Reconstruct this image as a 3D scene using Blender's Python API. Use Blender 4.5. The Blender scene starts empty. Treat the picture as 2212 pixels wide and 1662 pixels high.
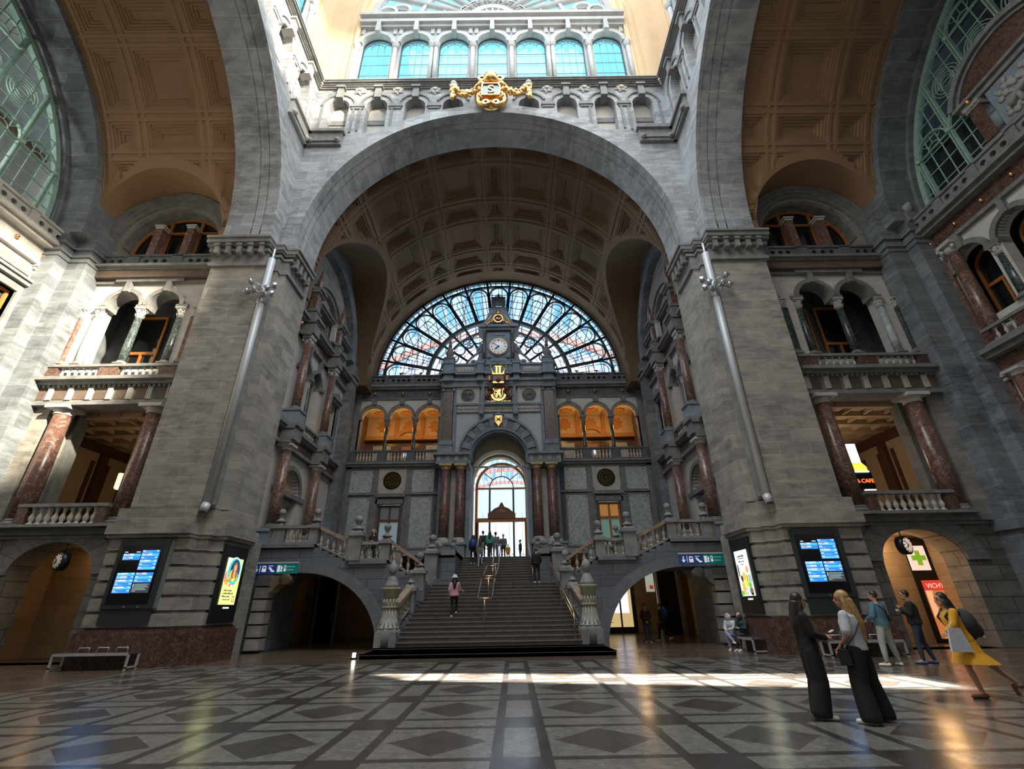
import bpy, bmesh, math, random
from math import pi, sin, cos, sqrt, radians as R_
from mathutils import Matrix, Vector
random.seed(7)
COL = bpy.context.scene.collection
ID = Matrix.Identity(4)
def T(x=0, y=0, z=0): return Matrix.Translation((x, y, z))
def RZ(d): return Matrix.Rotation(R_(d), 4, 'Z')
def RX(d): return Matrix.Rotation(R_(d), 4, 'X')
def RY(d): return Matrix.Rotation(R_(d), 4, 'Y')

# ------------------------------------------------------------------ materials
def nt(name):
    m = bpy.data.materials.new(name); m.use_nodes = True
    t = m.node_tree; b = t.nodes['Principled BSDF']
    return m, t, b
def plain(name, col, rough=.6, metal=0., emit=0., ecol=None, spec=.5):
    m, t, b = nt(name)
    b.inputs['Base Color'].default_value = (*col, 1); b.inputs['Roughness'].default_value = rough
    b.inputs['Metallic'].default_value = metal; b.inputs['Specular IOR Level'].default_value = spec
    if emit: b.inputs['Emission Color'].default_value = (*(ecol or col), 1); b.inputs['Emission Strength'].default_value = emit
    return m
def N(t, kind, **kw):
    n = t.nodes.new(kind)
    for k, v in kw.items():
        if k in n.inputs: n.inputs[k].default_value = v
        else: setattr(n, k, v)
    return n
def mathn(t, op, a, b=None, c=None):
    n = t.nodes.new('ShaderNodeMath'); n.operation = op
    for i, v in enumerate((a, b, c)):
        if v is None: continue
        if isinstance(v, (int, float)): n.inputs[i].default_value = v
        else: t.links.new(v, n.inputs[i])
    return n.outputs[0]
def ramp(t, fac, stops):
    n = t.nodes.new('ShaderNodeValToRGB'); e = n.color_ramp.elements
    while len(e) < len(stops): e.new(.5)
    for el, (p, c) in zip(e, stops): el.position = p; el.color = (*c, 1)
    t.links.new(fac, n.inputs[0]); return n.outputs[0]
def mixc(t, fac, a, b, mode='MIX'):
    n = t.nodes.new('ShaderNodeMix'); n.data_type = 'RGBA'; n.blend_type = mode
    for s, v in ((n.inputs['Factor'], fac), (n.inputs[6], a), (n.inputs[7], b)):
        if isinstance(v, (int, float)): s.default_value = v
        elif isinstance(v, tuple): s.default_value = (*v, 1)
        else: t.links.new(v, s)
    return n.outputs[2]
def worldpos(t):
    g = t.nodes.new('ShaderNodeNewGeometry'); s = t.nodes.new('ShaderNodeSeparateXYZ')
    t.links.new(g.outputs['Position'], s.inputs[0]); return g.outputs['Position'], s.outputs
def combine(t, x, y, z=0):
    n = t.nodes.new('ShaderNodeCombineXYZ')
    for i, v in enumerate((x, y, z)):
        if isinstance(v, (int, float)): n.inputs[i].default_value = v
        else: t.links.new(v, n.inputs[i])
    return n.outputs[0]
def ashlar(name, c1, c2, mortar, bw=1.0, bh=.45, msize=.012, stain=.55, rough=.75, scale_noise=.6, bump=.35, dark=(.02,.02,.025)):
    m, t, b = nt(name)
    pos, s = worldpos(t)
    v = combine(t, mathn(t, 'ADD', s[0], s[1]), s[2])
    br = N(t, 'ShaderNodeTexBrick', Scale=1.0)
    br.inputs['Brick Width'].default_value = bw; br.inputs['Row Height'].default_value = bh
    br.inputs['Mortar Size'].default_value = msize; br.inputs['Mortar Smooth'].default_value = .3
    br.inputs['Color1'].default_value = (*c1, 1); br.inputs['Color2'].default_value = (*c2, 1); br.inputs['Mortar'].default_value = (*mortar, 1)
    t.links.new(v, br.inputs['Vector'])
    no = N(t, 'ShaderNodeTexNoise', Scale=scale_noise, Detail=6., Roughness=.65); t.links.new(pos, no.inputs['Vector'])
    # streaky stains: stretched noise
    mp = t.nodes.new('ShaderNodeMapping'); mp.inputs['Scale'].default_value = (.8, .8, 2.6); t.links.new(pos, mp.inputs[0])
    n2 = N(t, 'ShaderNodeTexNoise', Scale=1.3, Detail=8., Roughness=.7); t.links.new(mp.outputs[0], n2.inputs['Vector'])
    st = ramp(t, n2.outputs['Fac'], [(.38, (0, 0, 0)), (.62, (1, 1, 1))])
    st2 = ramp(t, no.outputs['Fac'], [(.3, (0, 0, 0)), (.7, (1, 1, 1))])
    f = mathn(t, 'MULTIPLY', mathn(t, 'MULTIPLY', mathn(t, 'SUBTRACT', 1., st), mathn(t, 'SUBTRACT', 1.15, st2)), stain)
    c = mixc(t, f, br.outputs['Color'], dark)
    t.links.new(c, b.inputs['Base Color']); b.inputs['Roughness'].default_value = rough
    bp = t.nodes.new('ShaderNodeBump'); bp.inputs['Strength'].default_value = bump; bp.inputs['Distance'].default_value = .03
    t.links.new(mathn(t, 'SUBTRACT', mathn(t, 'MULTIPLY', n2.outputs['Fac'], .4), br.outputs['Fac']), bp.inputs['Height'])
    t.links.new(bp.outputs[0], b.inputs['Normal']); return m
def veined(name, base, vein, vein2=None, scale=3., rough=.3, thr=.035, noise2=5., mixb=None):
    m, t, b = nt(name)
    pos, s = worldpos(t)
    n1 = N(t, 'ShaderNodeTexNoise', Scale=scale, Detail=7., Roughness=.6, Distortion=1.2); t.links.new(pos, n1.inputs['Vector'])
    d = mathn(t, 'ABSOLUTE', mathn(t, 'SUBTRACT', n1.outputs['Fac'], .5))
    f = ramp(t, d, [(0., (1, 1, 1)), (thr, (0, 0, 0))])
    n2 = N(t, 'ShaderNodeTexNoise', Scale=noise2, Detail=4.); t.links.new(pos, n2.inputs['Vector'])
    c0 = mixc(t, ramp(t, n2.outputs['Fac'], [(.35, (0, 0, 0)), (.65, (1, 1, 1))]), base, mixb or tuple(.6*v for v in base))
    c = mixc(t, mathn(t, 'MULTIPLY', f, .8), c0, vein)
    if vein2:
        n3 = N(t, 'ShaderNodeTexNoise', Scale=scale*2.3, Detail=5., Distortion=2.); t.links.new(pos, n3.inputs['Vector'])
        f3 = ramp(t, mathn(t, 'ABSOLUTE', mathn(t, 'SUBTRACT', n3.outputs['Fac'], .52)), [(0., (1, 1, 1)), (.03, (0, 0, 0))])
        c = mixc(t, mathn(t, 'MULTIPLY', f3, .6), c, vein2)
    t.links.new(c, b.inputs['Base Color']); b.inputs['Roughness'].default_value = rough; return m
def mottled(name, a, c, scale=2., rough=.8, metal=0., bump=.15, detail=6.):
    m, t, b = nt(name)
    pos, s = worldpos(t)
    n1 = N(t, 'ShaderNodeTexNoise', Scale=scale, Detail=detail, Roughness=.65); t.links.new(pos, n1.inputs['Vector'])
    t.links.new(ramp(t, n1.outputs['Fac'], [(.3, a), (.7, c)]), b.inputs['Base Color'])
    b.inputs['Roughness'].default_value = rough; b.inputs['Metallic'].default_value = metal
    bp = t.nodes.new('ShaderNodeBump'); bp.inputs['Strength'].default_value = bump; bp.inputs['Distance'].default_value = .02
    t.links.new(n1.outputs['Fac'], bp.inputs['Height']); t.links.new(bp.outputs[0], b.inputs['Normal']); return m
def glassm(name, col=(.8, .9, 1.), alpha=.12, rough=.05):
    m, t, b = nt(name)
    tr = t.nodes.new('ShaderNodeBsdfTransparent'); tr.inputs[0].default_value = (*col, 1)
    gl = t.nodes.new('ShaderNodeBsdfGlossy'); gl.inputs['Roughness'].default_value = rough
    mx = t.nodes.new('ShaderNodeMixShader'); mx.inputs[0].default_value = alpha
    t.links.new(tr.outputs[0], mx.inputs[1]); t.links.new(gl.outputs[0], mx.inputs[2])
    t.links.new(mx.outputs[0], t.nodes['Material Output'].inputs[0]); return m

M = {}
M['stone'] = ashlar('grey_ashlar', (.36, .335, .30), (.26, .245, .225), (.43, .40, .36), bw=1.25, bh=.52, msize=.012, stain=.62)
M['blue'] = ashlar('blue_grey_ashlar', (.24, .265, .29), (.155, .175, .20), (.33, .35, .37), bw=1.15, bh=.62, msize=.012, stain=.72, scale_noise=.35, bump=.2)
M['archstone'] = ashlar('arch_ashlar', (.42, .44, .46), (.29, .31, .335), (.52, .54, .56), bw=1.0, bh=.7, msize=.012, stain=.6, scale_noise=.3, bump=.2)
M['pale'] = ashlar('white_block_wall', (.62, .60, .57), (.56, .54, .52), (.42, .41, .4), bw=.8, bh=.36, msize=.008, stain=.15, rough=.55, bump=.08)
M['rustic'] = ashlar('rusticated_stone', (.21, .20, .185), (.15, .145, .135), (.085, .08, .075), bw=1.5, bh=.55, msize=.02, stain=.6, bump=.9)
M['bridge'] = ashlar('stair_side_ashlar', (.15, .165, .19), (.105, .115, .135), (.06, .065, .075), bw=1.3, bh=.47, msize=.014, stain=.45, bump=.7)
M['corridor'] = ashlar('corridor_ashlar', (.42, .31, .18), (.33, .24, .14), (.25, .17, .09), bw=1.1, bh=.5, msize=.01, stain=.2)
M['red'] = veined('red_marble', (.175, .088, .07), (.48, .36, .30), None, scale=2.6, rough=.28, thr=.02, noise2=6., mixb=(.10, .055, .046))
M['redbase'] = veined('red_marble_plinth', (.10, .052, .042), (.28, .18, .14), None, scale=4.5, rough=.3, thr=.03, noise2=9., mixb=(.06, .03, .025))
M['green'] = veined('dark_green_marble', (.05, .065, .065), (.2, .26, .26), None, scale=3., rough=.22, thr=.02)
M['white_marble'] = veined('veined_white_marble', (.56, .60, .60), (.22, .27, .30), (.14, .2, .24), scale=2.2, rough=.4, thr=.05, mixb=(.42, .47, .48))
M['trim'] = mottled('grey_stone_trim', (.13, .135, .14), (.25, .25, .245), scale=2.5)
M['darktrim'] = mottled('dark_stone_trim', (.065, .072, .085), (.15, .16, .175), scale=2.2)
M['portal'] = mottled('blue_limestone', (.14, .175, .215), (.27, .315, .365), scale=1.6)
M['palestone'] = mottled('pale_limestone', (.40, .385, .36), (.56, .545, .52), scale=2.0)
M['cream'] = mottled('cream_plaster', (.52, .37, .22), (.60, .44, .28), scale=.5, bump=.03)
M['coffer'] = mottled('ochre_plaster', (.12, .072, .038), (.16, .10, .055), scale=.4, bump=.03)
M['coffer_side'] = mottled('ochre_plaster_side', (.25, .15, .08), (.31, .19, .105), scale=.4, bump=.03)  # lighter copy of the ochre plaster; brighter side-arm light put into the colour
M['whitestone'] = mottled('light_limestone', (.28, .278, .27), (.38, .375, .365), scale=1.5)
M['gold'] = mottled('gilding', (.72, .38, .10), (1., .66, .30), scale=9., rough=.28, metal=1., bump=.4)
M['brass'] = plain('brass_rail', (.55, .36, .2), .25, 1.)
M['bronze'] = mottled('dark_bronze', (.05, .035, .02), (.22, .15, .06), scale=12., rough=.4, metal=.8)
M['iron'] = plain('dark_iron', (.018, .03, .035), .5, .3)
M['verdigris'] = mottled('pale_green_iron', (.22, .38, .32), (.42, .6, .5), scale=4., rough=.5)
M['wood'] = mottled('orange_oak', (.33, .12, .03), (.5, .2, .05), scale=8., rough=.45)
M['brownwood'] = mottled('brown_wood', (.13, .05, .025), (.2, .085, .045), scale=8., rough=.45)
M['glass'] = glassm('window_glass', (.86, .93, 1.), .06)
M['skyglass'] = glassm('clerestory_glass', (.72, .95, 1.), .03)
M['darkglass'] = plain('dark_glass', (.012, .014, .016), .08)
M['milkglass'] = plain('frosted_glass', (.32, .42, .45), .4, emit=.25, ecol=(.35, .5, .55))
M['tealglass'] = plain('teal_frosted_glass', (.2, .36, .32), .4, emit=.22, ecol=(.25, .48, .42))
M['steel'] = plain('brushed_steel', (.42, .44, .46), .4, .8)
M['galv'] = plain('galvanised_metal', (.42, .44, .46), .5, .25)
M['black'] = plain('black_metal', (.012, .016, .017), .35)
M['anthracite'] = plain('anthracite_panel', (.03, .038, .04), .4)
M['screenblack'] = plain('screen_black', (.006, .006, .01), .15)
M['warm'] = plain('warm_lamp', (1, .75, .4), .5, emit=3., ecol=(1, .62, .28))
M['whitelamp'] = plain('white_lamp', (1, .95, .9), .5, emit=14., ecol=(1, .93, .8))
M['dial'] = plain('white_dial', (.6, .64, .68), .6, emit=.3, ecol=(.8, .88, .95))  # faint bluish glow added so the dial reads white
M['warmdial'] = plain('warm_dial', (.9, .85, .75), .4, emit=.5, ecol=(1, .8, .6))
M['reddark'] = plain('brown_red_paint', (.10, .045, .03), .5)
def emis(name, c, s=1.): return plain(name, tuple(.2*v for v in c), .5, emit=s, ecol=c)

# floor: grid of bands with a lozenge in every panel
def floor_mat():
    m, t, b = nt('marble_floor_pattern')
    pos, s = worldpos(t)
    P = 2.17
    def cell(v, off):
        k = mathn(t, 'DIVIDE', mathn(t, 'SUBTRACT', v, off), P)
        return mathn(t, 'MULTIPLY', mathn(t, 'SUBTRACT', mathn(t, 'FRACT', k), .5), P)   # -P/2..P/2 around panel centre
    cx = mathn(t, 'ABSOLUTE', cell(s[0], -1.185)); cy = mathn(t, 'ABSOLUTE', cell(s[1], -.18))
    hp = P/2
    def strip(c):  # dark double strip beside the band (band half width .31)
        a = mathn(t, 'GREATER_THAN', c, hp-.36); bb = mathn(t, 'LESS_THAN', c, hp-.22)
        return mathn(t, 'MULTIPLY', a, bb)
    dx, dy = strip(cx), strip(cy)
    dark = mathn(t, 'MAXIMUM', dx, dy)
    bandx = mathn(t, 'GREATER_THAN', cx, hp-.22); bandy = mathn(t, 'GREATER_THAN', cy, hp-.22)
    cross = mathn(t, 'MULTIPLY', bandx, bandy)
    loz = mathn(t, 'LESS_THAN', mathn(t, 'ADD', mathn(t, 'DIVIDE', cx, .64), mathn(t, 'DIVIDE', cy, .64)), 1.)
    n1 = N(t, 'ShaderNodeTexNoise', Scale=.9, Detail=8., Roughness=.7); t.links.new(pos, n1.inputs['Vector'])
    n2 = N(t, 'ShaderNodeTexNoise', Scale=6., Detail=6., Roughness=.6, Distortion=1.); t.links.new(pos, n2.inputs['Vector'])
    pale = ramp(t, n2.outputs['Fac'], [(.3, (.12, .112, .098)), (.7, (.225, .212, .185))])
    drk = ramp(t, n2.outputs['Fac'], [(.3, (.03, .027, .025)), (.7, (.065, .056, .05))])
    lz = ramp(t, n2.outputs['Fac'], [(.3, (.045, .04, .036)), (.7, (.085, .072, .065))])
    c = mixc(t, loz, pale, lz); c = mixc(t, dark, c, drk); c = mixc(t, cross, c, drk)
    ins = mathn(t, 'MULTIPLY', mathn(t, 'LESS_THAN', mathn(t, 'ABSOLUTE', s[0]), 10.5),
                mathn(t, 'MULTIPLY', mathn(t, 'LESS_THAN', s[1], 17.6), mathn(t, 'GREATER_THAN', s[1], -3.)))
    out = ramp(t, n2.outputs['Fac'], [(.3, (.075, .05, .035)), (.7, (.12, .085, .06))])
    # pale joint lines of the plain surround
    jy = mathn(t, 'LESS_THAN', mathn(t, 'FRACT', mathn(t, 'DIVIDE', s[1], 1.55)), .045)
    out = mixc(t, jy, out, (.22, .17, .12))
    c = mixc(t, ins, out, c)
    c = mixc(t, mathn(t, 'MULTIPLY', n1.outputs['Fac'], .22), c, (.04, .037, .035))
    t.links.new(c, b.inputs['Base Color'])
    t.links.new(ramp(t, n1.outputs['Fac'], [(.3, (.14, .14, .14)), (.75, (.32, .32, .32))]), b.inputs['Roughness'])
    b.inputs['Specular IOR Level'].default_value = .55
    return m
M['browntrim'] = mottled('brown_frieze_stone', (.085, .06, .045), (.15, .11, .085), scale=2.5)
M['floor'] = floor_mat()
M['step'] = mottled('dark_stair_stone', (.07, .06, .056), (.12, .105, .098), scale=5., rough=.38)
M['nosing'] = mottled('worn_stair_edge', (.19, .18, .17), (.27, .26, .24), scale=6., rough=.35)

# ------------------------------------------------------------------ mesh builder
class MB:
    def __init__(s): s.v = []; s.f = []; s.sm = []; s.mi = []; s.cur = 0
    def add(s, vs, fs, smooth=False, M=None):
        o = len(s.v)
        s.v += [tuple(M @ Vector(v)) for v in vs] if M is not None else [tuple(v) for v in vs]
        s.f += [tuple(i+o for i in f) for f in fs]; s.sm += [smooth]*len(fs); s.mi += [s.cur]*len(fs); return s
    def box(s, x0, x1, y0, y1, z0, z1, M=None):
        if x0 > x1: x0, x1 = x1, x0
        if y0 > y1: y0, y1 = y1, y0
        if z0 > z1: z0, z1 = z1, z0
        return s.add([(x0,y0,z0),(x1,y0,z0),(x1,y1,z0),(x0,y1,z0),(x0,y0,z1),(x1,y0,z1),(x1,y1,z1),(x0,y1,z1)],
            [(0,3,2,1),(4,5,6,7),(0,1,5,4),(1,2,6,5),(2,3,7,6),(3,0,4,7)], M=M)
    def taper(s, x0, x1, y0, y1, z0, z1, d, dy=None, M=None):   # box whose top is inset by d
        dy = d if dy is None else dy
        return s.add([(x0,y0,z0),(x1,y0,z0),(x1,y1,z0),(x0,y1,z0),(x0+d,y0+dy,z1),(x1-d,y0+dy,z1),(x1-d,y1-dy,z1),(x0+d,y1-dy,z1)],
            [(0,3,2,1),(4,5,6,7),(0,1,5,4),(1,2,6,5),(2,3,7,6),(3,0,4,7)], M=M)
    def lathe(s, prof, cx=0, cy=0, seg=16, cz=0, M=None, a0=0, a1=2*pi, smooth=True, sx=1., sy=1.):
        full = abs(a1-a0-2*pi) < 1e-6; n = seg if full else seg+1
        vs = [(cx+r*sx*cos(a0+(a1-a0)*i/seg), cy+r*sy*sin(a0+(a1-a0)*i/seg), cz+z) for r, z in prof for i in range(n)]
        fs = []
        for j in range(len(prof)-1):
            for i in range(seg):
                k = (i+1) % n if full else i+1
                fs.append((j*n+i, j*n+k, (j+1)*n+k, (j+1)*n+i))
        if full: fs += [tuple(range(n-1, -1, -1)), tuple((len(prof)-1)*n+i for i in range(n))]
        return s.add(vs, fs, smooth, M)
    def sphere(s, c, r, seg=14, rings=9, M=None, sc=(1,1,1)):
        vs = [(c[0], c[1], c[2]-r*sc[2])]; fs = []
        for j in range(1, rings):
            a = -pi/2+pi*j/rings
            vs += [(c[0]+r*sc[0]*cos(a)*cos(2*pi*i/seg), c[1]+r*sc[1]*cos(a)*sin(2*pi*i/seg), c[2]+r*sc[2]*sin(a)) for i in range(seg)]
        vs.append((c[0], c[1], c[2]+r*sc[2])); L = len(vs)-1
        for i in range(seg):
            k = (i+1) % seg
            fs.append((0, 1+k, 1+i)); fs.append((L, L-seg+i, L-seg+k))
            for j in range(rings-2): fs.append((1+j*seg+i, 1+j*seg+k, 1+(j+1)*seg+k, 1+(j+1)*seg+i))
        return s.add(vs, fs, True, M)
    def prism(s, poly, y0, y1, M=None, smooth=False):   # polygon in the xz plane, extruded along y
        n = len(poly)
        vs = [(x, y0, z) for x, z in poly]+[(x, y1, z) for x, z in poly]
        fs = [tuple(range(n)), tuple(range(2*n-1, n-1, -1))]+[(i, (i+1) % n+0, (i+1) % n+n, i+n)[::-1] for i in range(n)]
        return s.add(vs, fs, smooth, M)
    def plan(s, poly, z0, z1, M=None):                 # polygon in plan, extruded up
        n = len(poly)
        vs = [(x, y, z0) for x, y in poly]+[(x, y, z1) for x, y in poly]
        fs = [tuple(range(n-1, -1, -1)), tuple(range(n, 2*n))]+[(i, (i+1) % n, (i+1) % n+n, i+n) for i in range(n)]
        return s.add(vs, fs, M=M)
    def arch(s, cx, cz, r0, r1, y0, y1, a0=0, a1=pi, seg=24, M=None, sz=1.):   # ring segment in xz plane
        vs = []; fs = []
        for i in range(seg+1):
            a = a0+(a1-a0)*i/seg; c, q = cos(a), sin(a)*sz
            vs += [(cx+r0*c, y0, cz+r0*q), (cx+r1*c, y0, cz+r1*q), (cx+r1*c, y1, cz+r1*q), (cx+r0*c, y1, cz+r0*q)]
        for i in range(seg):
            b = 4*i
            for k in range(4):
                fs.append((b+k, b+(k+1) % 4, b+4+(k+1) % 4, b+4+k))
        fs += [(3, 2, 1, 0), (4*seg, 4*seg+1, 4*seg+2, 4*seg+3)]
        return s.add(vs, fs, False, M)
    def tube(s, pts, r, seg=8, M=None, closed=False, flat=1.):
        pts = [Vector(p) for p in pts]; n = len(pts); vs = []; fs = []
        up = None
        for i, p in enumerate(pts):
            d = (pts[(i+1) % n]-pts[i-1]) if closed else (pts[min(i+1, n-1)]-pts[max(i-1, 0)])
            d.normalize()
            if up is None: up = Vector((0, 0, 1)) if abs(d.z) < .9 else Vector((0, 1, 0))
            x = d.cross(up).normalized(); y = x.cross(d).normalized(); up = y
            rr = r[i] if isinstance(r, (list, tuple)) else r
            vs += [tuple(p+x*rr*cos(2*pi*k/seg)+y*rr*flat*sin(2*pi*k/seg)) for k in range(seg)]
        for i in range(n if closed else n-1):
            j = (i+1) % n
            for k in range(seg):
                q = (k+1) % seg; fs.append((i*seg+k, i*seg+q, j*seg+q, j*seg+k))
        if not closed: fs += [tuple(range(seg-1, -1, -1)), tuple((n-1)*seg+k for k in range(seg))]
        return s.add(vs, fs, True, M)
    def bar(s, p, q, w, d=None, M=None):    # square bar between two points
        return s.tube([p, q], (w if d is None else w)*.7071, 4, M=M)
    def flat(s, polys, y0, y1, M=None):     # filled outline with holes, xz plane
        cu = bpy.data.curves.new('tmp', 'CURVE'); cu.dimensions = '2D'; cu.fill_mode = 'BOTH'; cu.extrude = abs(y1-y0)/2
        for poly in polys:
            sp = cu.splines.new('POLY'); sp.points.add(len(poly)-1); sp.use_cyclic_u = True
            for i, (x, z) in enumerate(poly): sp.points[i].co = (x, z, 0, 1)
        o = bpy.data.objects.new('tmp', cu); COL.objects.link(o)
        me = bpy.data.meshes.new_from_object(o.evaluated_get(bpy.context.evaluated_depsgraph_get()))
        ym = (y0+y1)/2
        s.add([(v.co.x, ym-v.co.z, v.co.y) for v in me.vertices], [tuple(p.vertices) for p in me.polygons], False, M)
        bpy.data.objects.remove(o); bpy.data.curves.remove(cu); bpy.data.meshes.remove(me); return s
    def text(s, body, size, x, z, y0, y1, M=None, align='CENTER', sx=1.):
        cu = bpy.data.curves.new('tmp', 'FONT'); cu.body = body; cu.size = size; cu.align_x = align; cu.extrude = abs(y1-y0)/2; cu.resolution_u = 3
        o = bpy.data.objects.new('tmp', cu); COL.objects.link(o)
        me = bpy.data.meshes.new_from_object(o.evaluated_get(bpy.context.evaluated_depsgraph_get()))
        ym = (y0+y1)/2
        s.add([(x+v.co.x*sx, ym-v.co.z, z+v.co.y) for v in me.vertices], [tuple(p.vertices) for p in me.polygons], False, M)
        bpy.data.objects.remove(o); bpy.data.curves.remove(cu); bpy.data.meshes.remove(me); return s
    def mesh(s, name, mats):
        me = bpy.data.meshes.new(name); me.from_pydata(s.v, [], s.f)
        for i, f in enumerate(me.polygons): f.use_smooth = s.sm[i]; f.material_index = s.mi[i]
        for m in (mats if isinstance(mats, (list, tuple)) else [mats]): me.materials.append(M[m] if isinstance(m, str) else m)
        me.validate(); me.update(); return me
    def build(s, name, mat, parent=None, fr=None):
        o = bpy.data.objects.new(name, s.mesh(name, mat)); COL.objects.link(o)
        if parent is not None: o.parent = parent
        if fr is not None: o.matrix_local = fr
        return o
def archpoly(cx, hw, zb, zs, n=18, sz=1.):
    return [(cx-hw, zb), (cx+hw, zb)]+[(cx+hw*cos(pi*i/n), zs+hw*sz*sin(pi*i/n)) for i in range(n+1)]
def rect(x0, x1, z0, z1): return [(x0, z0), (x1, z0), (x1, z1), (x0, z1)]
def circ(cx, cz, r, n=24): return [(cx+r*cos(2*pi*i/n), cz+r*sin(2*pi*i/n)) for i in range(n)]
def tag(o, label=None, cat=None, group=None, kind=None):
    if label: o['label'] = label
    if cat: o['category'] = cat
    if group: o['group'] = group
    if kind: o['kind'] = kind
    return o
def struct(name, mb, mat, fr=None, label=None, cat=None, parent=None):
    o = mb.build(name, mat, parent, fr)
    if parent is None: tag(o, label, cat, kind='structure')
    return o
def thing(name, label, cat, fr=ID, group=None):
    e = bpy.data.objects.new(name, None); COL.objects.link(e); e.matrix_world = fr; e.empty_display_size = .2
    return tag(e, label, cat, group)
def copy_tree(o, fr=None, parent=None, label=None, group=None):
    c = o.copy(); COL.objects.link(c)
    if parent is not None: c.parent = parent
    if fr is not None: c.matrix_world = fr
    if label: c['label'] = label
    if group: c['group'] = group
    for ch in list(o.children): copy_tree(ch, parent=c)
    return c
CR = T(0, 7.4, 0)
# ------------------------------------------------------------------ shell
mb = MB().box(-34, 34, -8, 60, -.3, 0); f = struct('floor', mb, 'floor')
ZC, RA, ZS = 18.67, 9.93, 17.9      # great arches: centre height, radius, springing
FR = {'front': CR, 'left': CR @ RZ(90), 'right': CR @ RZ(-90)}
def great_arch_outline(r, x, z1, n=48):
    return [(-x, ZS), (-r, ZS)]+[(-r*cos(pi*i/n), ZC+r*sin(pi*i/n)) for i in range(n+1)]+[(r, ZS), (x, ZS), (x, z1), (-x, z1)]
def ring_z(x, r): return ZC+sqrt(max(0, r*r-x*x))
def crossing_wall(side):
    fr = FR[side]
    outer = great_arch_outline(RA, 10.8, 31.2)
    holes = []
    for k in range(-4, 5):
        cx = 2.33*k; hw = .63; zs = 29.45
        bot = [(x, max(26.95, ring_z(x, 10.7))) for x in [cx-hw+2*hw*i/8 for i in range(9)]]
        if max(z for _, z in bot) > 29.4 : zs = max(z for _, z in bot)+.06
        top = [(cx+hw*cos(pi*i/14), zs+(30.08-zs)*sin(pi*i/14)) for i in range(15)]
        holes.append(bot+top)
    w = MB(); w.flat([outer]+holes, 10.8, 11.35)
    w.flat([outer], 11.75, 13.1)
    struct('wall_'+side, w, 'archstone', fr)
    p = MB().flat([great_arch_outline(RA+.3, 10.7, 31.1)], 11.35, 11.75); struct('wall_'+side, p, 'palestone', fr)
    t = MB()
    t.arch(0, ZC, RA-.02, 10.62, 10.72, 10.9, seg=48)
    for s in (-1, 1): t.box(s*(RA-.02), s*10.62, 10.72, 10.9, ZS, ZC)
    t.arch(0, ZC, RA, RA+.5, 11.3, 11.8, seg=48)
    for s in (-1, 1): t.box(s*RA, s*(RA+.5), 11.3, 11.8, ZS, ZC)
    struct('trim_1', t, 'archstone', fr)
    t = MB()
    for k in range(-4, 5):
        cx = 2.33*k
        vis = 0 if abs(k) < 1 else 1
        a0 = 0
        if abs(k) <= 1: a0 = .35
        for (r0, r1, y) in ((.63, .80, 11.05), (.80, .95, 10.93), (.95, 1.08, 10.72)):
            t.arch(cx, 29.45, r0, r1, y, 11.36, a0, pi-a0, 16)
        t.taper(cx-.2, cx+.2, 10.55, 11.2, 29.95, 30.9, .02); t.box(cx-.28, cx+.28, 10.47, 11.2, 30.85, 31.0)
        if abs(k) >= 3:
            zb = 26.95 if abs(k) == 4 else ring_z(abs(cx)-.3, 10.75)
            for s in (-1, 1):
                zz = max(zb, ring_z(cx+s*.9, 10.68))
                if zz < 29.2:
                    t.box(cx+s*.66, cx+s*.84, 10.86, 11.3, zz, 29.45); t.box(cx+s*.9, cx+s*1.02, 10.74, 11.3, zz, 29.45)
        for (z0, z1) in ((28.35, 28.75), (27.3, 27.65)):
            if z0 > ring_z(abs(cx)-.6, 10.75): t.box(cx-.62, cx+.62, 11.28, 11.4, z0, z1)
    for k in range(-4, 4):
        cx = 2.33*(k+.5)
        if abs(cx) > 1.5: t.box(cx-.42, cx+.42, 10.68, 11.2, 29.25, 29.5); t.box(cx-.36, cx+.36, 10.73, 11.2, 29.08, 29.25)
    for s in (-1, 1):
        x0, x1 = sorted((s*8.55, s*10.7))
        t.box(x0, x1, 10.45, 11.3, 26.72, 26.95); t.box(x0+.1, x1-.1, 10.6, 11.3, 25.75, 26.72)
        t.box(x0+.45, x1-.45, 10.52, 10.62, 25.95, 26.1)
        for q in (x0+.3, x1-.3): t.sphere((q, 10.55, 26.02), .17, 10, 7)
    struct('trim_2', t, 'trim' if side != 'left' else 'palestone', fr)
    # cornice
    t = MB()
    for (z0, z1, y) in ((31.0, 31.1, 10.7), (31.1, 31.18, 10.62), (31.18, 31.26, 10.55), (31.26, 31.36, 10.42), (31.36, 31.44, 10.36), (31.44, 31.6, 10.52)):
        t.box(-(y), y, y, 12.2, z0, z1)
    struct('trim_3', t, 'trim', fr)
    t = MB()
    for k in range(-12, 13): t.box(k*.83-.03, k*.83+.03, 10.47, 10.55, 31.42, 31.6)
    for k in range(-6, 7): t.sphere((k*1.75, 10.48, 31.53), .12, 8, 6, sc=(1.3, .5, 1))
    struct('trim_4', t, 'whitestone', fr)
    # clerestory
    wx = [2.76*k for k in range(-3, 4)]
    w = MB(); w.flat([rect(-9.6, 9.6, 31.2, 40.2)]+[archpoly(x, 1.06, 31.7, 38.25) for x in wx], 12.1, 12.6)
    w.box(-9.7, 9.7, 11.85, 12.6, 40.15, 40.45); w.box(-9.7, 9.7, 11.65, 12.6, 40.45, 40.8); w.box(-9.75, 9.75, 11.5, 12.6, 41.1, 41.4); w.box(-9.65, 9.65, 11.8, 12.6, 40.8, 41.1)
    for x in wx:
        w.arch(x, 38.25, 1.04, 1.36, 11.85, 12.2, seg=18); w.taper(x-.17, x+.17, 11.6, 12.2, 39.25, 40.5, 0.03)
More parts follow.
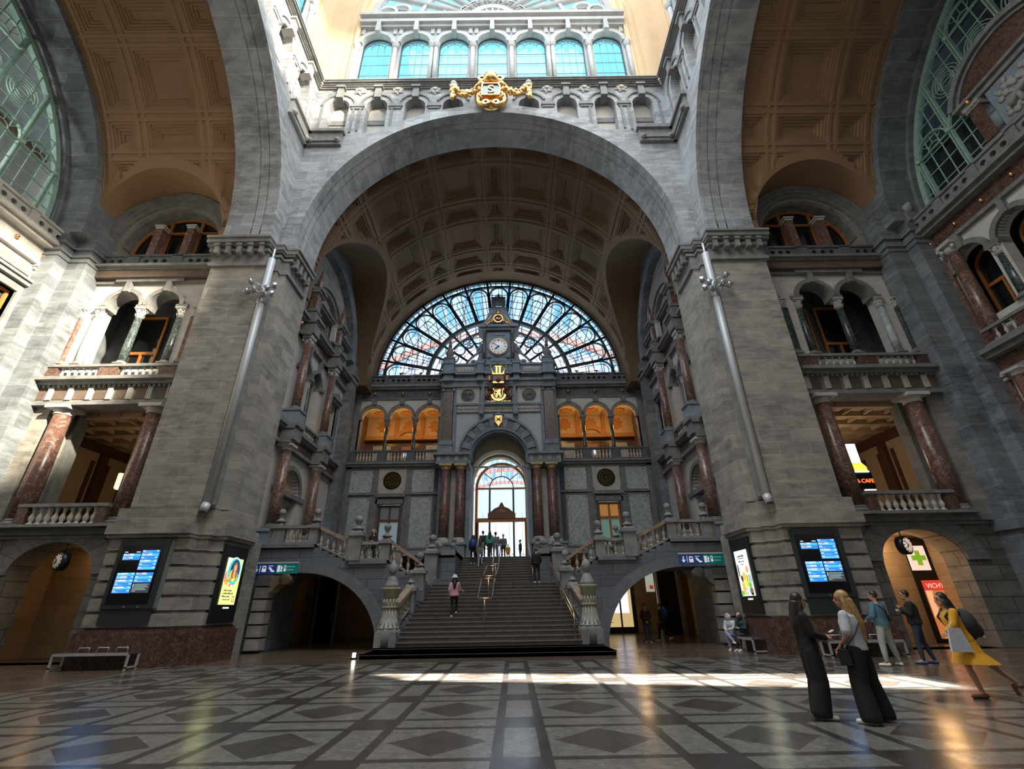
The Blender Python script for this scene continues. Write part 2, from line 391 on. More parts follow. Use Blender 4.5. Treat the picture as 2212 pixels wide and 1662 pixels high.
    for k in range(-3, 4):
        for s in (-1, 1): w.box(wx[k+3]+s*1.3, wx[k+3]+s*1.02, 12.0, 12.3, 39.5, 40.15)
    struct('wall_'+side, w, 'whitestone', fr)
    for k in range(8):
        x = 2.76*(k-3.5)
        pair = (-.16, .16) if k in (2, 5) else (0,)
        c = thing('clerestory_column', '', 'column', fr @ T(x, 11.95, 32.4), 'slim pale columns between the clerestory windows')
        if side == 'front':
            c['label'] = ['pale slim column at the far left end of the high clerestory row', 'pale slim column between first and second clerestory windows from the left', 'pale double column between second and third clerestory windows from the left',
                'pale slim column just left of the middle clerestory window', 'pale slim column just right of the middle clerestory window', 'pale double column between fifth and sixth clerestory windows from the left',
                'pale slim column between sixth and seventh clerestory windows from the left', 'pale slim column at the far right end of the high clerestory row'][k]
            del c['group']
        else:
            c['label'] = 'slim pale column of the high clerestory on the %s side wall' % side
            c['group'] = 'clerestory columns on the %s side wall' % side
        sh = MB(); ca = MB(); ba = MB()
        for q in pair:
            sh.lathe([(.15, .4), (.15, 5.1)], q, 0, 12); ba.lathe([(.2, 0), (.2, .2), (.22, .26), (.16, .4)], q, 0, 12)
            ca.lathe([(.15, 5.1), (.2, 5.2), (.2, 5.3), (.26, 5.5), (.26, 5.65)], q, 0, 12)
        sh.build('shaft', 'whitestone', c); ba.build('base', 'whitestone', c); ca.build('capital', 'whitestone', c)
    for x in wx:
        wi = struct('window_1', MB().flat([archpoly(x, 1.07, 31.65, 38.25), archpoly(x, 1.01, 31.75, 38.25)], 12.3, 12.4), 'iron', fr)
        b = MB()
        for q in (-.48, 0, .48): b.box(x+q-.018, x+q+.018, 12.33, 12.37, 32.9, 38.75 if q else 39.2)
        for z in (34., 35.1, 36.3, 37.4): b.box(x-1.03, x+1.03, 12.33, 12.37, z-.02, z+.02)
        b.arch(x, 38.25, .46, .5, 12.33, 12.37, seg=12)
        for a in (.5, 1.05, pi-1.05, pi-.5): b.bar((x+.5*cos(a), 12.35, 38.28+.5*sin(a)), (x+.95*cos(a), 12.35, 38.28+.95*sin(a)), .03)
        b.build('glazing_bar', M['bluebar'] if 'bluebar' in M else 'iron', wi)
        MB().flat([archpoly(x, 1.03, 31.7, 38.25)], 12.42, 12.43).build('pane', 'skyglass', wi)
    # great tracery lunette
    zc = 42.0; r = 9.1
    w = MB(); w.flat([[(-12.6, 31.2), (-9.6, 31.2), (-9.6, 41.4), (-r, 41.4), (-r, zc)]+[(-r*cos(pi*i/36), zc+r*sin(pi*i/36)) for i in range(37)]+[(r, 41.4), (9.6, 41.4), (9.6, 31.2), (12.6, 31.2), (12.6, 53), (-12.6, 53)]], 12.1, 12.8)
    struct('wall_'+side, w, 'cream', fr)
    t = MB()
    for s in (-1, 1):
        t.box(s*9.65, s*9.95, 11.9, 12.2, 31.4, 42); t.box(s*10.45, s*10.52, 12.02, 12.15, 31.4, 42)
    t.arch(0, 42, 9.65, 9.95, 11.9, 12.2, seg=40); t.arch(0, 42, 10.45, 10.52, 12.02, 12.15, seg=40)
    struct('trim_5', t, 'cream', fr)
    t = MB(); y0, y1 = 12.15, 12.4
    t.arch(0, zc, r-.45, r, y0-.15, y1, seg=40); t.box(-r, r, y0-.1, y1, 41.4, 41.75)
    t.arch(0, zc-.3, 1.3, 1.75, y0-.1, y1, seg=20); t.arch(0, zc-.3, 2.6, 2.85, y0, y1, seg=24); t.arch(0, zc-.3, 5.4, 5.65, y0, y1, seg=30)
    t.arch(0, zc-.3, 0, .35, y0-.1, y1, seg=10)
    for i in range(1, 8): 
        a = pi*i/8; t.bar((.3*cos(a), y0, zc-.3+.3*sin(a)), (1.4*cos(a), y0, zc-.3+1.4*sin(a)), .16)
    for i in range(0, 17):
        a = pi*(i+.0)/16
        if i in (0, 16): continue
        wd = .34 if i % 2 == 0 else .18
        t.bar((1.7*cos(a), y0+.1, zc-.3+1.7*sin(a)), ((r-.3)*cos(a), y0+.1, zc-.3+(r-.3)*sin(a)), wd)
    for i in range(8):
        a = pi*(i+.5)/8
        t.arch(2.25*cos(a), zc-.3+2.25*sin(a), .34, .5, y0, y1, 0, 2*pi, 14)
        t.arch(7.1*cos(a), zc-.3+7.1*sin(a), .55, .8, y0, y1, 0, 2*pi, 14)
    for s in (-1, 1): t.arch(s*7.95, 42.6, .52, .78, y0-.1, y1, 0, 2*pi, 18); t.bar((s*5.6, y0+.1, 41.9), (s*5.2, y0+.1, 44.2), .14); t.bar((s*3.9, y0+.1, 41.9), (s*3.6, y0+.1, 43.4), .14)
    wi = struct('window_2', t, 'whitestone', fr)
    g = MB(); g.v = [(-r, 12.45, 41.4), (r, 12.45, 41.4), (r, 12.45, zc)]+[(r*cos(pi*i/30), 12.45, zc+r*sin(pi*i/30)) for i in range(1, 31)]; g.f = [tuple(range(len(g.v)))]; g.sm = [False]; g.mi = [0]
    g.build('pane', 'skyglass', wi)
    # rosettes between the blind arches
    for k in range(-4, 4):
        x = 2.33*(k+.5)
        if abs(x) < 3 or side != 'front': continue
        o = MB(); o.lathe([(.0, -.1), (.1, -.12), (.12, -.03)], 0, 0, 10, M=T(x, 10.72, 30.85) @ RX(90) @ RX(180))
        for j in range(6):
            a = j*pi/3+k; o.sphere((x+.2*cos(a), 10.74, 30.85+.2*sin(a)), .13, 8, 6, sc=(1, .5, 1))
            o.sphere((x+.34*cos(a+.4), 10.76, 30.85+.34*sin(a+.4)), .08, 8, 6, sc=(1, .5, 1))
        place = {-4: 'between the first and second blind arch from the left', -3: 'between the second and third blind arch from the left', -2: 'beside the left garland of the gilt cartouche',
                 1: 'beside the right garland of the gilt cartouche', 2: 'between the second and third blind arch from the right', 3: 'between the first and second blind arch from the right'}[k]
        tag(o.build('stone_rosette', 'palestone', fr=fr), 'round carved stone rosette '+place, 'rosette')
M['bluebar'] = plain('blue_grey_glazing_bar', (.12, .25, .33), .5)
for s_ in ('front', 'left', 'right'): crossing_wall(s_)
# ceiling with an added slit, placed to shape the sun band on the floor
SUN_D = Vector((.0, .2, -.98)).normalized()
def sun_src(x, y, z=53.): t_ = z/(-SUN_D.z); return (x-SUN_D.x*t_, y-SUN_D.y*t_)
slit = [sun_src(x, y) for x, y in ((-2.9, 14.7), (9.9, 12.9), (9.9, 10.6), (-1.6, 13.3))]
mbx = MB()
o_ = MB(); o_.flat([[(-12.6, -5.2), (12.6, -5.2), (12.6, 20), (-12.6, 20)], slit], -.2, .2)
o_.v = [(x, z, 53+y) for x, y, z in o_.v]; struct('ceiling', o_, 'cream')
# back wall of the crossing behind the camera
w = MB().box(-12.6, 12.6, -4.4, -3.6, 0, 53); struct('wall_back', w, 'stone')

# piers at the four corners of the crossing (two stand in the view)
def pier(side):
    m = 1 if side == 'right' else -1
    def P(pts): return [(m*x, y) for x, y in pts]
    yb = 20.0; xo = 13.2
    prof = lambda d: P([(9.95-d, yb), (9.95-d, 18.05-d*.3), (10.25-d*.4, 18.05-d*.3), (10.25-d*.4, 17.75-d*.4), (10.6-d*.3, 17.75-d*.4), (10.6-d*.3, 17.4-d), (xo+ (d if d < .3 else .3), 17.4-d), (xo+(d if d < .3 else .3), yb)])
    w = MB().plan(prof(0), 5.1, 17.0); struct('wall_'+side, w, 'stone')
    w = MB().plan(prof(.10), 0, 4.1); 
    struct('wall_'+side, w, 'rustic')
    w = MB()
    w.plan(prof(.2), 4.45, 5.05); w.plan(prof(.38), 4.12, 4.5); w.plan(prof(.28), 4.0, 4.14); struct('trim_6', w, 'stone')
    # rusticated cushions of the lower part
    w = MB()
    for i in range(6):
        z = 1.12+.485*i
        w.plan(prof(.17), z+.05, z+.44)
    struct('wall_'+side, w, 'stone')
    w = MB().plan(prof(.3), 0, 1.02); w.plan(prof(.2), 1.02, 1.1); struct('baseboard_'+side, w, 'redbase')
    # cap: necking, modillions, cornice
    w = MB()
    w.plan(prof(.12), 16.35, 16.55); w.plan(prof(.05), 16.55, 17.2); w.plan(prof(.2), 17.15, 17.3); w.plan(prof(.42), 17.55, 17.78); w.plan(prof(.5), 17.78, 17.9); w.plan(prof(.3), 17.42, 17.56)
    for i in range(5):
        x = 10.85+.53*i; w.taper(m*(x-.1), m*(x+.1), 17.05, 17.45, 16.95, 17.5, .0)
        w.box(m*(x-.13), m*(x+.13), 17.0, 17.45, 17.38, 17.5)
    for i in range(4):
        y = 18.3+.45*i; w.box(m*9.6, m*9.98, y-.1, y+.1, 16.95, 17.5)
    struct('trim_7', w, 'trim')
    # stone block carrying the two great arches above the cap
    w = MB().plan(P([(10.8, 18.2), (13.1, 18.2), (13.1, 20.5), (10.8, 20.5)]), 17.9, 31.5); struct('wall_'+side, w, 'archstone')
pier('left'); pier('right')
# ------------------------------------------------------------------ coffered vaults
def coffer_profile(length, off):
    """break points and coffer step level along one direction: returns list of (s, level, ribflag)"""
    out = []; s = -off; e = .02
    ws = [1.15, 2.45]; k = 0
    segs = []
    while s < length:
        w = ws[k % 2]; segs.append(('c', s, s+w)); s += w; segs.append(('r', s, s+.82)); s += .82; k += 1
    for kind, a, b in segs:
        if kind == 'c':
            for i, d in enumerate((.0, .13, .26, .39)):
                out += [(a+d-(e if i else 0), i), (a+d+.015, i+1)] if i < 4 else []
            for i, d in reversed(list(enumerate((.0, .13, .26, .39)))):
                out += [(b-d-.015, i+1), (b-d+(e if i else 0), i)]
        else:
            for q in (.12, .5):
                out += [(a+q, 0), (a+q+.02, -1), (a+q+.18, -1), (a+q+.2, 0)]
    out = [(p, l) for p, l in out if 0 < p < length]
    out = [(0, 0)]+out+[(length, 0)]
    out.sort(key=lambda v: v[0])
    # fill
    res = [out[0]]
    for p, l in out[1:]:
        if p-res[-1][0] > .55:
            n = int((p-res[-1][0])/.45)+1; p0, l0 = res[-1]
            for i in range(1, n): res.append((p0+(p-p0)*i/n, l0))
        if p-res[-1][0] > 1e-5: res.append((p, l))
    return res
def vault(side, y0, y1, Rv, zc, yc, rl, zl, xw, offy, plain_end=0):
    fr = FR[side]
    L = y1-y0; A = pi*Rv
    ys = coffer_profile(L-plain_end, offy); 
    if plain_end: ys += [(L-plain_end+.3, 0), (L, 0)]
    # arc profile symmetric about the crown
    half = coffer_profile(A/2, .6)
    arc = [(A/2-p, l) for p, l in reversed(half)]+[(A/2+p, l) for p, l in half[1:]]
    ys = sorted(ys)
    add = [yc-y0-rl+2*rl*i/40 for i in range(41)]
    mb = MB(); nv = len(arc); rows = []
    for (py, ly) in ys:
        y = y0+py; d = abs(y-yc)
        zmin = zl+sqrt(max(0, rl*rl-d*d)) if d < rl else zc
        a0 = math.asin(min(.98, max(0, (zmin-zc)/Rv)))
        row = []
        for (pa, la) in arc:
            a = pa/Rv; cl = False
            if a < a0+.03: a = max(a, a0); cl = True
            if a > pi-a0-.03: a = min(a, pi-a0); cl = True
            if a <= a0+1e-4 or a >= pi-a0-1e-4: cl = True
            lv = 0
            if not cl:
                if ly >= 1 and la >= 1: lv = min(ly, la)*.075
                elif ly == -1 or la == -1: lv = -.05
                if a < a0+.06 or a > pi-a0-.06: lv = 0
                if plain_end and py > L-plain_end-.01: lv = 0
            r = Rv+lv
            row.append((r*cos(a), y, zc+r*sin(a)))
        rows.append(row)
    vs = [v for r in rows for v in r]; fs = []
    for j in range(len(rows)-1):
        for i in range(nv-1):
            a, b, c, d = j*nv+i, j*nv+i+1, (j+1)*nv+i+1, (j+1)*nv+i
            q = [a]
            for k in (b, c, d):
                if (Vector(vs[k])-Vector(vs[q[-1]])).length > 1e-4: q.append(k)
            if len(q) > 2 and (Vector(vs[q[0]])-Vector(vs[q[-1]])).length <= 1e-4: q.pop()
            if len(q) > 2: fs.append(tuple(q))
    mb.add(vs, fs)
    # lunette barrels from the vault to the side wall
    n = 40
    for s in (-1, 1):
        vs = []
        for i in range(n+1):
            t = -cos(pi*i/n)*rl; z = zl+sqrt(max(0, rl*rl-t*t)); y = min(max(yc+t, y0), y1)
            a = math.asin(min(.98, max(0, (z-zc)/Rv)))
            xv = Rv*cos(a)
            vs += [(s*(xv), y, z), (s*xw, y, z)]
        mb.add(vs, [(2*i, 2*i+1, 2*i+3, 2*i+2) for i in range(n)], False)
        # flat strips at the foot
        for ya, yb in ((y0, yc-rl), (yc+rl, y1)):
            if yb-ya > .05: mb.box(s*(Rv-.04), s*xw, ya, yb, zc-1.1, zl+.02)
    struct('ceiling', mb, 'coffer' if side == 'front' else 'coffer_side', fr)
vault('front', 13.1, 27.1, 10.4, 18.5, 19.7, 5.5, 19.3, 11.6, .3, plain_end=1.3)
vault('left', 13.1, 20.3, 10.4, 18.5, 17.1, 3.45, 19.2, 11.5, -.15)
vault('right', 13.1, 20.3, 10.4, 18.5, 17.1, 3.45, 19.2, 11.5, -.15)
# outer skin over the vaults keeps the sky out
for s_, L_ in (('front', 27.1), ('left', 24), ('right', 24)):
    mb = MB().arch(0, 18.0, 12.9, 13.2, 13.0, L_, seg=24)
    for s in (-1, 1): mb.box(s*12.5, s*16.5, 13.0, L_, 23.5, 24)
    struct('ceiling', mb, 'darktrim', FR[s_])

# far stone arch bands and end walls of the side arms (frame: x to the right seen from the hall, y into the wall)
EW = {'left': T(-21.6, 7.4, 0) @ RZ(90), 'right': T(21.6, 7.4, 0) @ RZ(-90)}
for side in ('left', 'right'):
    fr = FR[side]
    t = MB().arch(0, ZC, 9.95, 11.7, 20.2, 21.7, seg=48)
    struct('wall_'+side, t, 'blue', fr)
    m = 1 if side == 'left' else -1    # north wall sits at local x = +11.5 (left arm) / -11.5 (right arm)
    w = MB()
    for s in (-1, 1):
        w.box(s*10.55, s*11.6, 19.85, 20.75, 0, 19.4)
        w.box(s*9.95, s*11.6, 20.75, 21.8, 0, 18.8)
    struct('wall_'+side, w, 'blue', fr)
    w = MB()
    for s in (-1, 1):
        for (z0, z1, d) in ((17.5, 17.65, .07), (17.95, 18.08, .12), (17.2, 17.28, .05), (3.95, 4.5, .12)):
            w.box(s*(10.55-d), s*11.6, 19.85-d, 20.75+d, z0, z1); w.box(s*(9.95-d), s*11.6, 20.75-d, 21.8, z0, z1)
    struct('trim_8', w, 'blue', fr)
# ------------------------------------------------------------------ columns, balusters and other repeated architecture
BAL_PROF = [(.11, 0), (.11, .06), (.06, .1), (.055, .14), (.10, .26), (.105, .34), (.07, .46), (.045, .56), (.05, .62), (.075, .66), (.05, .7), (.1, .76), (.1, .82)]
_bal = {}
def bal_mesh(h, mat, r=1.):
    k = (round(h, 2), mat, r)
    if k not in _bal: _bal[k] = MB().lathe([(a*r*h/.75, z*h/.82) for a, z in BAL_PROF], 0, 0, 10).mesh('baluster', mat)
    return _bal[k]
def baluster(parent, x, y, z, h, mat, r=1.):
    o = bpy.data.objects.new('baluster', bal_mesh(h, mat, r)); COL.objects.link(o); o.parent = parent; o.location = (x, y, z); return o
def leafcap(mb, r, z, h, q=1.45):
    """Corinthian capital: bell, two rows of leaves, volutes and abacus"""
    mb.lathe([(r, z), (r*1.03, z+h*.5), (r*1.25, z+h*.85)], 0, 0, 14)
    for row, (zz, rr) in enumerate(((z+h*.05, 1.05), (z+h*.38, 1.1))):
        for i in range(8):
            a = (i+.5*row)*pi/4; c, s = cos(a), sin(a)
            mb.sphere((c*r*rr, s*r*rr, zz+h*.17), r*.3, 7, 5, sc=(1, 1, 1.1)); mb.sphere((c*r*rr*1.22, s*r*rr*1.22, zz+h*.3), r*.16, 6, 4)
    for i in range(4):
        a = pi/4+i*pi/2; mb.sphere((cos(a)*r*1.5, sin(a)*r*1.5, z+h*.78), r*.26, 8, 6)
    w = r*q; mb.box(-w, w, -w, w, z+h*.87, z+h)
def ioniccap(mb, r, z, h):
    mb.lathe([(r, z), (r*1.12, z+h*.3), (r*1.2, z+h*.45)], 0, 0, 14)
    for sx in (-1, 1):
        for sy in (-1, 1):
            mb.lathe([(r*.42, -r*.12), (r*.42, r*.12)], 0, 0, 12, M=T(sx*r*1.18, sy*r*.95, z+h*.4) @ RX(90))
    w = r*1.35; mb.box(-w, w, -w, w, z+h*.72, z+h)
def column(label, fr, z0, z1, r, shaft='red', style='doric', cap='palestone', base='trim', square=False, group=None, hb=None, hc=None, name='stone_column', baseh=None):
    """a column standing at the frame origin from z0 to z1"""
    c = thing(name, label, 'column', fr @ T(0, 0, z0), group); H = z1-z0
    hb = hb or r*1.0; hc = hc or (r*1.1 if style == 'doric' else r*2.2)
    b = MB(); b.box(-r*1.35, r*1.35, -r*1.35, r*1.35, 0, hb*.35)
    if square: b.box(-r*1.15, r*1.15, -r*1.15, r*1.15, hb*.35, hb)
    else: b.lathe([(r*1.3, hb*.35), (r*1.34, hb*.5), (r*1.2, hb*.62), (r*1.1, hb*.75), (r*1.18, hb*.85), (r*1.02, hb)], 0, 0, 18)
    b.build('base', base, c)
    s = MB()
    if square: s.box(-r, r, -r, r, hb, H-hc)
    else: s.lathe([(r, hb), (r*1.0, hb+(H-hb-hc)*.35), (r*.86, H-hc)], 0, 0, 20)
    s.build('shaft', shaft, c)
    k = MB()
    if style == 'doric':
        q = .86 if not square else 1
        if square: k.box(-r*1.1, r*1.1, -r*1.1, r*1.1, H-hc, H-hc*.55)
        else: k.lathe([(r*q, H-hc), (r*1.0, H-hc*.9), (r*.92, H-hc*.8), (r*.95, H-hc*.62), (r*1.25, H-hc*.35)], 0, 0, 18)
        k.box(-r*1.35, r*1.35, -r*1.35, r*1.35, H-hc*.38, H)
    elif style == 'ionic': ioniccap(k, r*.88, H-hc, hc)
    else: leafcap(k, r*.86, H-hc, hc)
    k.build('capital', cap, c)
    return c
def balustrade(label, fr, x0, x1, z0, z1, piers, y=0., mat='trim', bmat='palestone', pmat=None, th=.26, sp=.27, group=None, name='balustrade', rr=1.):
    """straight balustrade along local x, piers = list of (x0,x1) solid blocks"""
    t = thing(name, label, 'balustrade', fr, group)
    h = z1-z0
    MB().box(x0, x1, y-th/2-.04, y+th/2+.04, z1-.13, z1).build('top_rail', mat, t)
    MB().box(x0, x1, y-th/2-.02, y+th/2+.02, z0, z0+.1).build('bottom_rail', mat, t)
    for a, b in piers: MB().box(a, b, y-th/2, y+th/2, z0+.1, z1-.13).build('pier', pmat or mat, t)
    edges = sorted([(x0, x0)]+list(piers)+[(x1, x1)])
    for (a, b), (c, d) in zip(edges, edges[1:]):
        g = c-b
        if g < sp: continue
        n = max(1, int(g/sp)); 
        for i in range(n): baluster(t, b+g*(i+.5)/n, y, z0+.1, h-.23, bmat, rr)
    return t
def pierced(mb, x0, x1, y0, y1, z0, z1, cx, r=.13):
    mb.flat([rect(x0, x1, z0, z1)]+[circ(c, (z0+z1)/2, r, 14) for c in cx if x0+.2 < c < x1-.2], y0, y1)

# ------------------------------------------------------------------ north walls of the side arms (loggia, colonnade and ground arch)
def side_bay(side):
    m = 1 if side == 'left' else -1
    fr = T(-17.1*m, 18.9, 0)
    S = side
    def hx(a, b): return tuple(sorted((m*a, m*b)))
    # wall skins by tier (x from -4.1 to 4.1)
    ga = [(m*.45-1.6, 0), (m*.45+1.6, 0)]+[(m*.45+1.6*cos(pi*i/18), 2.95+1.15*sin(pi*i/18)) for i in range(19)]
    struct('wall_'+S, MB().flat([rect(-4.1, 4.1, 0, 4.5), ga], 0, 1.0), 'rustic', fr)
    t = MB()
    n = 13
    for i in range(n):   # voussoirs over the ground arch
        a0, a1 = pi*(i+.015)/n, pi*(i+.985)/n
        t.arch(m*.45, 2.95, 1.62, 2.45, -.08, .1, a0, a1, 3, sz=.72)
    struct('trim_9', t, 'trim', fr)
    struct('wall_'+S, MB().flat([rect(-4.1, 4.1, 4.5, 11.0), rect(-2.3+.5*m, 2.3+.5*m, 4.75, 9.9)], 0, .8), 'stone', fr)
    tw = [[(-1.86, 11.8), (1.86, 11.8), (1.86, 15.06)]+[(c+.82*cos(pi*i/16), 15.25+.82*sin(pi*i/16)) for c in (1.0, -1.0) for i in range(17)]+[(-1.86, 15.06)]]
    struct('wall_'+S, MB().flat([rect(-4.1, 4.1, 11, 17.0)]+tw, 0, .5), 'pale', fr)
    lun = archpoly(0, 2.55, 18.3, 19.2, 28)
    struct('wall_'+S, MB().flat([rect(-4.1, 4.1, 17, 25), lun], 0, .9), 'stone', fr)
    # string courses, entablatures and arch mouldings
    t = MB()
    t.box(-4, 4, -.25, .1, 4.38, 4.62); t.box(-4, 4, -.12, .1, 4.25, 4.38)
    t.box(-3.3, 3.3, -.6, .1, 10.72, 10.86); t.box(-3.3, 3.3, -.8, .1, 10.86, 11.02); t.box(-3.3, 3.3, -.45, .1, 9.78, 9.95); t.box(-3.3, 3.3, -.38, .1, 9.95, 10.7)
    for i in range(30): x = -3.2+6.4*i/29; t.box(x-.06, x+.06, -.5, -.3, 10.6, 10.72)
    t.box(-3.2, 3.2, -.4, .1, 17.25, 17.36); t.box(-3.2, 3.2, -.55, .1, 17.36, 17.5); t.box(-3.2, 3.2, -.12, .1, 16.55, 16.75); t.box(-1.7, 1.7, -.22, .1, 16.6, 17.3)
    for x in (-1.0, 1.0):
        t.arch(x, 15.25, .8, 1.02, -.12, .3, seg=20); t.arch(x, 15.25, .78, .86, -.02, .55, seg=20)
        t.taper(x-.14, x+.14, -.25, .3, 16.0, 16.6, 0.02)
    for i in range(4): t.arch(0, 19.2, 2.5+.22*i, 2.74+.22*i, -.32+.09*(3-i) if i else .15, .9, seg=30)
    for x in (-3.0, -1.95, 0, 1.95, 3.0):   # imposts
        w = .3 if abs(x) < 2.5 else .22
        t.box(x-w, x+w, -.1, .45, 15.05, 15.28)
    s = -m; t.box(s*1.6, s*2.6, .75, 1.3, 4.6, 9.8)
    struct('trim_10', t, 'trim', fr)
    t = MB()
    t.box(-3.2, 3.2, -.33, .1, 16.8, 17.25)
    for i in range(7): x = -2.7+5.4*i/6; t.box(x-.26, x+.26, -.4, -.37, 10.05, 10.6)
    struct('trim_11', t, 'browntrim', fr)
    t = MB()
    for i in range(8):
        x = -3.05+6.1*i/7
        for q in (-.08, 0, .08): t.box(x+q-.025, x+q+.025, -.47, -.38, 10.02, 10.62)
    struct('trim_12', t, 'palestone', fr)
    # upper pierced parapet
    pz = MB(); pierced(pz, -3.3, 3.3, -.35, -.15, 17.52, 18.05, [-2.6, -2.2, -1.8, -.45, 0, .45, 1.8, 2.2, 2.6])
    for x in (-3.1, -1.1, 1.1, 3.1): pz.box(x-.28, x+.28, -.42, -.1, 17.5, 18.1)
    pz.box(-3.35, 3.35, -.42, -.08, 18.05, 18.16)
    tag(pz.build('parapet', 'darktrim', fr=fr), 'grey parapet pierced with round holes under the lunette in the %s arm' % S, 'parapet')
    # lunette: two red posts, oak frame, dark glass
    for x, w in ((-.85, 'left'), (.85, 'right')):
        column('red marble post with pale capital, %s one of two in the %s arm lunette' % (w, S), fr @ T(x, .25, 0), 18.2, 20.6, .2, 'red', square=True, name='stone_post')
    wi = struct('window_3', MB().flat([archpoly(0, 2.5, 18.35, 19.2, 28), archpoly(0, 2.38, 18.45, 19.2, 28)], .72, .8), 'wood', fr)
    MB().flat([archpoly(0, 2.4, 18.4, 19.2, 28)], .85, .86).build('pane', 'darkglass', wi)
    b = MB()
    for x in (-.85, .85): b.box(x-.07, x+.07, .7, .82, 18.4, 21.4)
    b.box(-2.4, 2.4, .7, .82, 20.6, 20.7); b.build('frame', 'wood', wi)
    # loggia: columns, back room and windows
    lb = ['outer', 'middle', 'inner']
    for x, q in ((-2.0*m, 'outer'), (0, 'middle'), (2.0*m, 'inner')):
        column('dark marble column with leafy capital, %s one of the %s arm loggia' % (q, S), fr @ T(x, .0, 0), 11.95, 15.05, .17, 'green' if q == 'middle' else 'white_marble' if q == 'outer' else 'green', 'leaf', 'palestone', hc=.55)
        if q != 'middle':
            column('square marble pilaster with leafy capital beside the %s loggia column, %s arm' % (q, S), fr @ T(x+(-.85 if x < 0 else .85), .02, 0), 11.95, 15.05, .2, 'green' if S == 'right' else 'red', 'leaf', 'palestone', square=True, hc=.55, name='stone_pilaster')
    struct('floor', MB().box(-3.1, 3.1, .1, 3.0, 11.5, 11.72), 'trim', fr)
    struct('wall_'+S, MB().box(-3.2, 3.2, 2.2, 2.4, 11, 17.3).box(-3.3, -3.1, .4, 2.4, 11, 17.3).box(3.1, 3.3, .4, 2.4, 11, 17.3).box(-3.3, 3.3, .4, 2.4, 17.0, 17.3), 'darktrim', fr)
    for x in (-1., 1.):
        wi = struct('window_4', MB().flat([rect(x-.8, x+.8, 11.8, 15.9), rect(x-.7, x-.05, 11.9, 13.6), rect(x+.05, x+.7, 11.9, 13.6), rect(x-.7, x+.7, 13.75, 15.8)], 1.9, 2.0), 'wood', fr)
        MB().box(x-.75, x+.75, 2.02, 2.04, 11.8, 15.9).build('pane', 'darkglass', wi)
    balustrade('stone balustrade with pale balusters in front of the %s arm loggia' % S, fr @ T(0, -.35, 0), -3.15, 3.15, 11.02, 11.75, [(-3.15, -2.3), (-.42, .42), (2.3, 3.15)], mat='trim', pmat='redbase')
    # colonnade level
    for x, q in ((-1.52*m, 'outer'), (2.5*m, 'inner')):
        column('tall red marble column, %s side of the %s arm balcony' % (q, S), fr @ T(x, -.1, 0), 4.62, 9.78, .36, 'red', 'doric', 'palestone', 'trim')
    struct('wall_'+S, MB().box(-4.1, -2.6+.5*m, -.18, .1, 4.62, 9.78).box(2.6+.5*m, 4.1, -.18, .1, 4.62, 9.78), 'stone', fr)
    balustrade('short pale balustrade of the lower balcony, %s arm' % S, fr @ T(.55*m, -.45, 0), -1.75, 1.75, 4.62, 5.5, [(-1.75, -1.35), (1.35, 1.75)], mat='trim', pmat='redbase', sp=.3, rr=1.15)
    # hall behind the colonnade
    struct('floor', MB().box(-4.2, 4.2, .6, 8.4, 4.4, 4.62), 'trim', fr)
    w = MB().box(-4.3, -4.1, .8, 8.4, 4.5, 10.2).box(4.1, 4.3, .8, 8.4, 4.5, 10.2).box(-4.3, 4.3, 8.4, 8.6, 4.5, 10.2); struct('wall_'+S, w, 'cream', fr)
    w = MB().box(-4.3, 4.3, .7, 8.6, 10.0, 10.2)
    for i in range(7): w.box(-4.2, 4.2, 1.0+1.15*i, 1.18+1.15*i, 9.72, 10.0)
    for i in range(9): w.box(-4.2+1.03*i, -4.08+1.03*i, .9, 8.4, 9.78, 10.0)
    for i in range(8):
        for j in range(6): w.taper(-3.95+1.03*i, -3.3+1.03*i, 1.35+1.15*j, 2.0+1.15*j, 10.0, 9.85, .16)
    struct('ceiling', w, 'cream', fr)
    w = MB()
    for s in (-1, 1):
        for y in (1.2, 3.2, 5.4, 7.6): w.box(s*4.1, s*3.88, y-.22, y+.22, 4.62, 9.5)
        w.box(s*4.1, s*3.7, .8, 8.4, 9.35, 9.75)
        for y in (2.2, 4.3, 6.5): w.box(s*4.1, s*4.03, y-.55, y+.55, 5.7, 6.3); w.box(s*4.1, s*4.03, y-.7, y-.5, 6.3, 8.9); w.box(s*4.1, s*4.03, y+.5, y+.7, 6.3, 8.9)
    for x in (-3.4, 0, 3.4): w.box(x-.22, x+.22, 8.2, 8.42, 4.62, 9.5)
    struct('trim_13', w, 'reddark', fr)
    # ground passage behind the arch
    w = MB().box(-2.3, -2.1, 1.0, 2.9, 0, 4.4).box(2.1, 2.3, 1.0, 2.9, 0, 4.4).box(-2.3, 2.3, 2.9, 3.1, 0, 4.4).box(-2.3, 2.3, 1.0, 2.9, 4.2, 4.38); struct('wall_'+S, w, 'corridor', fr)
side_bay('left'); side_bay('right')
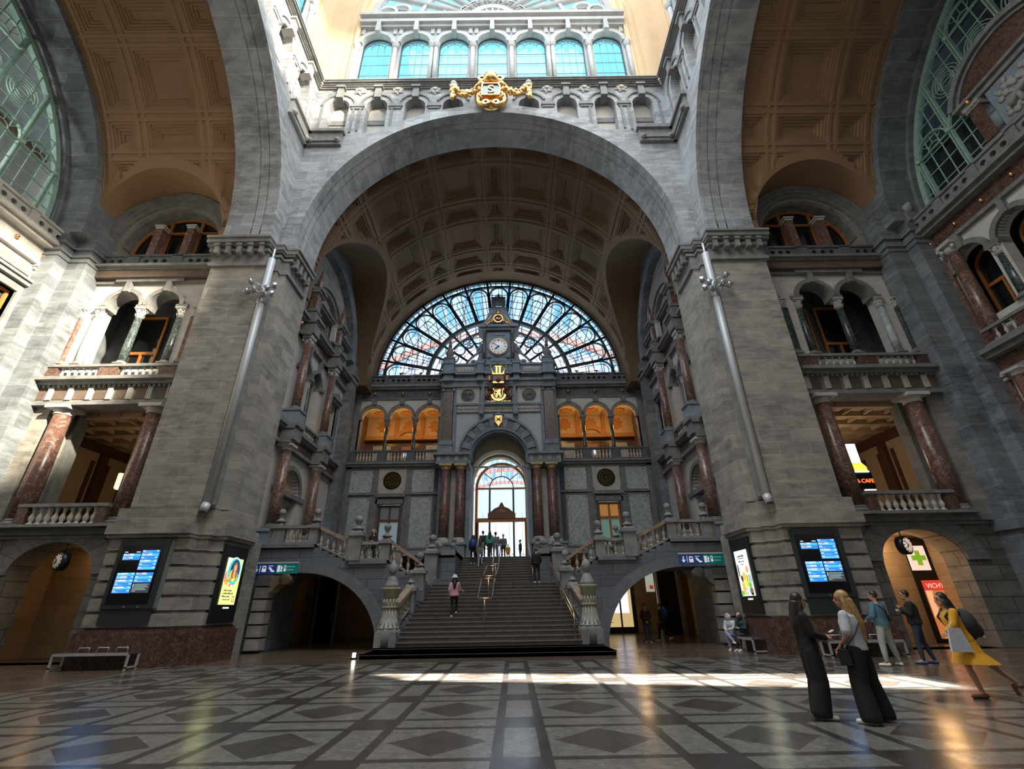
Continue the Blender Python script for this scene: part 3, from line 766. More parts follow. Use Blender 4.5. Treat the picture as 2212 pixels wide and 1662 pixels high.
# ------------------------------------------------------------------ end walls of the side arms
def end_wall(side):
    m = 1 if side == 'left' else -1; fr = EW[side]; S = side    # features at local x = m*u , u = distance from the arm axis
    def B(mb, u0, u1, *a): return mb.box(m*u0, m*u1, *a)
    zl = 18.9
    out = [(-10.6, 0), (10.6, 0), (10.6, 19)]+[(10.3*cos(pi*i/36), max(19, 18.6+10.3*sin(pi*i/36))) for i in range(37)]+[(-10.6, 19)]
    win = [(-9.6, zl), (9.6, zl)]+[(9.8*cos(pi*i/36), 18.6+9.6*sin(pi*i/36)) for i in range(2, 35)]
    holes = []
    if S == 'left': holes.append(rect(m*8.1, m*9.75, 12.4, 14.9) if m > 0 else rect(-9.75, -8.1, 12.4, 14.9)); holes.append(rect(3.2, 4.9, 12.4, 14.9))
    else:
        for u in (8.9, 6.8, 4.7): holes.append(archpoly(-u, .78, 12.5, 15.2))
    struct('wall_'+S, MB().flat([rect(-10.6, 10.6, 11.3, 18.9)]+holes, 0, .5), 'pale', fr)
    lo = [archpoly(m*5.2, 1.9, 4.7, 8.2), archpoly(m*0, 1.9, 4.7, 8.2)]
    struct('wall_'+S, MB().flat([rect(-10.6, 10.6, 0, 11.3)]+lo, 0, .5), 'pale', fr)
    w = MB(); w.box(-10.6, 10.6, -.25, 0, 0, 4.4); struct('wall_'+S, w, 'rustic', fr)
    t = MB()
    t.box(-10.6, 10.6, -.5, .1, 17.55, 17.75); t.box(-10.6, 10.6, -.7, .1, 17.75, 17.95); t.box(-10.6, 10.6, -.2, .1, 16.6, 16.78)
    t.box(-10.6, 10.6, -.45, .1, 10.75, 10.95); t.box(-10.6, 10.6, -.65, .1, 10.95, 11.15); t.box(-10.6, 10.6, -.2, .1, 10.0, 10.15); t.box(-10.6, 10.6, -.4, .1, 4.3, 4.6)
    t.box(-10.6, 10.6, .02, .5, 18.75, 18.95)
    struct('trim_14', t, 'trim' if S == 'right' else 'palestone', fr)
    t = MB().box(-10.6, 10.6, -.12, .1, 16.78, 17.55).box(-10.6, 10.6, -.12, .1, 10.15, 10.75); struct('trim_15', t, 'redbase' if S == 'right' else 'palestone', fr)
    p = MB(); cs = [u*m for u in (9.9, 9.45, 9.0, 8.1, 7.65, 7.2, 6.3, 5.85, 5.4, 4.5, 4.05, 3.6)]; pierced(p, -10.4, 10.4, -.5, -.3, 17.96, 18.55, cs)
    for u in (10.3, 8.55, 6.75, 4.95, 3.2): p.box(m*u-.2, m*u+.2, -.58, -.22, 17.95, 18.6)
    p.box(-10.5, 10.5, -.58, -.2, 18.55, 18.68)
    tag(p.build('parapet', 'trim' if S == 'right' else 'palestone', fr=fr), 'stone parapet with round holes below the green window of the %s arm' % S, 'parapet')
    for i in range(7 if S == 'right' else 4):
        u = 10.0-1.35*i
        o = MB().sphere((m*u, -.17, 17.15), .1, 10, 7); o.lathe([(.05, -.1), (.13, -.02), (.05, .04)], 0, 0, 10, M=T(m*u, -.1, 17.15) @ RX(90))
        tag(o.build('gilt_boss', 'gold', fr=fr), 'small gilt boss on the frieze of the end wall, %s arm' % S, 'boss', 'gilt bosses on the %s end wall frieze' % S)
    # green iron window
    wi = thing('window_5', None, None, fr); wi['kind'] = 'structure'
    g = MB(); g.arch(0, 18.6, 9.55, 9.8, .3, .55, .04, pi-.04, 50); g.box(-9.8, 9.8, .3, .5, 18.9, 19.0)
    us = [1.8*k for k in range(-5, 6)]
    for u in us:
        zt = 18.6+sqrt(max(0, 9.6**2-u*u)); main = True
        g.box(u-.09, u-.03, .22, .4, 19, zt); g.box(u+.03, u+.09, .22, .4, 19, zt)
    g.build('frame', 'verdigris', wi)
    g = MB()
    for k in range(-16, 17):
        u = .6*k; zt = 18.6+sqrt(max(0, 9.6**2-u*u)) if abs(u) < 9.6 else 19
        if k % 3: g.box(u-.02, u+.02, .32, .36, 19, zt)
    for z in [19.7+.85*i for i in range(11)]:
        x = sqrt(max(0, 9.6**2-(z-18.6)**2)); g.box(-x, x, .32, .36, z-.02, z+.02)
    for k in range(-5, 5):
        c = 1.8*(k+.5)
        if abs(c) > 8.8: continue
        for zz in (21.6, 25.6):
            if zz+1 > 18.6+sqrt(9.6**2-c*c): continue
            g.arch(c, zz, .78, .84, .2, .34, 0, pi, 14); g.arch(c, zz, .3, .34, .3, .34, 0, pi, 10)
            for a in (.8, pi/2, pi-.8): g.bar((c+.32*cos(a), .32, zz+.32*sin(a)), (c+.8*cos(a), .32, zz+.8*sin(a)), .03)
            g.box(c-.85, c+.85, .25, .36, zz-.03, zz+.03)
            for s in (-1, 1): g.sphere((c+s*.88, .2, zz), .13, 8, 6)
        if abs(c) < 7:
            for r in (.25, .4, .55, .7): g.arch(c, 23.9, r, r+.03, .28, .34, 0, 2*pi, 20)
    g.build('glazing_bar', 'verdigris', wi)
    MB().flat([win], .42, .43).build('pane', 'glass', wi)
    struct('wall_'+S, MB().arch(0, 18.6, 9.78, 13.2, .05, .5, 0, pi, 50), 'blue', fr)
    # gallery behind the green window
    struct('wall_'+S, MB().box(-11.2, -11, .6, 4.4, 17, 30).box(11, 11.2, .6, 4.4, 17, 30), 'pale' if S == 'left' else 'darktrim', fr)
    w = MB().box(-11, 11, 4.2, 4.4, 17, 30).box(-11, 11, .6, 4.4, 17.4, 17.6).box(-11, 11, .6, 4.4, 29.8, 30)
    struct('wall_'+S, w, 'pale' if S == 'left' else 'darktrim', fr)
    w = MB()
    for u in (8.5, 4.5, .5): w.box(m*u-.9, m*u+.9, 4.05, 4.2, 18.5, 21.2)
    for z in (21.8, 25): w.box(-11, 11, 3.9, 4.2, z, z+.3)
    struct('trim_16', w, 'brownwood', fr)
    if S == 'left':
        wi = thing('window_6', None, None, fr); wi['kind'] = 'structure'
        MB().flat([rect(8.1, 9.75, 12.4, 14.9), rect(8.22, 9.63, 12.5, 14.0), rect(8.22, 9.63, 14.1, 14.8)], .2, .32).build('frame', 'wood', wi)
        MB().box(8.1, 9.75, .34, .36, 12.4, 14.9).build('pane', 'darkglass', wi)
        t = MB().flat([rect(7.7, 10.12, 12.0, 15.25), rect(8.1, 9.75, 12.4, 14.9)], -.12, .2)
        t.box(7.5, 10.3, -.3, .1, 15.3, 15.5); t.box(7.45, 10.35, -.4, .1, 15.5, 15.62); t.prism([(8.0, 15.62), (8.2, 16.25), (9.65, 16.25), (9.85, 15.62)], -.2, .1); t.box(7.7, 10.1, -.35, .1, 11.8, 12.0)
        t.box(8.1, 9.75, -.28, -.18, 15.75, 16.15)
        struct('trim_17', t, 'trim', fr)
    else:
        for u in (7.85, 5.75): column('dark marble column with leafy capital on the right end wall, %s' % ('nearer the corner' if u > 7 else 'nearer the picture edge'), fr @ T(-u, .1, 0), 12.5, 15.15, .2, 'green', 'leaf', 'palestone', hc=.5)
        t = MB()
        for u in (8.9, 6.8, 4.7):
            t.arch(-u, 15.2, .78, 1.02, -.14, .3, seg=20); t.taper(-u-.14, -u+.14, -.22, .2, 15.95, 16.6, 0.02)
        for u in (9.95, 7.85, 5.75, 3.65): t.box(-u-.32, -u+.32, -.15, .4, 15.1, 15.3)
        struct('trim_17', t, 'trim', fr)
        for u in (8.9, 6.8, 4.7):
            wi = struct('window_6', MB().flat([archpoly(-u, .78, 12.5, 15.2), rect(-u-.68, -u-.05, 12.6, 14.2), rect(-u+.05, -u+.68, 12.6, 14.2), archpoly(-u, .68, 14.35, 15.2)], .9, 1.0), 'wood', fr)
            MB().flat([archpoly(-u, .78, 12.5, 15.2)], 1.02, 1.04).build('pane', 'darkglass', wi)
        balustrade('pale balustrade in front of the right end wall windows', fr @ T(0, -.35, 0), -9.6, -3.6, 11.2, 11.95, [(-9.6, -9.3), (-8.25, -7.45), (-6.15, -5.35), (-4.2, -3.6)], mat='trim', pmat='redbase')
        # pedimented aedicule with relief and small pediment bosses
        a = thing('carved_aedicule', 'stone aedicule with curved pediment and carved relief before the right green window', 'aedicule', fr @ T(-3.9, -.3, 18.7))
        k = MB().box(-2.3, 2.3, 0, .5, 0, .3).box(-2.2, 2.2, 0, .45, 2.4, 2.65).box(-2.4, 2.4, -.15, .5, 2.65, 2.8); k.build('base', 'trim', a)
        MB().arch(0, 1.9, 2.5, 2.75, -.15, .5, .38, pi-.38, 24).arch(0, 1.9, 2.35, 2.5, 0, .4, .42, pi-.42, 24).build('curved_pediment', 'trim', a)
        MB().flat([[(2.3*cos(.4+(pi-.8)*i/20), 1.9+2.4*sin(.4+(pi-.8)*i/20)) for i in range(21)]], .1, .3).build('tympanum', 'redbase', a)
        MB().box(-1.25, 1.25, .1, .4, .35, 2.35).build('panel', 'portal', a)
        r = MB(); random.seed(3)
        for i in range(70): r.sphere((random.uniform(-.95, .95), .08, random.uniform(.55, 2.15)), random.uniform(.06, .18), 7, 5, sc=(1, .5, 1))
        r.tube([(-.7, 0, .8), (-.3, -.05, 1.1), (.2, -.05, 1.2), (.7, 0, 1.0)], .13); r.tube([(-.3, 0, .6), (-.3, -.05, 1.1)], .09); r.tube([(.5, 0, .6), (.5, -.05, 1.1)], .09)
        r.build('relief', 'whitestone', a)
        for s in (-1, 1):
            MB().box(s*1.45, s*2.0, -.05, .4, .3, 2.1).build('side_pilaster', 'redbase', a)
            cp = MB().box(s*1.4, s*2.05, -.1, .4, 2.1, 2.4); [cp.sphere((s*(1.5+.16*i), -.1, 2.25), .1, 7, 5) for i in range(4)]; cp.build('capital', 'whitestone', a)
            MB().sphere((s*1.72, -.12, 2.55), .11, 8, 6).build('gilt_boss', 'gold', a)
    # corner column pairs
    for z0, z1, st, q in ((4.6, 10.0, 'doric', 'lower'), (11.15, 16.6, 'ionic', 'upper')):
        column('red marble %s column in the corner of the %s arm end wall' % (q, S), fr @ T(m*(9.35 if S == 'right' else 10.1), -.1 if S == 'right' else -.02, 0), z0, z1, .27 if S == 'right' else .2, 'red' if S == 'right' else 'palestone', st, 'palestone', 'portal' if S == 'right' else 'palestone')
        if S == 'right': column('flat red marble %s pilaster at the very corner of the right end wall' % q, fr @ T(-10.05, .1, 0), z0, z1, .26, 'red', st, 'palestone', 'portal', square=True, name='stone_pilaster')
    if S == 'right':
        o = thing('stone_vase', 'carved stone corner ornament on the parapet at the right arm corner', 'ornament', fr @ T(-10.1, -.45, 18.6))
        MB().box(-.3, .3, -.3, .3, 0, .5).build('pedestal', 'trim', o)
        MB().lathe([(.1, .5), (.3, .75), (.34, .95), (.2, 1.15), (.1, 1.3)], 0, 0, 12).sphere((-.25, 0, 1.0), .14).sphere((.25, 0, 1.0), .14).build('urn', 'whitestone', o)
        t = MB(); t.arch(-5.2, 8.2, 1.9, 2.15, -.1, .2, seg=24); t.arch(0, 8.2, 1.9, 2.15, -.1, .2, seg=24); t.box(-7.7, -7.1, -.15, .2, 7.9, 8.2)
        struct('trim_18', t, 'redbase', fr)
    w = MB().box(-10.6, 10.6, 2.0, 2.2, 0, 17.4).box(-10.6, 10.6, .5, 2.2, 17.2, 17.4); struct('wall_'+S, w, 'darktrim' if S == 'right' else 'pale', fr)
    struct('wall_'+S, MB().box(-10.9, -10.6, .4, 2.2, 0, 17.4).box(10.6, 10.9, .4, 2.2, 0, 17.4), 'darktrim', fr)
    # closing walls outside the view
    f2 = FR[S]; x = -11.5*m
    w = MB(); w.box(x, x-.4*m, 13.0, 22, 0, 25); struct('wall_'+S, w, 'stone', f2)
end_wall('left'); end_wall('right')
for s in (-1, 1):
    struct('wall_'+('left' if s < 0 else 'right'), MB().box(s*9.95, s*13.2, -5.2, -2.6, 0, 31.5), 'stone')
# ------------------------------------------------------------------ side walls of the stair arm
def arm_side(side):
    S = side; m = 1 if side == 'left' else -1
    fr = T(-11.6, 27, 0) @ RZ(90) if side == 'left' else T(11.6, 27, 0) @ RZ(-90)
    def X(u): return m*u
    def B(mb, u0, u1, *a): return mb.box(m*u0, m*u1, *a)
    # skins
    struct('wall_'+S, MB().flat([rect(-7, 7.6, 10.0, 17.3)]+[archpoly(X(u), .68, 11.3, 14.7) for u in (-1.85, -.15)]+[rect(X(u)-.6, X(u)+.6, 11.6, 14.8) for u in (-5.2, 3.2)], 0, .5), 'pale', fr)
    dh = archpoly(X(-1.0), 1.25, 4.4, 7.55)
    struct('wall_'+S, MB().flat([rect(-7, 7.6, 4.2, 10.0), dh], 0, .5), 'pale', fr)
    struct('wall_'+S, MB().flat([rect(-7, 7.6, 17.3, 26)]+[rect(X(-1.0)-1.15, X(-1.0)+1.15, 17.9, 19.5), rect(X(-5.2)-.5, X(-5.2)+.5, 17.9, 19.4), rect(X(3.2)-.5, X(3.2)+.5, 17.9, 19.4)], 0, .5), 'stone', fr)
    struct('wall_'+S, MB().box(-7, 7.6, .5, .7, 4, 26), 'darktrim', fr)
    w = MB(); B(w, 4.55, 5.6, -.55, .3, 4.2, 18.7); B(w, 5.6, 7.6, -.1, .3, 0, 18.7); struct('wall_'+S, w, 'blue', fr)
    w = MB(); B(w, 4.45, 5.7, -.65, .3, 17.3, 17.5); B(w, 4.45, 5.7, -.7, .3, 17.75, 17.9); struct('trim_19', w, 'blue', fr)
    # tier lines
    t = MB()
    for (z0, z1, d) in ((9.65, 9.85, .3), (10.45, 10.6, .42), (10.6, 10.78, .55), (16.35, 16.55, .25), (17.2, 17.35, .45), (17.35, 17.52, .6), (19.45, 19.6, .3), (19.6, 19.75, .42)):
        B(t, -7, 4.5, -d, .1, z0, z1)
        for u in (-3.1, 1.1): B(t, u-.5, u+.5, -d-.5, .1, z0, z1)
    for u in (-3.1, 1.1):
        B(t, u-.42, u+.42, -.95, .1, 9.85, 10.45); B(t, u-.4, u+.4, -.9, .1, 16.5, 17.2)
        B(t, u-.32, u+.32, -.75, .1, 17.52, 18.2); B(t, u-.38, u+.38, -.8, .1, 18.1, 18.22)
    for u in (-5.2, 3.2):
        B(t, u-.85, u+.85, -.35, .1, 14.95, 15.1); B(t, u-.78, u+.78, -.2, .1, 14.75, 14.95); B(t, u-.7, u+.7, -.22, .1, 11.3, 11.55); t.prism([(X(u)-.85, 15.1), (X(u)+.85, 15.1), (X(u), 15.6)], -.3, .1)
        for s in (-1, 1): B(t, u+s*.72-.12, u+s*.72+.12, -.14, .1, 11.5, 14.8)
    for u in (-1.85, -.15):
        t.arch(X(u), 14.7, .68, .9, -.14, .3, seg=18); t.taper(X(u)-.1, X(u)+.1, -.25, .2, 15.4, 16.4, 0.0)
    for u in (-2.75, -1.0, .75): B(t, u-.24, u+.24, -.18, .4, 14.5, 14.72)
    t.arch(X(-1), 7.55, 1.25, 1.5, -.12, .3, seg=20); B(t, -3, 1, -.1, .4, 7.3, 7.55)
    t.arch(X(-1.0), 18.75, 2.4, 2.62, -.45, .1, .42, pi-.42, 24); t.arch(X(-1.0), 18.75, 2.15, 2.4, -.3, .1, .42, pi-.42, 24)
    struct('trim_20', t, 'trim', fr)
    t = MB()
    B(t, -7, 4.5, -.2, .1, 9.85, 10.45); B(t, -7, 4.5, -.15, .1, 16.55, 17.2)
    struct('trim_21', t, 'redbase', fr)
    t = MB(); t.arch(X(-1.0), 18.75, 5.0, 5.9, -.5, .3, .0, pi, 36)
    struct('trim_22', t, 'blue', fr)
    p = MB(); pierced(p, -2.6 if m > 0 else -.6, .6 if m > 0 else 2.6, -.35, -.2, 17.55, 18.05, [X(u) for u in (-2.1, -1.75, -1.4, -.6, -.25, .1)], .11)
    tag(p.build('parapet', 'darktrim', fr=fr), 'small pierced parapet high on the %s wall of the stair hall' % S, 'parapet')
    # columns
    for u, q in ((-3.1, 'nearer the pier'), (1.1, 'nearer the clock facade')):
        b = MB(); B(b, u-.42, u+.42, -.95, .0, 4.4, 5.15); b.taper(X(u)-.48, X(u)+.48, -1.0, 0, 5.1, 5.25, .03)
        B(b, u-.42, u+.42, -.95, 0, 10.78, 11.5); B(b, u-.48, u+.48, -1.02, 0, 11.5, 11.6); B(b, u-.48, u+.48, -1.02, 0, 10.78, 10.9)
        struct('trim_23', b, 'portal', fr)
        column('tall red marble column on the %s stair hall wall, %s' % (S, q), fr @ T(X(u), -.5, 0), 5.2, 9.65, .29, 'red', 'doric', 'palestone')
        column('upper red marble column on the %s stair hall wall, %s' % (S, q), fr @ T(X(u), -.5, 0), 11.6, 16.4, .25, 'red', 'ionic', 'palestone')
        column('small marble pilaster below the pediment, %s stair hall wall, %s' % (S, q), fr @ T(X(u), -.4, 0), 18.2, 19.5, .2, 'red', 'doric', 'palestone', square=True, name='stone_pilaster')
        column('slimmer second pilaster below the pediment, %s stair hall wall, %s' % (S, q), fr @ T(X(u+(.62 if u < 0 else -.62)), -.3, 0), 18.1, 19.5, .15, 'red' if u < 0 else 'palestone', 'doric', 'palestone', square=True, name='stone_pilaster')
        o = MB(); o.lathe([(.16, 0), (.2, .1), (.12, .25), (.22, .5), (.2, .8), (.06, 1.5), (.01, 1.9)], 0, 0, 8)
        tag(o.build('finial', 'red', fr=fr @ T(X(u), -.5, 19.75)), 'red marble obelisk finial on the %s stair hall wall, %s' % (S, q), 'finial')
        o = MB().sphere((0, 0, 0), .12, 10, 7)
        tag(o.build('gilt_boss', 'gold', fr=fr @ T(X(u+(-1 if u < 0 else 1)*.9), -.3, 16.87)), 'gilt boss high on the %s stair hall wall, %s' % (S, q), 'boss')
    column('dark marble column between the twin arches of the %s stair hall wall' % S, fr @ T(X(-1.0), .1, 0), 11.3, 14.5, .15, 'green', 'leaf', 'palestone', hc=.5)
    balustrade('short balustrade below the twin arches of the %s stair hall wall' % S, fr @ T(0, -.3, 0), *sorted((X(-2.7), X(.7))), 10.78, 11.45, [tuple(sorted((X(-2.7), X(-2.3)))), tuple(sorted((X(.3), X(.7))))], mat='trim', pmat='redbase', sp=.24)
    # niche door
    d = struct('door_1', MB().box(X(-1)-.9, X(-1)+.9, .35, .5, 4.4, 7.0).box(X(-1)-1.2, X(-1)+1.2, .3, .5, 7.0, 7.25), 'palestone', fr)
    MB().box(X(-1)-.6, X(-1)+.6, .3, .36, 4.6, 6.7).build('panel', 'whitestone', d)
    struct('wall_'+S, MB().flat([archpoly(X(-1), 1.25, 7.2, 7.55)], .4, .5), 'cream', fr)
    # lower ground wall under the side landings
    struct('wall_'+S, MB().box(-7, 9.5, 0, .4, 0, 4.3), 'corridor', fr)
    w = MB()
    for u in (-4.6, -1.6, 1.4, 4.4):
        B(w, u-.35, u+.35, -.35, 0, 0, 3.3)
        for i in range(6): B(w, u-.42, u+.42, -.42, 0, .15+.5*i, .55+.5*i)
        B(w, u-.5, u+.5, -.6, 0, 3.3, 3.5)
    struct('trim_24', w, 'corridor', fr)
arm_side('left'); arm_side('right')
# ------------------------------------------------------------------ the great facade closing the stair arm
FF = T(0, 34.5, 0)
ga = [-10.05, -7.8, -5.6]
def facade():
    fr = FF
    outer = [(-12, 17.4), (12, 17.4), (12, 25), (-12, 25)]
    # wall around the fan window up to the vault
    o = [(-11.7, 17.4), (11.7, 17.4), (11.7, 30), (-11.7, 30)]
    lun = [(-10.35, 18.9), (10.35, 18.9)]+[(10.4*cos(pi*i/48), 18.6+10.35*sin(pi*i/48)) for i in range(2, 47)]
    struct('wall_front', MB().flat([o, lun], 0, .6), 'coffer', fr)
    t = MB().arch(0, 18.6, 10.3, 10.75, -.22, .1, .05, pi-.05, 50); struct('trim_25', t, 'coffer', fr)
    holes = []
    for s in (-1, 1):
        P = [(4.62, 11.6), (4.62, 15.2)]
        for c in sorted(-g for g in ga): P += [(c-.93*cos(pi*i/16), 15.4+.93*sin(pi*i/16)) for i in range(17)]
        P += [(11.05, 15.2), (11.05, 11.6)]
        holes.append([(s*x, z) for x, z in P])
    struct('wall_front', MB().flat([rect(-11.7, 11.7, 11.3, 17.4), [(-4.4, 11.3+.01), (-4.4, 17.39), (4.4, 17.39), (4.4, 11.3+.01)]]+holes, 0, .5), 'pale', fr)
    low = [rect(-8.85, -7.25, 4.5, 8.55), rect(7.25, 8.85, 4.5, 8.55), [(-4.4, 4.21), (-4.4, 11.29), (4.4, 11.29), (4.4, 4.21)]]
    struct('wall_front', MB().flat([rect(-11.7, 11.7, 4.2, 11.3)]+low, 0, .5), 'darktrim', fr)
    # panels of veined marble
    for s in (-1, 1):
        side = 'left' if s < 0 else 'right'
        for (x, hw, z0, z1, where) in ((10.2, .84, 9.55, 11.05, 'upper outer'), (5.85, .82, 9.55, 11.05, 'upper inner'), (10.25, .76, 5.5, 9.0, 'tall outer'), (5.75, .78, 5.5, 9.0, 'tall inner')):
            p = thing('marble_panel', 'veined pale marble panel, %s, %s side of clock facade' % (where, side), 'wall panel', fr @ T(s*x, -.02, 0))
            MB().box(-hw, hw, -.05, .05, z0, z1).build('slab', 'white_marble', p)
            MB().flat([rect(-hw-.14, hw+.14, z0-.14, z1+.14), rect(-hw, hw, z0, z1)], -.06, .05).build('border', 'palestone' if 'upper' in where else 'trim', p)
            k = MB(); [k.lathe([(.045, 0), (.03, .05)], 0, 0, 8, M=T(a*(hw-.14), -.05, b) @ RX(90)) for a in (-1, 1) for b in (z0+.14, z1-.14)]; k.build('stud', 'iron', p)
        v = thing('round_vent', 'dark bronze round grille in a pale square frame, %s side of clock facade' % side, 'grille', fr @ T(s*8.0, -.05, 10.27))
        MB().flat([rect(-.95, .95, -.9, .9), circ(0, 0, .68, 28)], -.08, .05).flat([rect(-1.02, 1.02, -.97, .97), rect(-.9, .9, -.85, .85)], -.14, .05).build('frame', 'palestone', v)
        MB().lathe([(.7, -.04), (.7, .02)], 0, 0, 28, M=RX(90)).build('backing', 'black', v)
        g = MB()
        for r in (.1, .3, .5, .66): g.arch(0, 0, r-.035, r+.035, -.1, -.02, 0, 2*pi, 28)
        for i in range(16): a = i*pi/8; g.bar((.12*cos(a), -.06, .12*sin(a)), (.66*cos(a), -.06, .66*sin(a)), .03)
        for i in range(16): a = (i+.5)*pi/8; g.sphere((.4*cos(a), -.07, .4*sin(a)), .05, 6, 4)
        g.build('grille', 'bronze', v)
    # mouldings
    t = MB()
    for s in (-1, 1):
        for (z0, z1, d) in ((9.2, 9.38, .18), (11.15, 11.3, .2), (11.3, 11.45, .42), (11.45, 11.62, .55), (16.9, 17.0, .12), (17.75, 17.9, .35), (17.9, 18.08, .5), (5.2, 5.32, .12)):
            t.box(s*4.5, s*11.65, -d, .1, z0, z1)
        t.box(s*4.5, s*11.65, -.1, .1, 4.3, 5.2)
        for x in (9.25, 6.78): t.box(s*(x-.24), s*(x+.24), -.14, .1, 9.38, 11.15); t.box(s*(x-.3), s*(x+.3), -.2, .1, 9.2, 9.5); t.box(s*(x-.28), s*(x+.28), -.12, .1, 5.3, 9.2)
        t.box(s*6.9, s*9.2, -.22, .1, 9.05, 9.25); t.box(s*7.0, s*9.1, -.12, .1, 8.55, 8.9)
        t.box(s*11.15, s*11.65, -.2, .1, 4.3, 18)
        t.box(s*4.5, s*11.2, -.4, .1, 18.05, 18.2)
        for c in ga:
            t.arch(s*c, 15.4, .92, 1.14, -.12, .3, seg=20); t.box(s*c-.18, s*c+.18, -.22, .1, 16.45, 16.95)
        for x in (11.15, 8.93, 6.7, 4.6): t.box(s*x-.24, s*x+.24, -.1, .4, 15.2, 15.4)
        t.box(s*4.4, s*4.8, -.1, .5, 11.6, 15.3)
        t.box(s*11.0, s*11.2, .0, .5, 11.6, 15.3)
    struct('trim_26', t, 'trim', fr)
    t = MB()
    for s in (-1, 1): t.box(s*4.5, s*11.5, -.08, .1, 17.0, 17.75)
    struct('trim_27', t, 'darktrim', fr)
    for s in (-1, 1):
        side = 'left' if s < 0 else 'right'
        nm = ['outermost', 'middle', 'innermost']
        for i, c in enumerate(ga):
            o = MB().sphere((0, -.14, 0), .1, 10, 7).lathe([(.06, 0), (.15, .03), (.08, .1)], 0, 0, 12, M=RX(90))
            tag(o.build('gilt_boss', 'gold', fr=fr @ T(s*c, -.1, 17.4)), '%s gilt boss above the %s gallery arches of the clock facade' % (nm[i], side), 'boss')
        for x, q in ((8.93, 'outer'), (6.7, 'inner')):
            column('slim dark column, %s one of the %s gallery in the clock facade' % (q, side), fr @ T(s*x, .15, 0), 11.62, 15.2, .15, 'green', 'leaf', 'trim', hc=.62)
        balustrade('balustrade of the %s gallery in the clock facade' % side, fr @ T(0, -.3, 0), *sorted((s*4.6, s*11.3)), 11.62, 12.55, [tuple(sorted((s*a, s*b))) for a, b in ((4.6, 4.9), (6.4, 7.05), (8.6, 9.25), (10.9, 11.3))], mat='darktrim', sp=.23)
        p = MB(); pierced(p, *sorted((s*4.5, s*11.2)), -.35, -.2, 18.25, 18.8, [s*(5.3+.42*i) for i in range(14) if i % 5 != 4], .12)
        for x in (4.8, 7.1, 9.2, 11.1): p.box(s*x-.16, s*x+.16, -.42, -.12, 18.2, 18.85)
        p.box(s*4.5, s*11.3, -.42, -.12, 18.85, 18.98)
        tag(p.build('parapet', 'darktrim', fr=fr), 'pierced parapet below the %s half of the fan window' % side, 'parapet')
        for i, x in enumerate((6.45, 8.1)):
            l = thing('spotlight', 'bright round spotlight on the parapet left of the clock tower, %s' % ('nearer the tower' if i == 0 else 'farther from the tower') if s < 0 else 'bright round spotlight on the parapet right of the clock tower, %s' % ('nearer the tower' if i == 0 else 'farther from the tower'), 'lamp', fr @ T(s*x, -.3, 19.2))
            MB().lathe([(.05, -.22), (.05, -.1), (.14, 0), (.16, .1)], 0, 0, 12).build('housing', 'black', l)
            MB().sphere((0, -.1, .12), .13, 12, 8).build('bulb', 'whitelamp', l)
        # gallery room
        x0, x1 = sorted((s*4.4, s*11.6))
        struct('floor', MB().box(x0, x1, .4, 4.4, 11.3, 11.55), 'trim', fr)
        struct('wall_front', MB().box(x0, x1, 3.6, 3.8, 11.5, 17).box(s*11.5, s*11.6, .5, 3.8, 11.5, 17).box(s*4.4, s*4.5, .5, 3.8, 11.5, 17), 'redbase', fr)
        # barrel-like panelled ceiling with stars
        cl = MB().box(x0, x1, .5, 3.8, 16.6, 16.7).box(x0, x1, 3.3, 3.6, 14.9, 16.7)
        struct('ceiling', cl, 'cream', fr)
        st = MB()
        for c in ga:
            star = [(s*c+(.62 if i % 2 == 0 else .42)*cos(i*pi/8+.2), 15.85+(.62 if i % 2 == 0 else .42)*sin(i*pi/8+.2)) for i in range(16)]
            st.flat([star], 3.22, 3.3)
            o_ = MB().flat([[(a, b) for a, b in [(s*c+(.6 if i % 2 == 0 else .4)*cos(i*pi/8+.2), 2.+(.6 if i % 2 == 0 else .4)*sin(i*pi/8+.2)) for i in range(16)]]], 16.52, 16.6)
            st.add([(x, z, y) for x, y, z in o_.v], o_.f)
        for q in (8.93, 6.7): st.box(s*q-.15, s*q+.15, .5, 3.6, 16.45, 16.62); st.box(s*q-.15, s*q+.15, 3.15, 3.5, 15, 16.6)
        st.box(x0, x1, 3.1, 3.6, 14.6, 14.95); st.arch(s*7.8, 14.3, 1.0, 1.35, 3.05, 3.5, .35, pi-.35, 16)
        struct('trim_28', st, plainbrown, fr)
        for q, wn in ((10.1, 'outer'), (5.6, 'inner')):
            tag(MB().box(s*q-.75, s*q+.75, 3.5, 3.6, 12.0, 14.2).build('marble_panel', 'white_marble', fr=fr), 'pale marble panel at the back of the %s gallery, %s side of its door' % (side, wn), 'wall panel')
        d = struct('door_2', MB().flat([rect(s*7.8-.6, s*7.8+.6, 11.5, 14.1), rect(s*7.8-.42, s*7.8-.04, 13.1, 13.85), rect(s*7.8+.04, s*7.8+.42, 13.1, 13.85)], 3.45, 3.6), 'wood', fr)
        MB().box(s*7.8-.45, s*7.8+.45, 3.55, 3.58, 13.0, 13.9).build('pane', emis('gallery_door_light', (.65, .85, 1.), 1.1), d)
        # ground windows of the facade
        wi = struct('window_7', MB().flat([rect(s*8.05-.8, s*8.05+.8, 4.4, 8.5), rect(s*8.05-.68, s*8.05-.07, 5.0, 7.3), rect(s*8.05+.07, s*8.05+.68, 5.0, 7.3), rect(s*8.05-.68, s*8.05-.07, 7.5, 8.35), rect(s*8.05+.07, s*8.05+.68, 7.5, 8.35)], .2, .32), 'brownwood' if s < 0 else 'wood', fr)
        MB().box(s*8.05-.75, s*8.05+.75, .3, .33, 4.6, 7.4).build('pane', 'milkglass' if s < 0 else 'tealglass', wi)
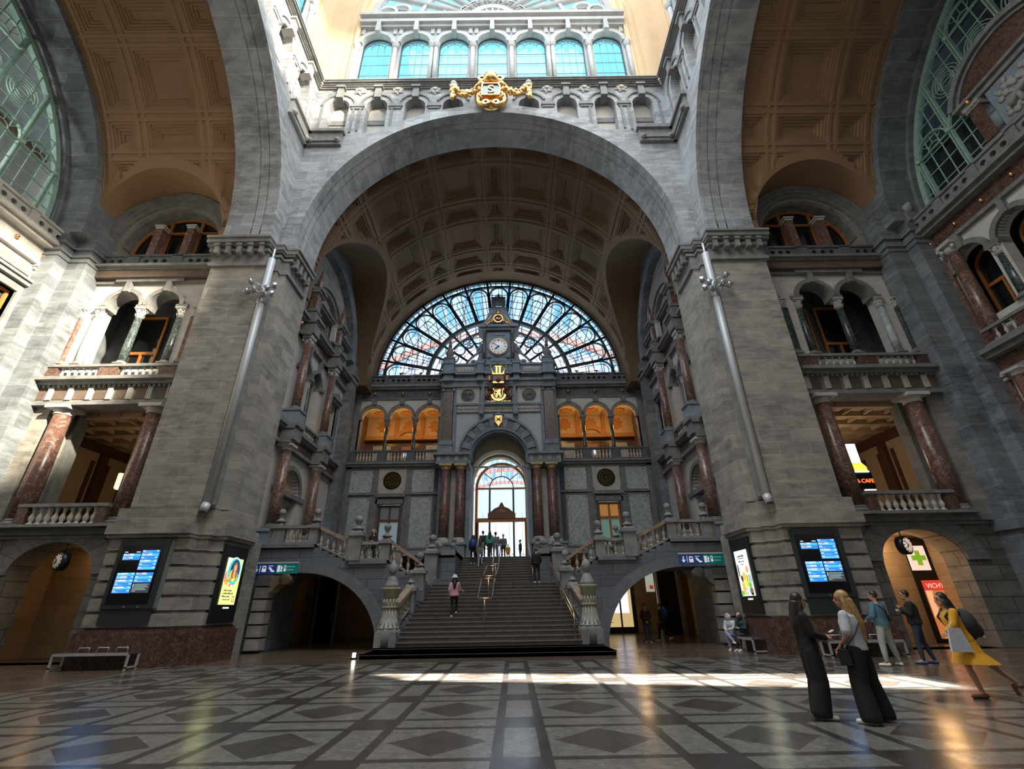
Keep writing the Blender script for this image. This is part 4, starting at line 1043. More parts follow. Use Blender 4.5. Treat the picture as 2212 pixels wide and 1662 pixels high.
        MB().box(s*8.05-.75, s*8.05+.75, .3, .33, 7.42, 8.4).build('pane', plain('upper_pane_'+side, (.1, .11, .12) if s < 0 else (.3, .16, .05), .3, emit=.12 if s < 0 else .3, ecol=(.3, .35, .4) if s < 0 else (.9, .4, .1)), wi)
    # fan window
    zc = 18.6
    fw = thing('window_8', None, None, fr); fw['kind'] = 'structure'
    g = MB()
    g.arch(0, zc, 10.15, 10.4, .1, .4, .02, pi-.02, 60); g.arch(0, zc, 9.6, 9.75, .1, .35, .02, pi-.02, 60)
    g.arch(0, zc, 5.85, 6.15, .05, .4, .02, pi-.02, 48); g.arch(0, zc, 5.0, 5.1, .15, .35, .02, pi-.02, 40); g.arch(0, zc, 3.2, 3.3, .1, .4, .02, pi-.02, 30)
    g.box(-10.3, 10.3, .1, .4, 18.85, 19.0)
    nb = 15
    for i in range(nb+1):
        a = pi*(i)/nb
        if i in (0, nb): continue
        g.bar((3.2*cos(a), .2, zc+3.2*sin(a)), (10.3*cos(a), .2, zc+10.3*sin(a)), .15, .2)
    g.build('frame', 'iron', fw)
    b = MB()
    for i in range(nb):
        a = pi*(i+.5)/nb; da = pi/nb
        ca, sa = cos(a), sin(a)
        # round headed light in each wedge
        L = Matrix(((sa, 0, ca, 0), (0, 1, 0, 0), (-ca, 0, sa, zc), (0, 0, 0, 1)))   # local x tangential, z radial
        r1 = 8.75; hw = r1*math.tan(da/2)-.1
        b.arch(0, r1, hw-.05, hw+.05, .14, .3, -.1, pi+.1, 16, M=L)
        k = .42 if i % 2 else .68
        b.arch(0, r1 if i % 2 == 0 else r1-.3, hw*k-.025, hw*k+.025, .18, .26, 0, pi, 12, M=L)
        for s in (-1, 1):
            b.bar((s*hw, .2, r1), (s*(6.1*math.tan(da/2)-.12), .2, 6.1), .06, M=L); b.bar((s*hw*k, .2, r1-(.3 if i % 2 else 0)), (s*hw*k*.75, .2, 6.4), .04, M=L)
        for r in (6.7, 7.4, 8.1, 8.75): hw2 = r*math.tan(da/2)*.96; b.box(-hw2, hw2, .19, .23, r-.022, r+.022, M=L)
        b.box(-.02, .02, .19, .23, 6.1, 9.6 if i % 2 else 8.4, M=L)
        b.arch(0, 4.5, .42, .5, .15, .28, 0, 2*pi, 16, M=L)
        if i % 2 == 0:
            for j in range(6): q = j*pi/3; b.arch(.24*cos(q), 4.5+.24*sin(q), .15, .18, .18, .24, 0, 2*pi, 8, M=L)
        for r in (3.75, 5.45): b.box(-r*math.tan(da/2), r*math.tan(da/2), .19, .23, r-.02, r+.02, M=L)
        for j in range(4):
            aa = a-da/2+da*(j+.5)/4; b.bar((9.7*cos(aa), .2, zc+9.7*sin(aa)), (10.2*cos(aa), .2, zc+10.2*sin(aa)), .05)
    b.build('glazing_bar', 'iron', fw)
    MB().flat([lun], .42, .43).build('pane', 'glass', fw)
plainbrown = plain('ochre_painted_moulding', (.42, .2, .06), .6)
facade()
# ------------------------------------------------------------------ portal and clock tower
PF = T(0, 33, 0)
def portal():
    fr = PF; r = 2.2; zc = 11.75
    for s in (-1, 1):
        side = 'left' if s < 0 else 'right'
        w = MB().box(s*2.2, s*4.45, .75, 1.6, 4.2, 11.8).box(s*2.2, s*2.6, 1.6, 3.3, 4.2, 11.8); struct('wall_front', w, 'portal', fr)
        w = MB().box(s*2.3, s*4.55, -.5, .8, 4.35, 5.4).box(s*2.2, s*4.65, -.58, .8, 5.4, 5.55).box(s*2.2, s*4.65, -.58, .8, 4.3, 4.5)
        w.box(s*2.15, s*4.55, -.4, 1.6, 11.0, 11.2).box(s*2.15, s*4.55, -.34, 1.6, 11.2, 11.62).box(s*2.0, s*4.75, -.6, 1.6, 11.62, 11.8)
        w.box(s*2.05, s*2.35, .1, 1.6, 4.35, 10.9); w.box(s*2.0, s*2.45, .0, 1.6, 10.7, 11.0)
        struct('trim_29', w, 'portal', fr)
        w = MB().box(s*3.05, s*3.5, .62, .8, 5.6, 10.8)
        for i in range(4):
            x = s*(2.4+.65*i)
            for q in (-.09, 0, .09): w.box(x+q-.03, x+q+.03, -.4, -.33, 11.22, 11.6)
        struct('trim_30', w, 'palestone', fr)
        for x, q in ((3.82, 'outer'), (2.75, 'inner')):
            column('red marble %s column %s of the big doorway' % (q, 'left' if s < 0 else 'right'), fr @ T(s*x, -.02, 0), 5.55, 11.0, .33, 'red', 'doric', 'goldstone', 'palestone', hb=.35)
        column('upper brown marble pilaster on the %s of the arch below the clock' % side, fr @ T(s*3.9, .2, 0), 12.45, 17.3, .38, 'upperred', 'ionic', 'trim', 'portal', square=True, name='stone_pilaster', hc=.5)
        w = MB().box(s*3.4, s*4.5, -.25, .6, 11.8, 12.45); struct('trim_31', w, 'portal', fr)
        # vase on the attic corner
        v = thing('stone_urn', 'carved flaming stone urn on the %s end of the attic beside the clock' % side, 'urn', fr @ T(s*3.95, .1, 19.2))
        MB().box(-.38, .38, -.35, .35, 0, .55).box(-.45, .45, -.42, .42, .55, .65).build('pedestal', 'portal', v)
        MB().lathe([(.18, .65), (.12, .8), (.3, 1.05), (.33, 1.3), (.2, 1.45), (.26, 1.52), (.1, 1.7)], 0, 0, 14).sphere((-.3, 0, 1.2), .09).sphere((.3, 0, 1.2), .09).build('body', 'trim', v)
        MB().lathe([(.1, 1.65), (.17, 1.85), (.1, 2.1), (.14, 2.2), (.02, 2.5)], 0, 0, 8).build('flame', 'redbase', v)
    # upper block with arch
    hole = [(-3.2*0-r, 11.81), (r, 11.81)]+[(r*cos(pi*i/30), 11.81+r*sin(pi*i/30)) for i in range(1, 30)]
    blk = [(-4.4, 11.8)]+[(-r*cos(pi*i/36), zc+.06+r*sin(pi*i/36)) for i in range(37)]+[(4.4, 11.8), (4.4, 19.2), (-4.4, 19.2)]
    struct('wall_front', MB().flat([blk], .35, 1.4), 'tymp', fr)
    struct('wall_front', MB().flat([[(-2.7, 11.0), (-2.7, 11.8)]+[(-2.7*cos(pi*i/24), zc+2.7*sin(pi*i/24)) for i in range(1, 24)]+[(2.7, 11.8), (2.7, 11.0), (r, 11.0)]+[(r*cos(pi*i/30), zc+.06+r*sin(pi*i/30)) for i in range(31)]+[(-r, 11.0)]], 1.3, 3.3), 'darktrim', fr)
    t = MB()
    n = 17
    for i in range(n):
        a0, a1 = pi*(i+.04)/n, pi*(i+.96)/n
        if i == n//2: continue
        t.arch(0, zc+.06, r, 2.82 if i % 2 else 2.75, .1 if i % 2 else .2, .5, a0, a1, 3)
        if i % 2 == 0:
            for q in (.25, .5, .75): a = a0+(a1-a0)*q; t.bar((2.3*cos(a), .2, zc+.06+2.3*sin(a)), (2.7*cos(a), .2, zc+.06+2.7*sin(a)), .05)
    t.arch(0, zc+.06, 2.85, 3.02, .05, .5, seg=36)
    for yy in (.9, 1.5, 2.1): t.arch(0, zc+.06, r-.12, r+.1, yy, yy+.3, seg=30)
    struct('trim_32', t, 'portal', fr)
    struct('trim_32', MB().arch(0, 10.5, 2.02, 2.3, 2.2, 2.6, seg=30).box(-2.3, -2.02, 2.2, 2.6, 4.3, 10.5).box(2.02, 2.3, 2.2, 2.6, 4.3, 10.5), 'palestone', fr)
    struct('wall_front', MB().flat([[(-2.4, 4.3), (-2.4, 14.2), (2.4, 14.2), (2.4, 4.3), (2.02, 4.3)]+[(2.02*cos(pi*i/30), 10.3+2.02*sin(pi*i/30)) for i in range(31)]+[(-2.02, 4.3)]], 2.6, 3.25), 'yellowstone', fr)
    # storey above the arch
    t = MB()
    t.box(-3.5, 3.5, .1, .4, 15.78, 15.95); t.box(-3.45, 3.45, .2, .4, 15.2, 15.25)
    t.box(-4.5, 4.5, -.05, 1.5, 17.3, 17.75); t.box(-4.6, 4.6, -.2, 1.5, 17.75, 17.95); t.box(-4.7, 4.7, -.35, 1.5, 18.25, 18.4); t.box(-4.5, 4.5, .0, 1.5, 18.4, 19.2); t.box(-4.5, 4.5, .0, 1.5, 17.95, 18.25)
    t.box(-4.6, 4.6, -.1, 1.5, 19.2, 19.36)
    for x in (-1.42, 1.42, -3.95, 3.95):
        w = .26 if abs(x) < 2 else .42
        t.box(x-w, x+w, -.4, .5, 17.7, 17.95); t.box(x-w*.9, x+w*.9, -.3, .5, 17.95, 18.25); t.box(x-w-.12, x+w+.12, -.55, .5, 18.25, 18.42); t.box(x-w, x+w, -.35, .5, 18.42, 19.2); t.box(x-w-.06, x+w+.06, -.42, .5, 19.2, 19.38)
    t.flat([rect(-1.35, 1.35, 15.75, 17.75), rect(-1.12, 1.12, 15.95, 17.5)], -.1, .4)
    for s in (-1, 1):
        t.box(s*1.12, s*1.5, -.12, .4, 14.95, 15.85); t.taper(s*1.3-.16, s*1.3+.16, -.3, .3, 14.9, 15.6, -.04); t.sphere((s*1.3, -.25, 15.65), .17, 10, 7)
        t.box(s*3.25, s*3.5, .15, .4, 11.8, 17.3); t.box(s*4.3, s*4.5, .15, .5, 11.8, 17.3)
    struct('trim_33', t, 'portal', fr)
    t = MB().box(-3.2, 3.2, .22, .4, 15.25, 15.78)
    for i in range(26): t.sphere((-3.05+6.1*i/25, .2, 15.52), .11, 8, 6)
    for s in (-1, 1):
        t.box(s*2.0, s*3.35, -.08, .1, 18.6, 19.0)
        for i in range(5): t.arch(s*(2.15+.27*i), 18.8, .06, .1, -.12, -.05, 0, 2*pi, 8)
    struct('trim_34', t, 'palestone', fr)
    # relief roundels
    for s in (-1, 1):
        side = 'left' if s < 0 else 'right'
        p = thing('relief_panel', 'pale square panel with round %s, %s of the coat of arms' % ('winged relief' if s < 0 else 'shell relief', side), 'relief panel', fr @ T(s*2.4, .25, 16.62))
        MB().flat([rect(-.82, .82, -.62, .62), circ(0, 0, .52, 26)], -.06, .1).flat([rect(-.88, .88, -.68, .68), rect(-.76, .76, -.56, .56)], -.12, .1).build('frame', 'palestone', p)
        MB().arch(0, 0, .5, .58, -.1, .08, 0, 2*pi, 26).lathe([(.54, 0), (.54, .05)], 0, 0, 26, M=RX(90)).build('roundel', 'trim', p)
        q = MB()
        if s < 0:
            for k in (-1, 1):
                for j in range(4): q.tube([(k*.05, -.05, -.05+.08*j), (k*(.25+.05*j), -.07, .1+.06*j), (k*(.4-.02*j), -.04, .3-.15*j+.05)], .035, 6)
            q.sphere((0, -.04, -.15), .13, 10, 7, sc=(1, .5, 1)); q.box(-.14, .14, -.08, 0, -.42, -.33); q.bar((0, -.04, -.33), (0, -.04, -.2), .06)
        else:
            q.arch(0, .0, .28, .34, -.09, 0, pi+.2, 2*pi-.2, 14); q.arch(0, .1, .4, .45, -.08, 0, pi+.3, 2*pi-.3, 14)
            for j in range(5): a = pi*(j+.5)/5; q.tube([(0, -.05, .02), (.3*cos(a), -.06, .02+.3*sin(a))], .035, 6)
            q.sphere((0, -.06, .04), .08, 8, 6)
        q.build('relief', 'darktrim', p)
    # coat of arms
    c = thing('coat_of_arms', 'gilt crowned coat of arms with two lions and a golden motto above the doorway', 'coat of arms', fr @ T(0, .2, 16.7))
    MB().box(-1.12, 1.12, .05, .2, -.75, .8).build('panel', 'palestone', c)
    sh = [(-.42, .45), (.42, .45), (.42, -.1), (.25, -.42), (0, -.55), (-.25, -.42), (-.42, -.1)]
    MB().flat([[(x*.72, z*.8) for x, z in sh]], -.16, -.1).build('shield', 'black', c); SH = c.children[-1]
    MB().arch(0, -.05, .44, .6, -.2, .05, pi*1.0, 2*pi, 20).box(-.44, -.28, -.2, 0, .3, .48).box(.28, .44, -.2, 0, .3, .48).flat([[(x*.8, z*.88) for x, z in sh], [(x*.7, z*.78) for x, z in sh]], -.2, -.1).build('shield_frame', 'gold', c)
    lion = [(-.2, -.33), (-.08, -.33), (-.06, -.15), (.02, -.12), (.1, -.3), (.24, -.3), (.16, -.2), (.18, -.02), (.1, .08), (.16, .16), (.2, .3), (.08, .38), (-.04, .34), (-.08, .22), (-.22, .28), (-.26, .18), (-.12, .12), (-.1, .0), (-.24, -.02), (-.24, -.12), (-.12, -.12), (-.2, -.22)]
    MB().flat([lion], -.24, -.17).build('lion_charge', 'gold', SH)
    for s in (-1, 1):
        l = MB()
        l.tube([(s*.95, -.05, -.5), (s*.85, -.1, -.25), (s*.7, -.14, 0), (s*.6, -.16, .2)], [.12, .15, .15, .13], 10)
        l.sphere((s*.66, -.18, .42), .19, 12, 8); l.sphere((s*.52, -.24, .4), .09, 8, 6)
        l.tube([(s*.65, -.16, .15), (s*.45, -.2, .22)], .06, 8); l.tube([(s*.68, -.16, 0), (s*.5, -.2, -.05)], .06, 8)
        l.tube([(s*.85, -.1, -.3), (s*.62, -.12, -.5), (s*.68, -.12, -.62)], .07, 8); l.tube([(s*.92, -.05, -.4), (s*1.08, -.05, -.1), (s*.98, -.05, .2), (s*1.06, -.05, .35)], .035, 6)
        l.build('lion_supporter', 'lionred', c)
        f = MB().box(s*.5, s*.62, -.85, -.81, .85, 1.25); f.build('flag', 'flagblack', c); MB().box(s*.62, s*.73, -.85, -.81, .85, 1.25).build('flag', 'flagyellow', c); MB().box(s*.73, s*.84, -.85, -.81, .85, 1.25).build('flag', 'flagred', c)
        MB().tube([(s*.5, -.24, .6), (s*.75, -.2, .5), (s*.9, -.15, .3)], .05, 6).tube([(s*.5, -.3, .8), (s*.5, -.8, 1.4)], .02, 6).build('scroll', 'gold', c)
    k = MB().box(-.42, .42, -.8, -.1, .62, .75); k.prism([(-.44, 1.35), (-.5, 1.7), (-.3, 1.45), (-.2, 1.45), (-.2, 2.0), (-.27, 2.0), (-.27, 2.1), (.27, 2.1), (.27, 2.0), (.2, 2.0), (.2, 1.45), (.3, 1.45), (.5, 1.7), (.44, 1.35)], -.86, -.7)
    for s in (-1, 1): k.tube([(s*.3, -.75, 1.45), (s*.5, -.75, 1.75), (s*.62, -.75, 2.1)], .05, 6); k.sphere((s*.6, -.75, 2.1), .1, 8, 6)
    k.build('crown', 'gold', c)
    MB().box(-.42, .42, -.78, -.15, .75, 1.35).sphere((0, -.78, .85), .2, 10, 7).build('helmet', 'lionred', c)
    MB().box(-.05, .05, -.88, -.84, 1.46, 2.0).build('crown_stripe', 'black', c)
    star = [((.16 if i % 2 == 0 else .06)*sin(i*pi/5), 2.4+(.16 if i % 2 == 0 else .06)*cos(i*pi/5)) for i in range(10)]
    MB().flat([star], -.84, -.7).build('star', 'lionred', c)
    MB().text("L'UNION FAIT LA FORCE", .205, 0, -.72, -.14, -.1, sx=.82).build('motto', 'gold', c)
    # keystone shield
    k = thing('keystone_shield', 'small golden shield with a black eagle on the crown of the portal arch', 'shield', fr @ T(0, -.05, 14.35))
    MB().box(-.34, .34, .0, .5, -.15, .55).prism([(-.36, .5), (-.42, .62), (-.2, .6), (0, .78), (.2, .6), (.42, .62), (.36, .5)], -.08, .4).build('keystone', 'portal', k)
    MB().flat([[(-.25, .42), (.25, .42), (.25, -.05), (0, -.45), (-.25, -.05)]], -.12, -.02).build('field', 'gold', k)
    e = MB().sphere((0, -.14, .1), .07, 8, 6)
    for s in (-1, 1):
        for j in range(3): e.tube([(0, -.14, .1), (s*.18, -.14, .3-.18*j)], .022, 5)
    e.build('eagle', 'black', k)
    # clock tower
    w = MB().box(-1.3, 1.3, .35, 1.4, 19.3, 22.7).box(-1.5, 1.5, .1, 1.45, 19.3, 19.6).box(-1.55, 1.55, -.05, 1.5, 22.55, 22.75).box(-1.7, 1.7, -.25, 1.55, 22.75, 22.95).box(-1.5, 1.5, .0, 1.5, 22.95, 23.1)
    w.flat([rect(-.95, .95, 20.05, 22.45), circ(0, 21.02, .86, 30)], .2, .36).box(-.62, .62, .12, .36, 19.65, 19.95).box(-.5, .5, .15, .36, 22.1, 22.4)
    # roof: bell shaped
    for i in range(7):
        a, b = i/7, (i+1)/7; wa = 1.42-.75*a**.8; wb = 1.42-.75*b**.8
        w.taper(-wa, wa, .1+.02*i, 1.4, 23.1+1.75*a, 23.1+1.75*b, wa-wb, .02)
    w.box(-.8, .8, .2, 1.3, 24.8, 24.93)
    for s in (-1, 1):
        w.prism([(s*1.3, 19.4), (s*2.35, 19.4), (s*2.1, 19.75), (s*1.75, 20.0), (s*1.62, 20.5), (s*1.66, 21.1), (s*1.55, 21.5), (s*1.3, 21.6)], .5, .9)
        w.arch(s*1.62, 20.9, .1, .24, .42, .95, 0, 2*pi, 14); w.arch(s*2.05, 19.72, .1, .26, .42, .95, 0, 2*pi, 14)
    struct('wall_front', w, 'portal', fr)
    for s in (-1, 1): column('slim dark column on the %s of the tower clock' % ('left' if s < 0 else 'right'), fr @ T(s*1.18, .1, 0), 19.6, 22.55, .14, 'upperred', 'leaf', 'trim', 'portal', hc=.4)
    l = thing('lantern_turret', 'small open stone turret with a pointed dome on top of the clock tower', 'turret', fr @ T(0, .75, 24.9))
    p = MB(); [p.box(x*.42-.12, x*.42+.12, y*.42-.12, y*.42+.12, 0, 1.0) for x in (-1, 1) for y in (-1, 1)]; p.arch(0, .62, .3, .5, -.5, -.3, seg=12); p.box(-.58, .58, -.58, .58, 0, .1); p.build('post', 'darktrim', l)
    MB().box(-.62, .62, -.62, .62, .98, 1.12).lathe([(.55, 1.1), (.5, 1.25), (.34, 1.4), (.16, 1.55), (.1, 1.7), (.14, 1.76), (.03, 1.82), (.02, 2.0)], 0, 0, 12).build('cupola', 'darktrim', l)
    c = thing('tower_clock', 'large round white clock with black hands in the stone clock tower', 'clock', fr @ T(0, .2, 21.02))
    MB().arch(0, 0, .72, .86, -.14, .1, 0, 2*pi, 40).build('bezel', 'portal', c)
    MB().arch(0, 0, .69, .72, -.17, .0, 0, 2*pi, 40).build('rim', 'gold', c)
    D = MB().lathe([(.7, -.02), (.7, .03)], 0, 0, 40, M=RX(90)).build('dial', 'dial', c)
    t = MB()
    for i in range(12):
        a = i*pi/6; t.bar((.52*sin(a), -.06, .52*cos(a)), (.62*sin(a), -.06, .62*cos(a)), .06 if i % 3 == 0 else .035, .02)
    t.build('hour_marks', 'black', D)
    t = MB(); a = R_(229); t.bar((-.08*sin(a), -.09, -.08*cos(a)), (.36*sin(a), -.09, .36*cos(a)), .08, .02); t.sphere((0, -.09, 0), .06, 10, 6); t.build('hour_hand', 'black', D)
    t = MB(); a = R_(-52); t.bar((-.12*sin(a), -.11, -.12*cos(a)), (.6*sin(a), -.11, .6*cos(a)), .04, .02); t.build('minute_hand', 'black', D)
    # gilt cartouche above the clock
    g = thing('gilt_cartouche', 'gilt crowned cartouche with dark oval and letters above the tower clock', 'cartouche', fr @ T(0, -.2, 23.5))
    MB().lathe([(.32, -.06), (.32, .06)], 0, 0, 24, M=RX(90)).build('oval', 'black', g)
    MB().arch(0, 0, .31, .42, -.12, .06, 0, 2*pi, 26).build('ring', 'gold', g)
    MB().text('AV', .34, 0, -.11, -.12, -.08).build('monogram', 'gold', g)
    q = MB()
    random.seed(5)
    for s in (-1, 1):
        for j in range(16): q.sphere((s*(.35+.045*j), -.05, -.1-.03*j+random.uniform(-.1, .1)), random.uniform(.06, .11), 7, 5)
        q.tube([(s*.35, -.08, .35), (s*.6, -.1, .25), (s*.75, -.08, -.05), (s*1.05, -.05, -.45)], .05, 6)
    q.build('garland', 'gold', g)
    MB().lathe([(.2, .42), (.26, .5), (.16, .6), (.24, .72), (.05, .8)], 0, 0, 10).build('crown', 'gold', g)
M['tymp'] = ashlar('pale_blue_block_wall', (.44, .47, .50), (.40, .43, .46), (.28, .3, .33), bw=.9, bh=.36, msize=.008, stain=.12, rough=.55, bump=.08)
M['yellowstone'] = ashlar('warm_passage_stone', (.45, .38, .25), (.38, .32, .21), (.25, .2, .12), bw=.9, bh=.4, stain=.2, bump=.1)
M['goldstone'] = mottled('gilded_capital_stone', (.35, .24, .1), (.6, .45, .22), scale=6., rough=.45)
M['upperred'] = veined('purple_brown_marble', (.12, .085, .08), (.25, .2, .19), None, scale=3., rough=.3, thr=.02)
M['lionred'] = plain('brown_red_lacquer', (.16, .045, .025), .35)
M['flagred'] = plain('flag_red', (.5, .05, .03), .5); M['flagyellow'] = plain('flag_yellow', (.75, .55, .08), .5); M['flagblack'] = plain('flag_black', (.015, .015, .015), .5)
portal()
# oak door frame in the passage
def doorframe():
    fr = T(.12, 36.35, 0)
    d = thing('door_3', None, None, fr); d['kind'] = 'structure'
    MB().flat([archpoly(0, 2.05, 4.3, 10.05), archpoly(0, 1.85, 4.35, 10.05)], 0, .2).box(-1.95, 1.95, -.02, .2, 9.95, 10.08).box(-1.95, 1.95, -.05, .2, 7.45, 7.75)\
        .box(-1.95, -1.75, 0, .2, 4.3, 7.6).box(1.75, 1.95, 0, .2, 4.3, 7.6).build('frame', 'wood', d)
    b = MB()
    for s in (-1, 1): b.box(s*.92-.07, s*.92+.07, 0, .16, 4.3, 10.0); b.bar((s*.65, .08, 10.05+.65), (s*1.35, .08, 10.05+1.2), .05)
    b.arch(0, 10.05, .9, .97, .03, .13, seg=20); b.box(-.025, .025, .04, .12, 10.95, 11.9)
    b.build('glazing_bar', 'iron', d)
    MB().prism([(-1.05, 7.7), (1.05, 7.7), (1.05, 8.1), (.85, 8.2), (.55, 8.45), (.2, 8.6), (.12, 8.8), (0, 8.95), (-.12, 8.8), (-.2, 8.6), (-.55, 8.45), (-.85, 8.2), (-1.05, 8.1)], -.12, .1).build('gable', 'brownwood', d)
    MB().prism([(-.4, 8.2), (.4, 8.2), (0, 8.4)], -.15, -.1).build('gable', 'wood', d)
    MB().flat([archpoly(0, 1.9, 7.6, 10.05)], .1, .11).build('pane', 'glass', d)
doorframe()
# platform floors
struct('floor', MB().box(-11.6, 11.6, 30.0, 37.5, 4.1, 4.35), 'step')
struct('floor', MB().box(-60, 60, 37.5, 190, 4.1, 4.35), 'trim')
# ------------------------------------------------------------------ train shed beyond the facade
def shed():
    fr = T(0, 0, 0)
    t = thing('train_shed', 'iron and glass train shed roof behind the fan window', 'train shed', T(0, 42, 4.35))
    for s in (-1, 1): MB().box(s*32.2, s*33.5, 4, 5, 0, 5).box(s*32.2, s*33.5, 116, 117, 0, 5).build('pier', 'ribred', t)
    Rr = 33; zc = 4
    for i in range(8):
        y = 4+16*i
        MB().arch(0, zc, Rr-1.3, Rr-.3, y, y+.5, seg=40).build('rib', 'ribred', t)
    g = MB()
    for i in range(1, 72):
        a = pi*i/72
        g.bar((Rr*cos(a), 2, zc+Rr*sin(a)), (Rr*cos(a), 120, zc+Rr*sin(a)), .13)
    g.build('purlin', 'purlin', t)
    g = MB()
    for i in range(0, 72, 1):
        if i % 3 == 1: continue
        for j in range(7):
            if (i*5+j*3) % 4 == 0: continue
            g.arch(0, zc, Rr+.1, Rr+.14, 4+16*j+1, 18+16*j, pi*i/72+.004, pi*(i+1)/72-.012, 1)
    g.build('roof_glass', 'shedglass', t)
    g = MB()
    for (y, r, w) in ((1, 14.5, .8), (5, 17.5, .9), (9, 21, 1.0)): g.arch(0, 6.5, r, r+w, y, y+.4, .05, pi-.05, 40)
    for i in range(24):
        a = pi*(i+.5)/24; g.bar((14.9*cos(a), 1.2, 6.5+14.9*sin(a)), (21.5*cos(a+.12), 9.2, 6.5+21.5*sin(a+.12)), .16)
    g.build('concourse_arch', 'lavender', t)
    g = MB()
    for j in range(7):
        for i in range(30):
            if (i+j) % 2: continue
            a0, a1 = pi*i/30, pi*(i+1)/30; y = 4+16*j
            g.bar(((Rr-.5)*cos(a0), y, zc+(Rr-.5)*sin(a0)), ((Rr-.5)*cos(a1), y+16, zc+(Rr-.5)*sin(a1)), .14)
    g.build('wind_brace', 'purlin', t)
    g = MB()
    for k in range(-8, 9): g.box(k*2.2-.05, k*2.2+.05, 117, 117.2, 6, 26)
    for k in range(14):
        x = -22+k*3.3; g.tube([(x, 117, 13), (x+1.6, 117, 11.6), (x+3.3, 117, 13)], .12, 5)
    g.build('end_screen', 'iron', t)
M['shedglass'] = glassm('blue_shed_glass', (.55, .8, 1.), .05)
M['lavender'] = plain('pale_lavender_iron', (.32, .3, .38), .6)
M['ribred'] = plain('rust_red_iron', (.20, .085, .075), .6); M['purlin'] = plain('grey_purlin', (.16, .17, .2), .6)
M['shedpanel'] = plain('shed_roof_boards', (.25, .25, .27), .7)
shed()
# ------------------------------------------------------------------ the great staircase
def hw(y): return 3.62-(y-19)*.125
def stairs():
    st = thing('staircase', 'wide dark stone staircase rising to the doorway below the clock', 'staircase', T(0, 18.7, 0))
    m = MB(); n = MB()
    for i in range(17):
        y0 = .34*i; z0 = .155*i; z1 = z0+.155
        w = 4.5 if i == 0 else 4.15 if i == 1 else hw(18.7+y0)+.05
        m.box(-w, w, y0+.03, 5.8, z0, z1-.03); n.box(-w-.02, w+.02, y0, y0+.3, z1-.035, z1); 
        if i < 2: m.box(-w, w, y0+.03, 3.6, z0, z1); n.box(-w-.02, w+.02, y0, 3.6, z1-.02, z1)
    m.box(-3.2, 3.2, 5.7, 7.6, 0, 2.6); n.box(-3.2, 3.2, 5.75, 7.6, 2.6, 2.635)
    m.build('lower_flight', 'step', st); n.build('lower_treads', 'stepedge', st)
    m = MB(); n = MB()
    for i in range(11):
        y0 = 7.4+.36*i; z0 = 2.635+.156*i; z1 = z0+.156
        m.box(-2.1, 2.1, y0+.03, 11.6, z0, z1-.03); n.box(-2.1, 2.1, y0, y0+.36, z1-.035, z1)
    m.build('upper_flight', 'step', st); n.build('upper_treads', 'stepedge', st)
M['stepedge'] = mottled('stair_tread_stone', (.09, .085, .08), (.17, .16, .15), scale=5., rough=.42)
stairs()
def ball_on(mb, x, y, z, r=.17):
    mb.lathe([(r*1.5, 0), (r*1.2, .06), (r*.5, .16), (r*.45, .24), (r*.8, .3)], x, y, 10, cz=z); mb.sphere((x, y, z+.3+r*.8), r, 12, 8)
def post(name, label, x, y, z0, z1, w=.3, ball=.17, pyr=True):
    t = thing(name, label, 'newel post', T(x, y, z0)); h = z1-z0
    MB().box(-w, w, -w, w, 0, h-.16).build('shaft', 'trim', t)
    c = MB().box(-w-.08, w+.08, -w-.08, w+.08, h-.18, h-.04)
    if pyr: c.taper(-w, w, -w, w, h-.04, h+.16, w*.55)
    cp = c.build('cap', 'trim', t)
    if ball: b = MB(); ball_on(b, 0, 0, h+(.14 if pyr else -.04), ball); b.build('ball', 'trim', cp)
    return t
def slope_bal(label, p, q, h, n, mat='trim', w=.2, group=None):
    """raking balustrade: p, q on the string line, rail h above it"""
    t = thing('raking_balustrade', label, 'balustrade', T(*p), group)
    p = Vector(p); q = Vector(q); d = q-p
    hd = Vector((d.x, d.y, 0)); L = hd.length; ang = math.atan2(hd.y, hd.x)
    F = Matrix.Rotation(ang, 4, 'Z'); sl = d.z
    r = MB().prism([(0, h-.1), (L, h-.1+sl), (L, h+.06+sl), (0, h+.06)], -w*.8, w*.8, M=F); r.build('hand_rail', 'railstone', t)
    r = MB().prism([(0, 0), (L, sl), (L, .1+sl), (0, .1)], -w*.6, w*.6, M=F); r.build('string', mat, t)
    for i in range(n):
        f = (i+.5)/n; baluster(t, d.x*f, d.y*f, d.z*f+.1-.02, h-.2, 'balst')
    return t
M['ringstone'] = mottled('stair_arch_voussoir_stone', (.10, .11, .125), (.17, .18, .2), scale=2.)
M['railstone'] = mottled('polished_hand_rail_stone', (.2, .14, .11), (.34, .25, .2), scale=5., rough=.22)
M['balst'] = mottled('brownish_baluster_stone', (.26, .21, .17), (.42, .36, .3), scale=7., rough=.5)
BY = 22.5; LY = 22.65
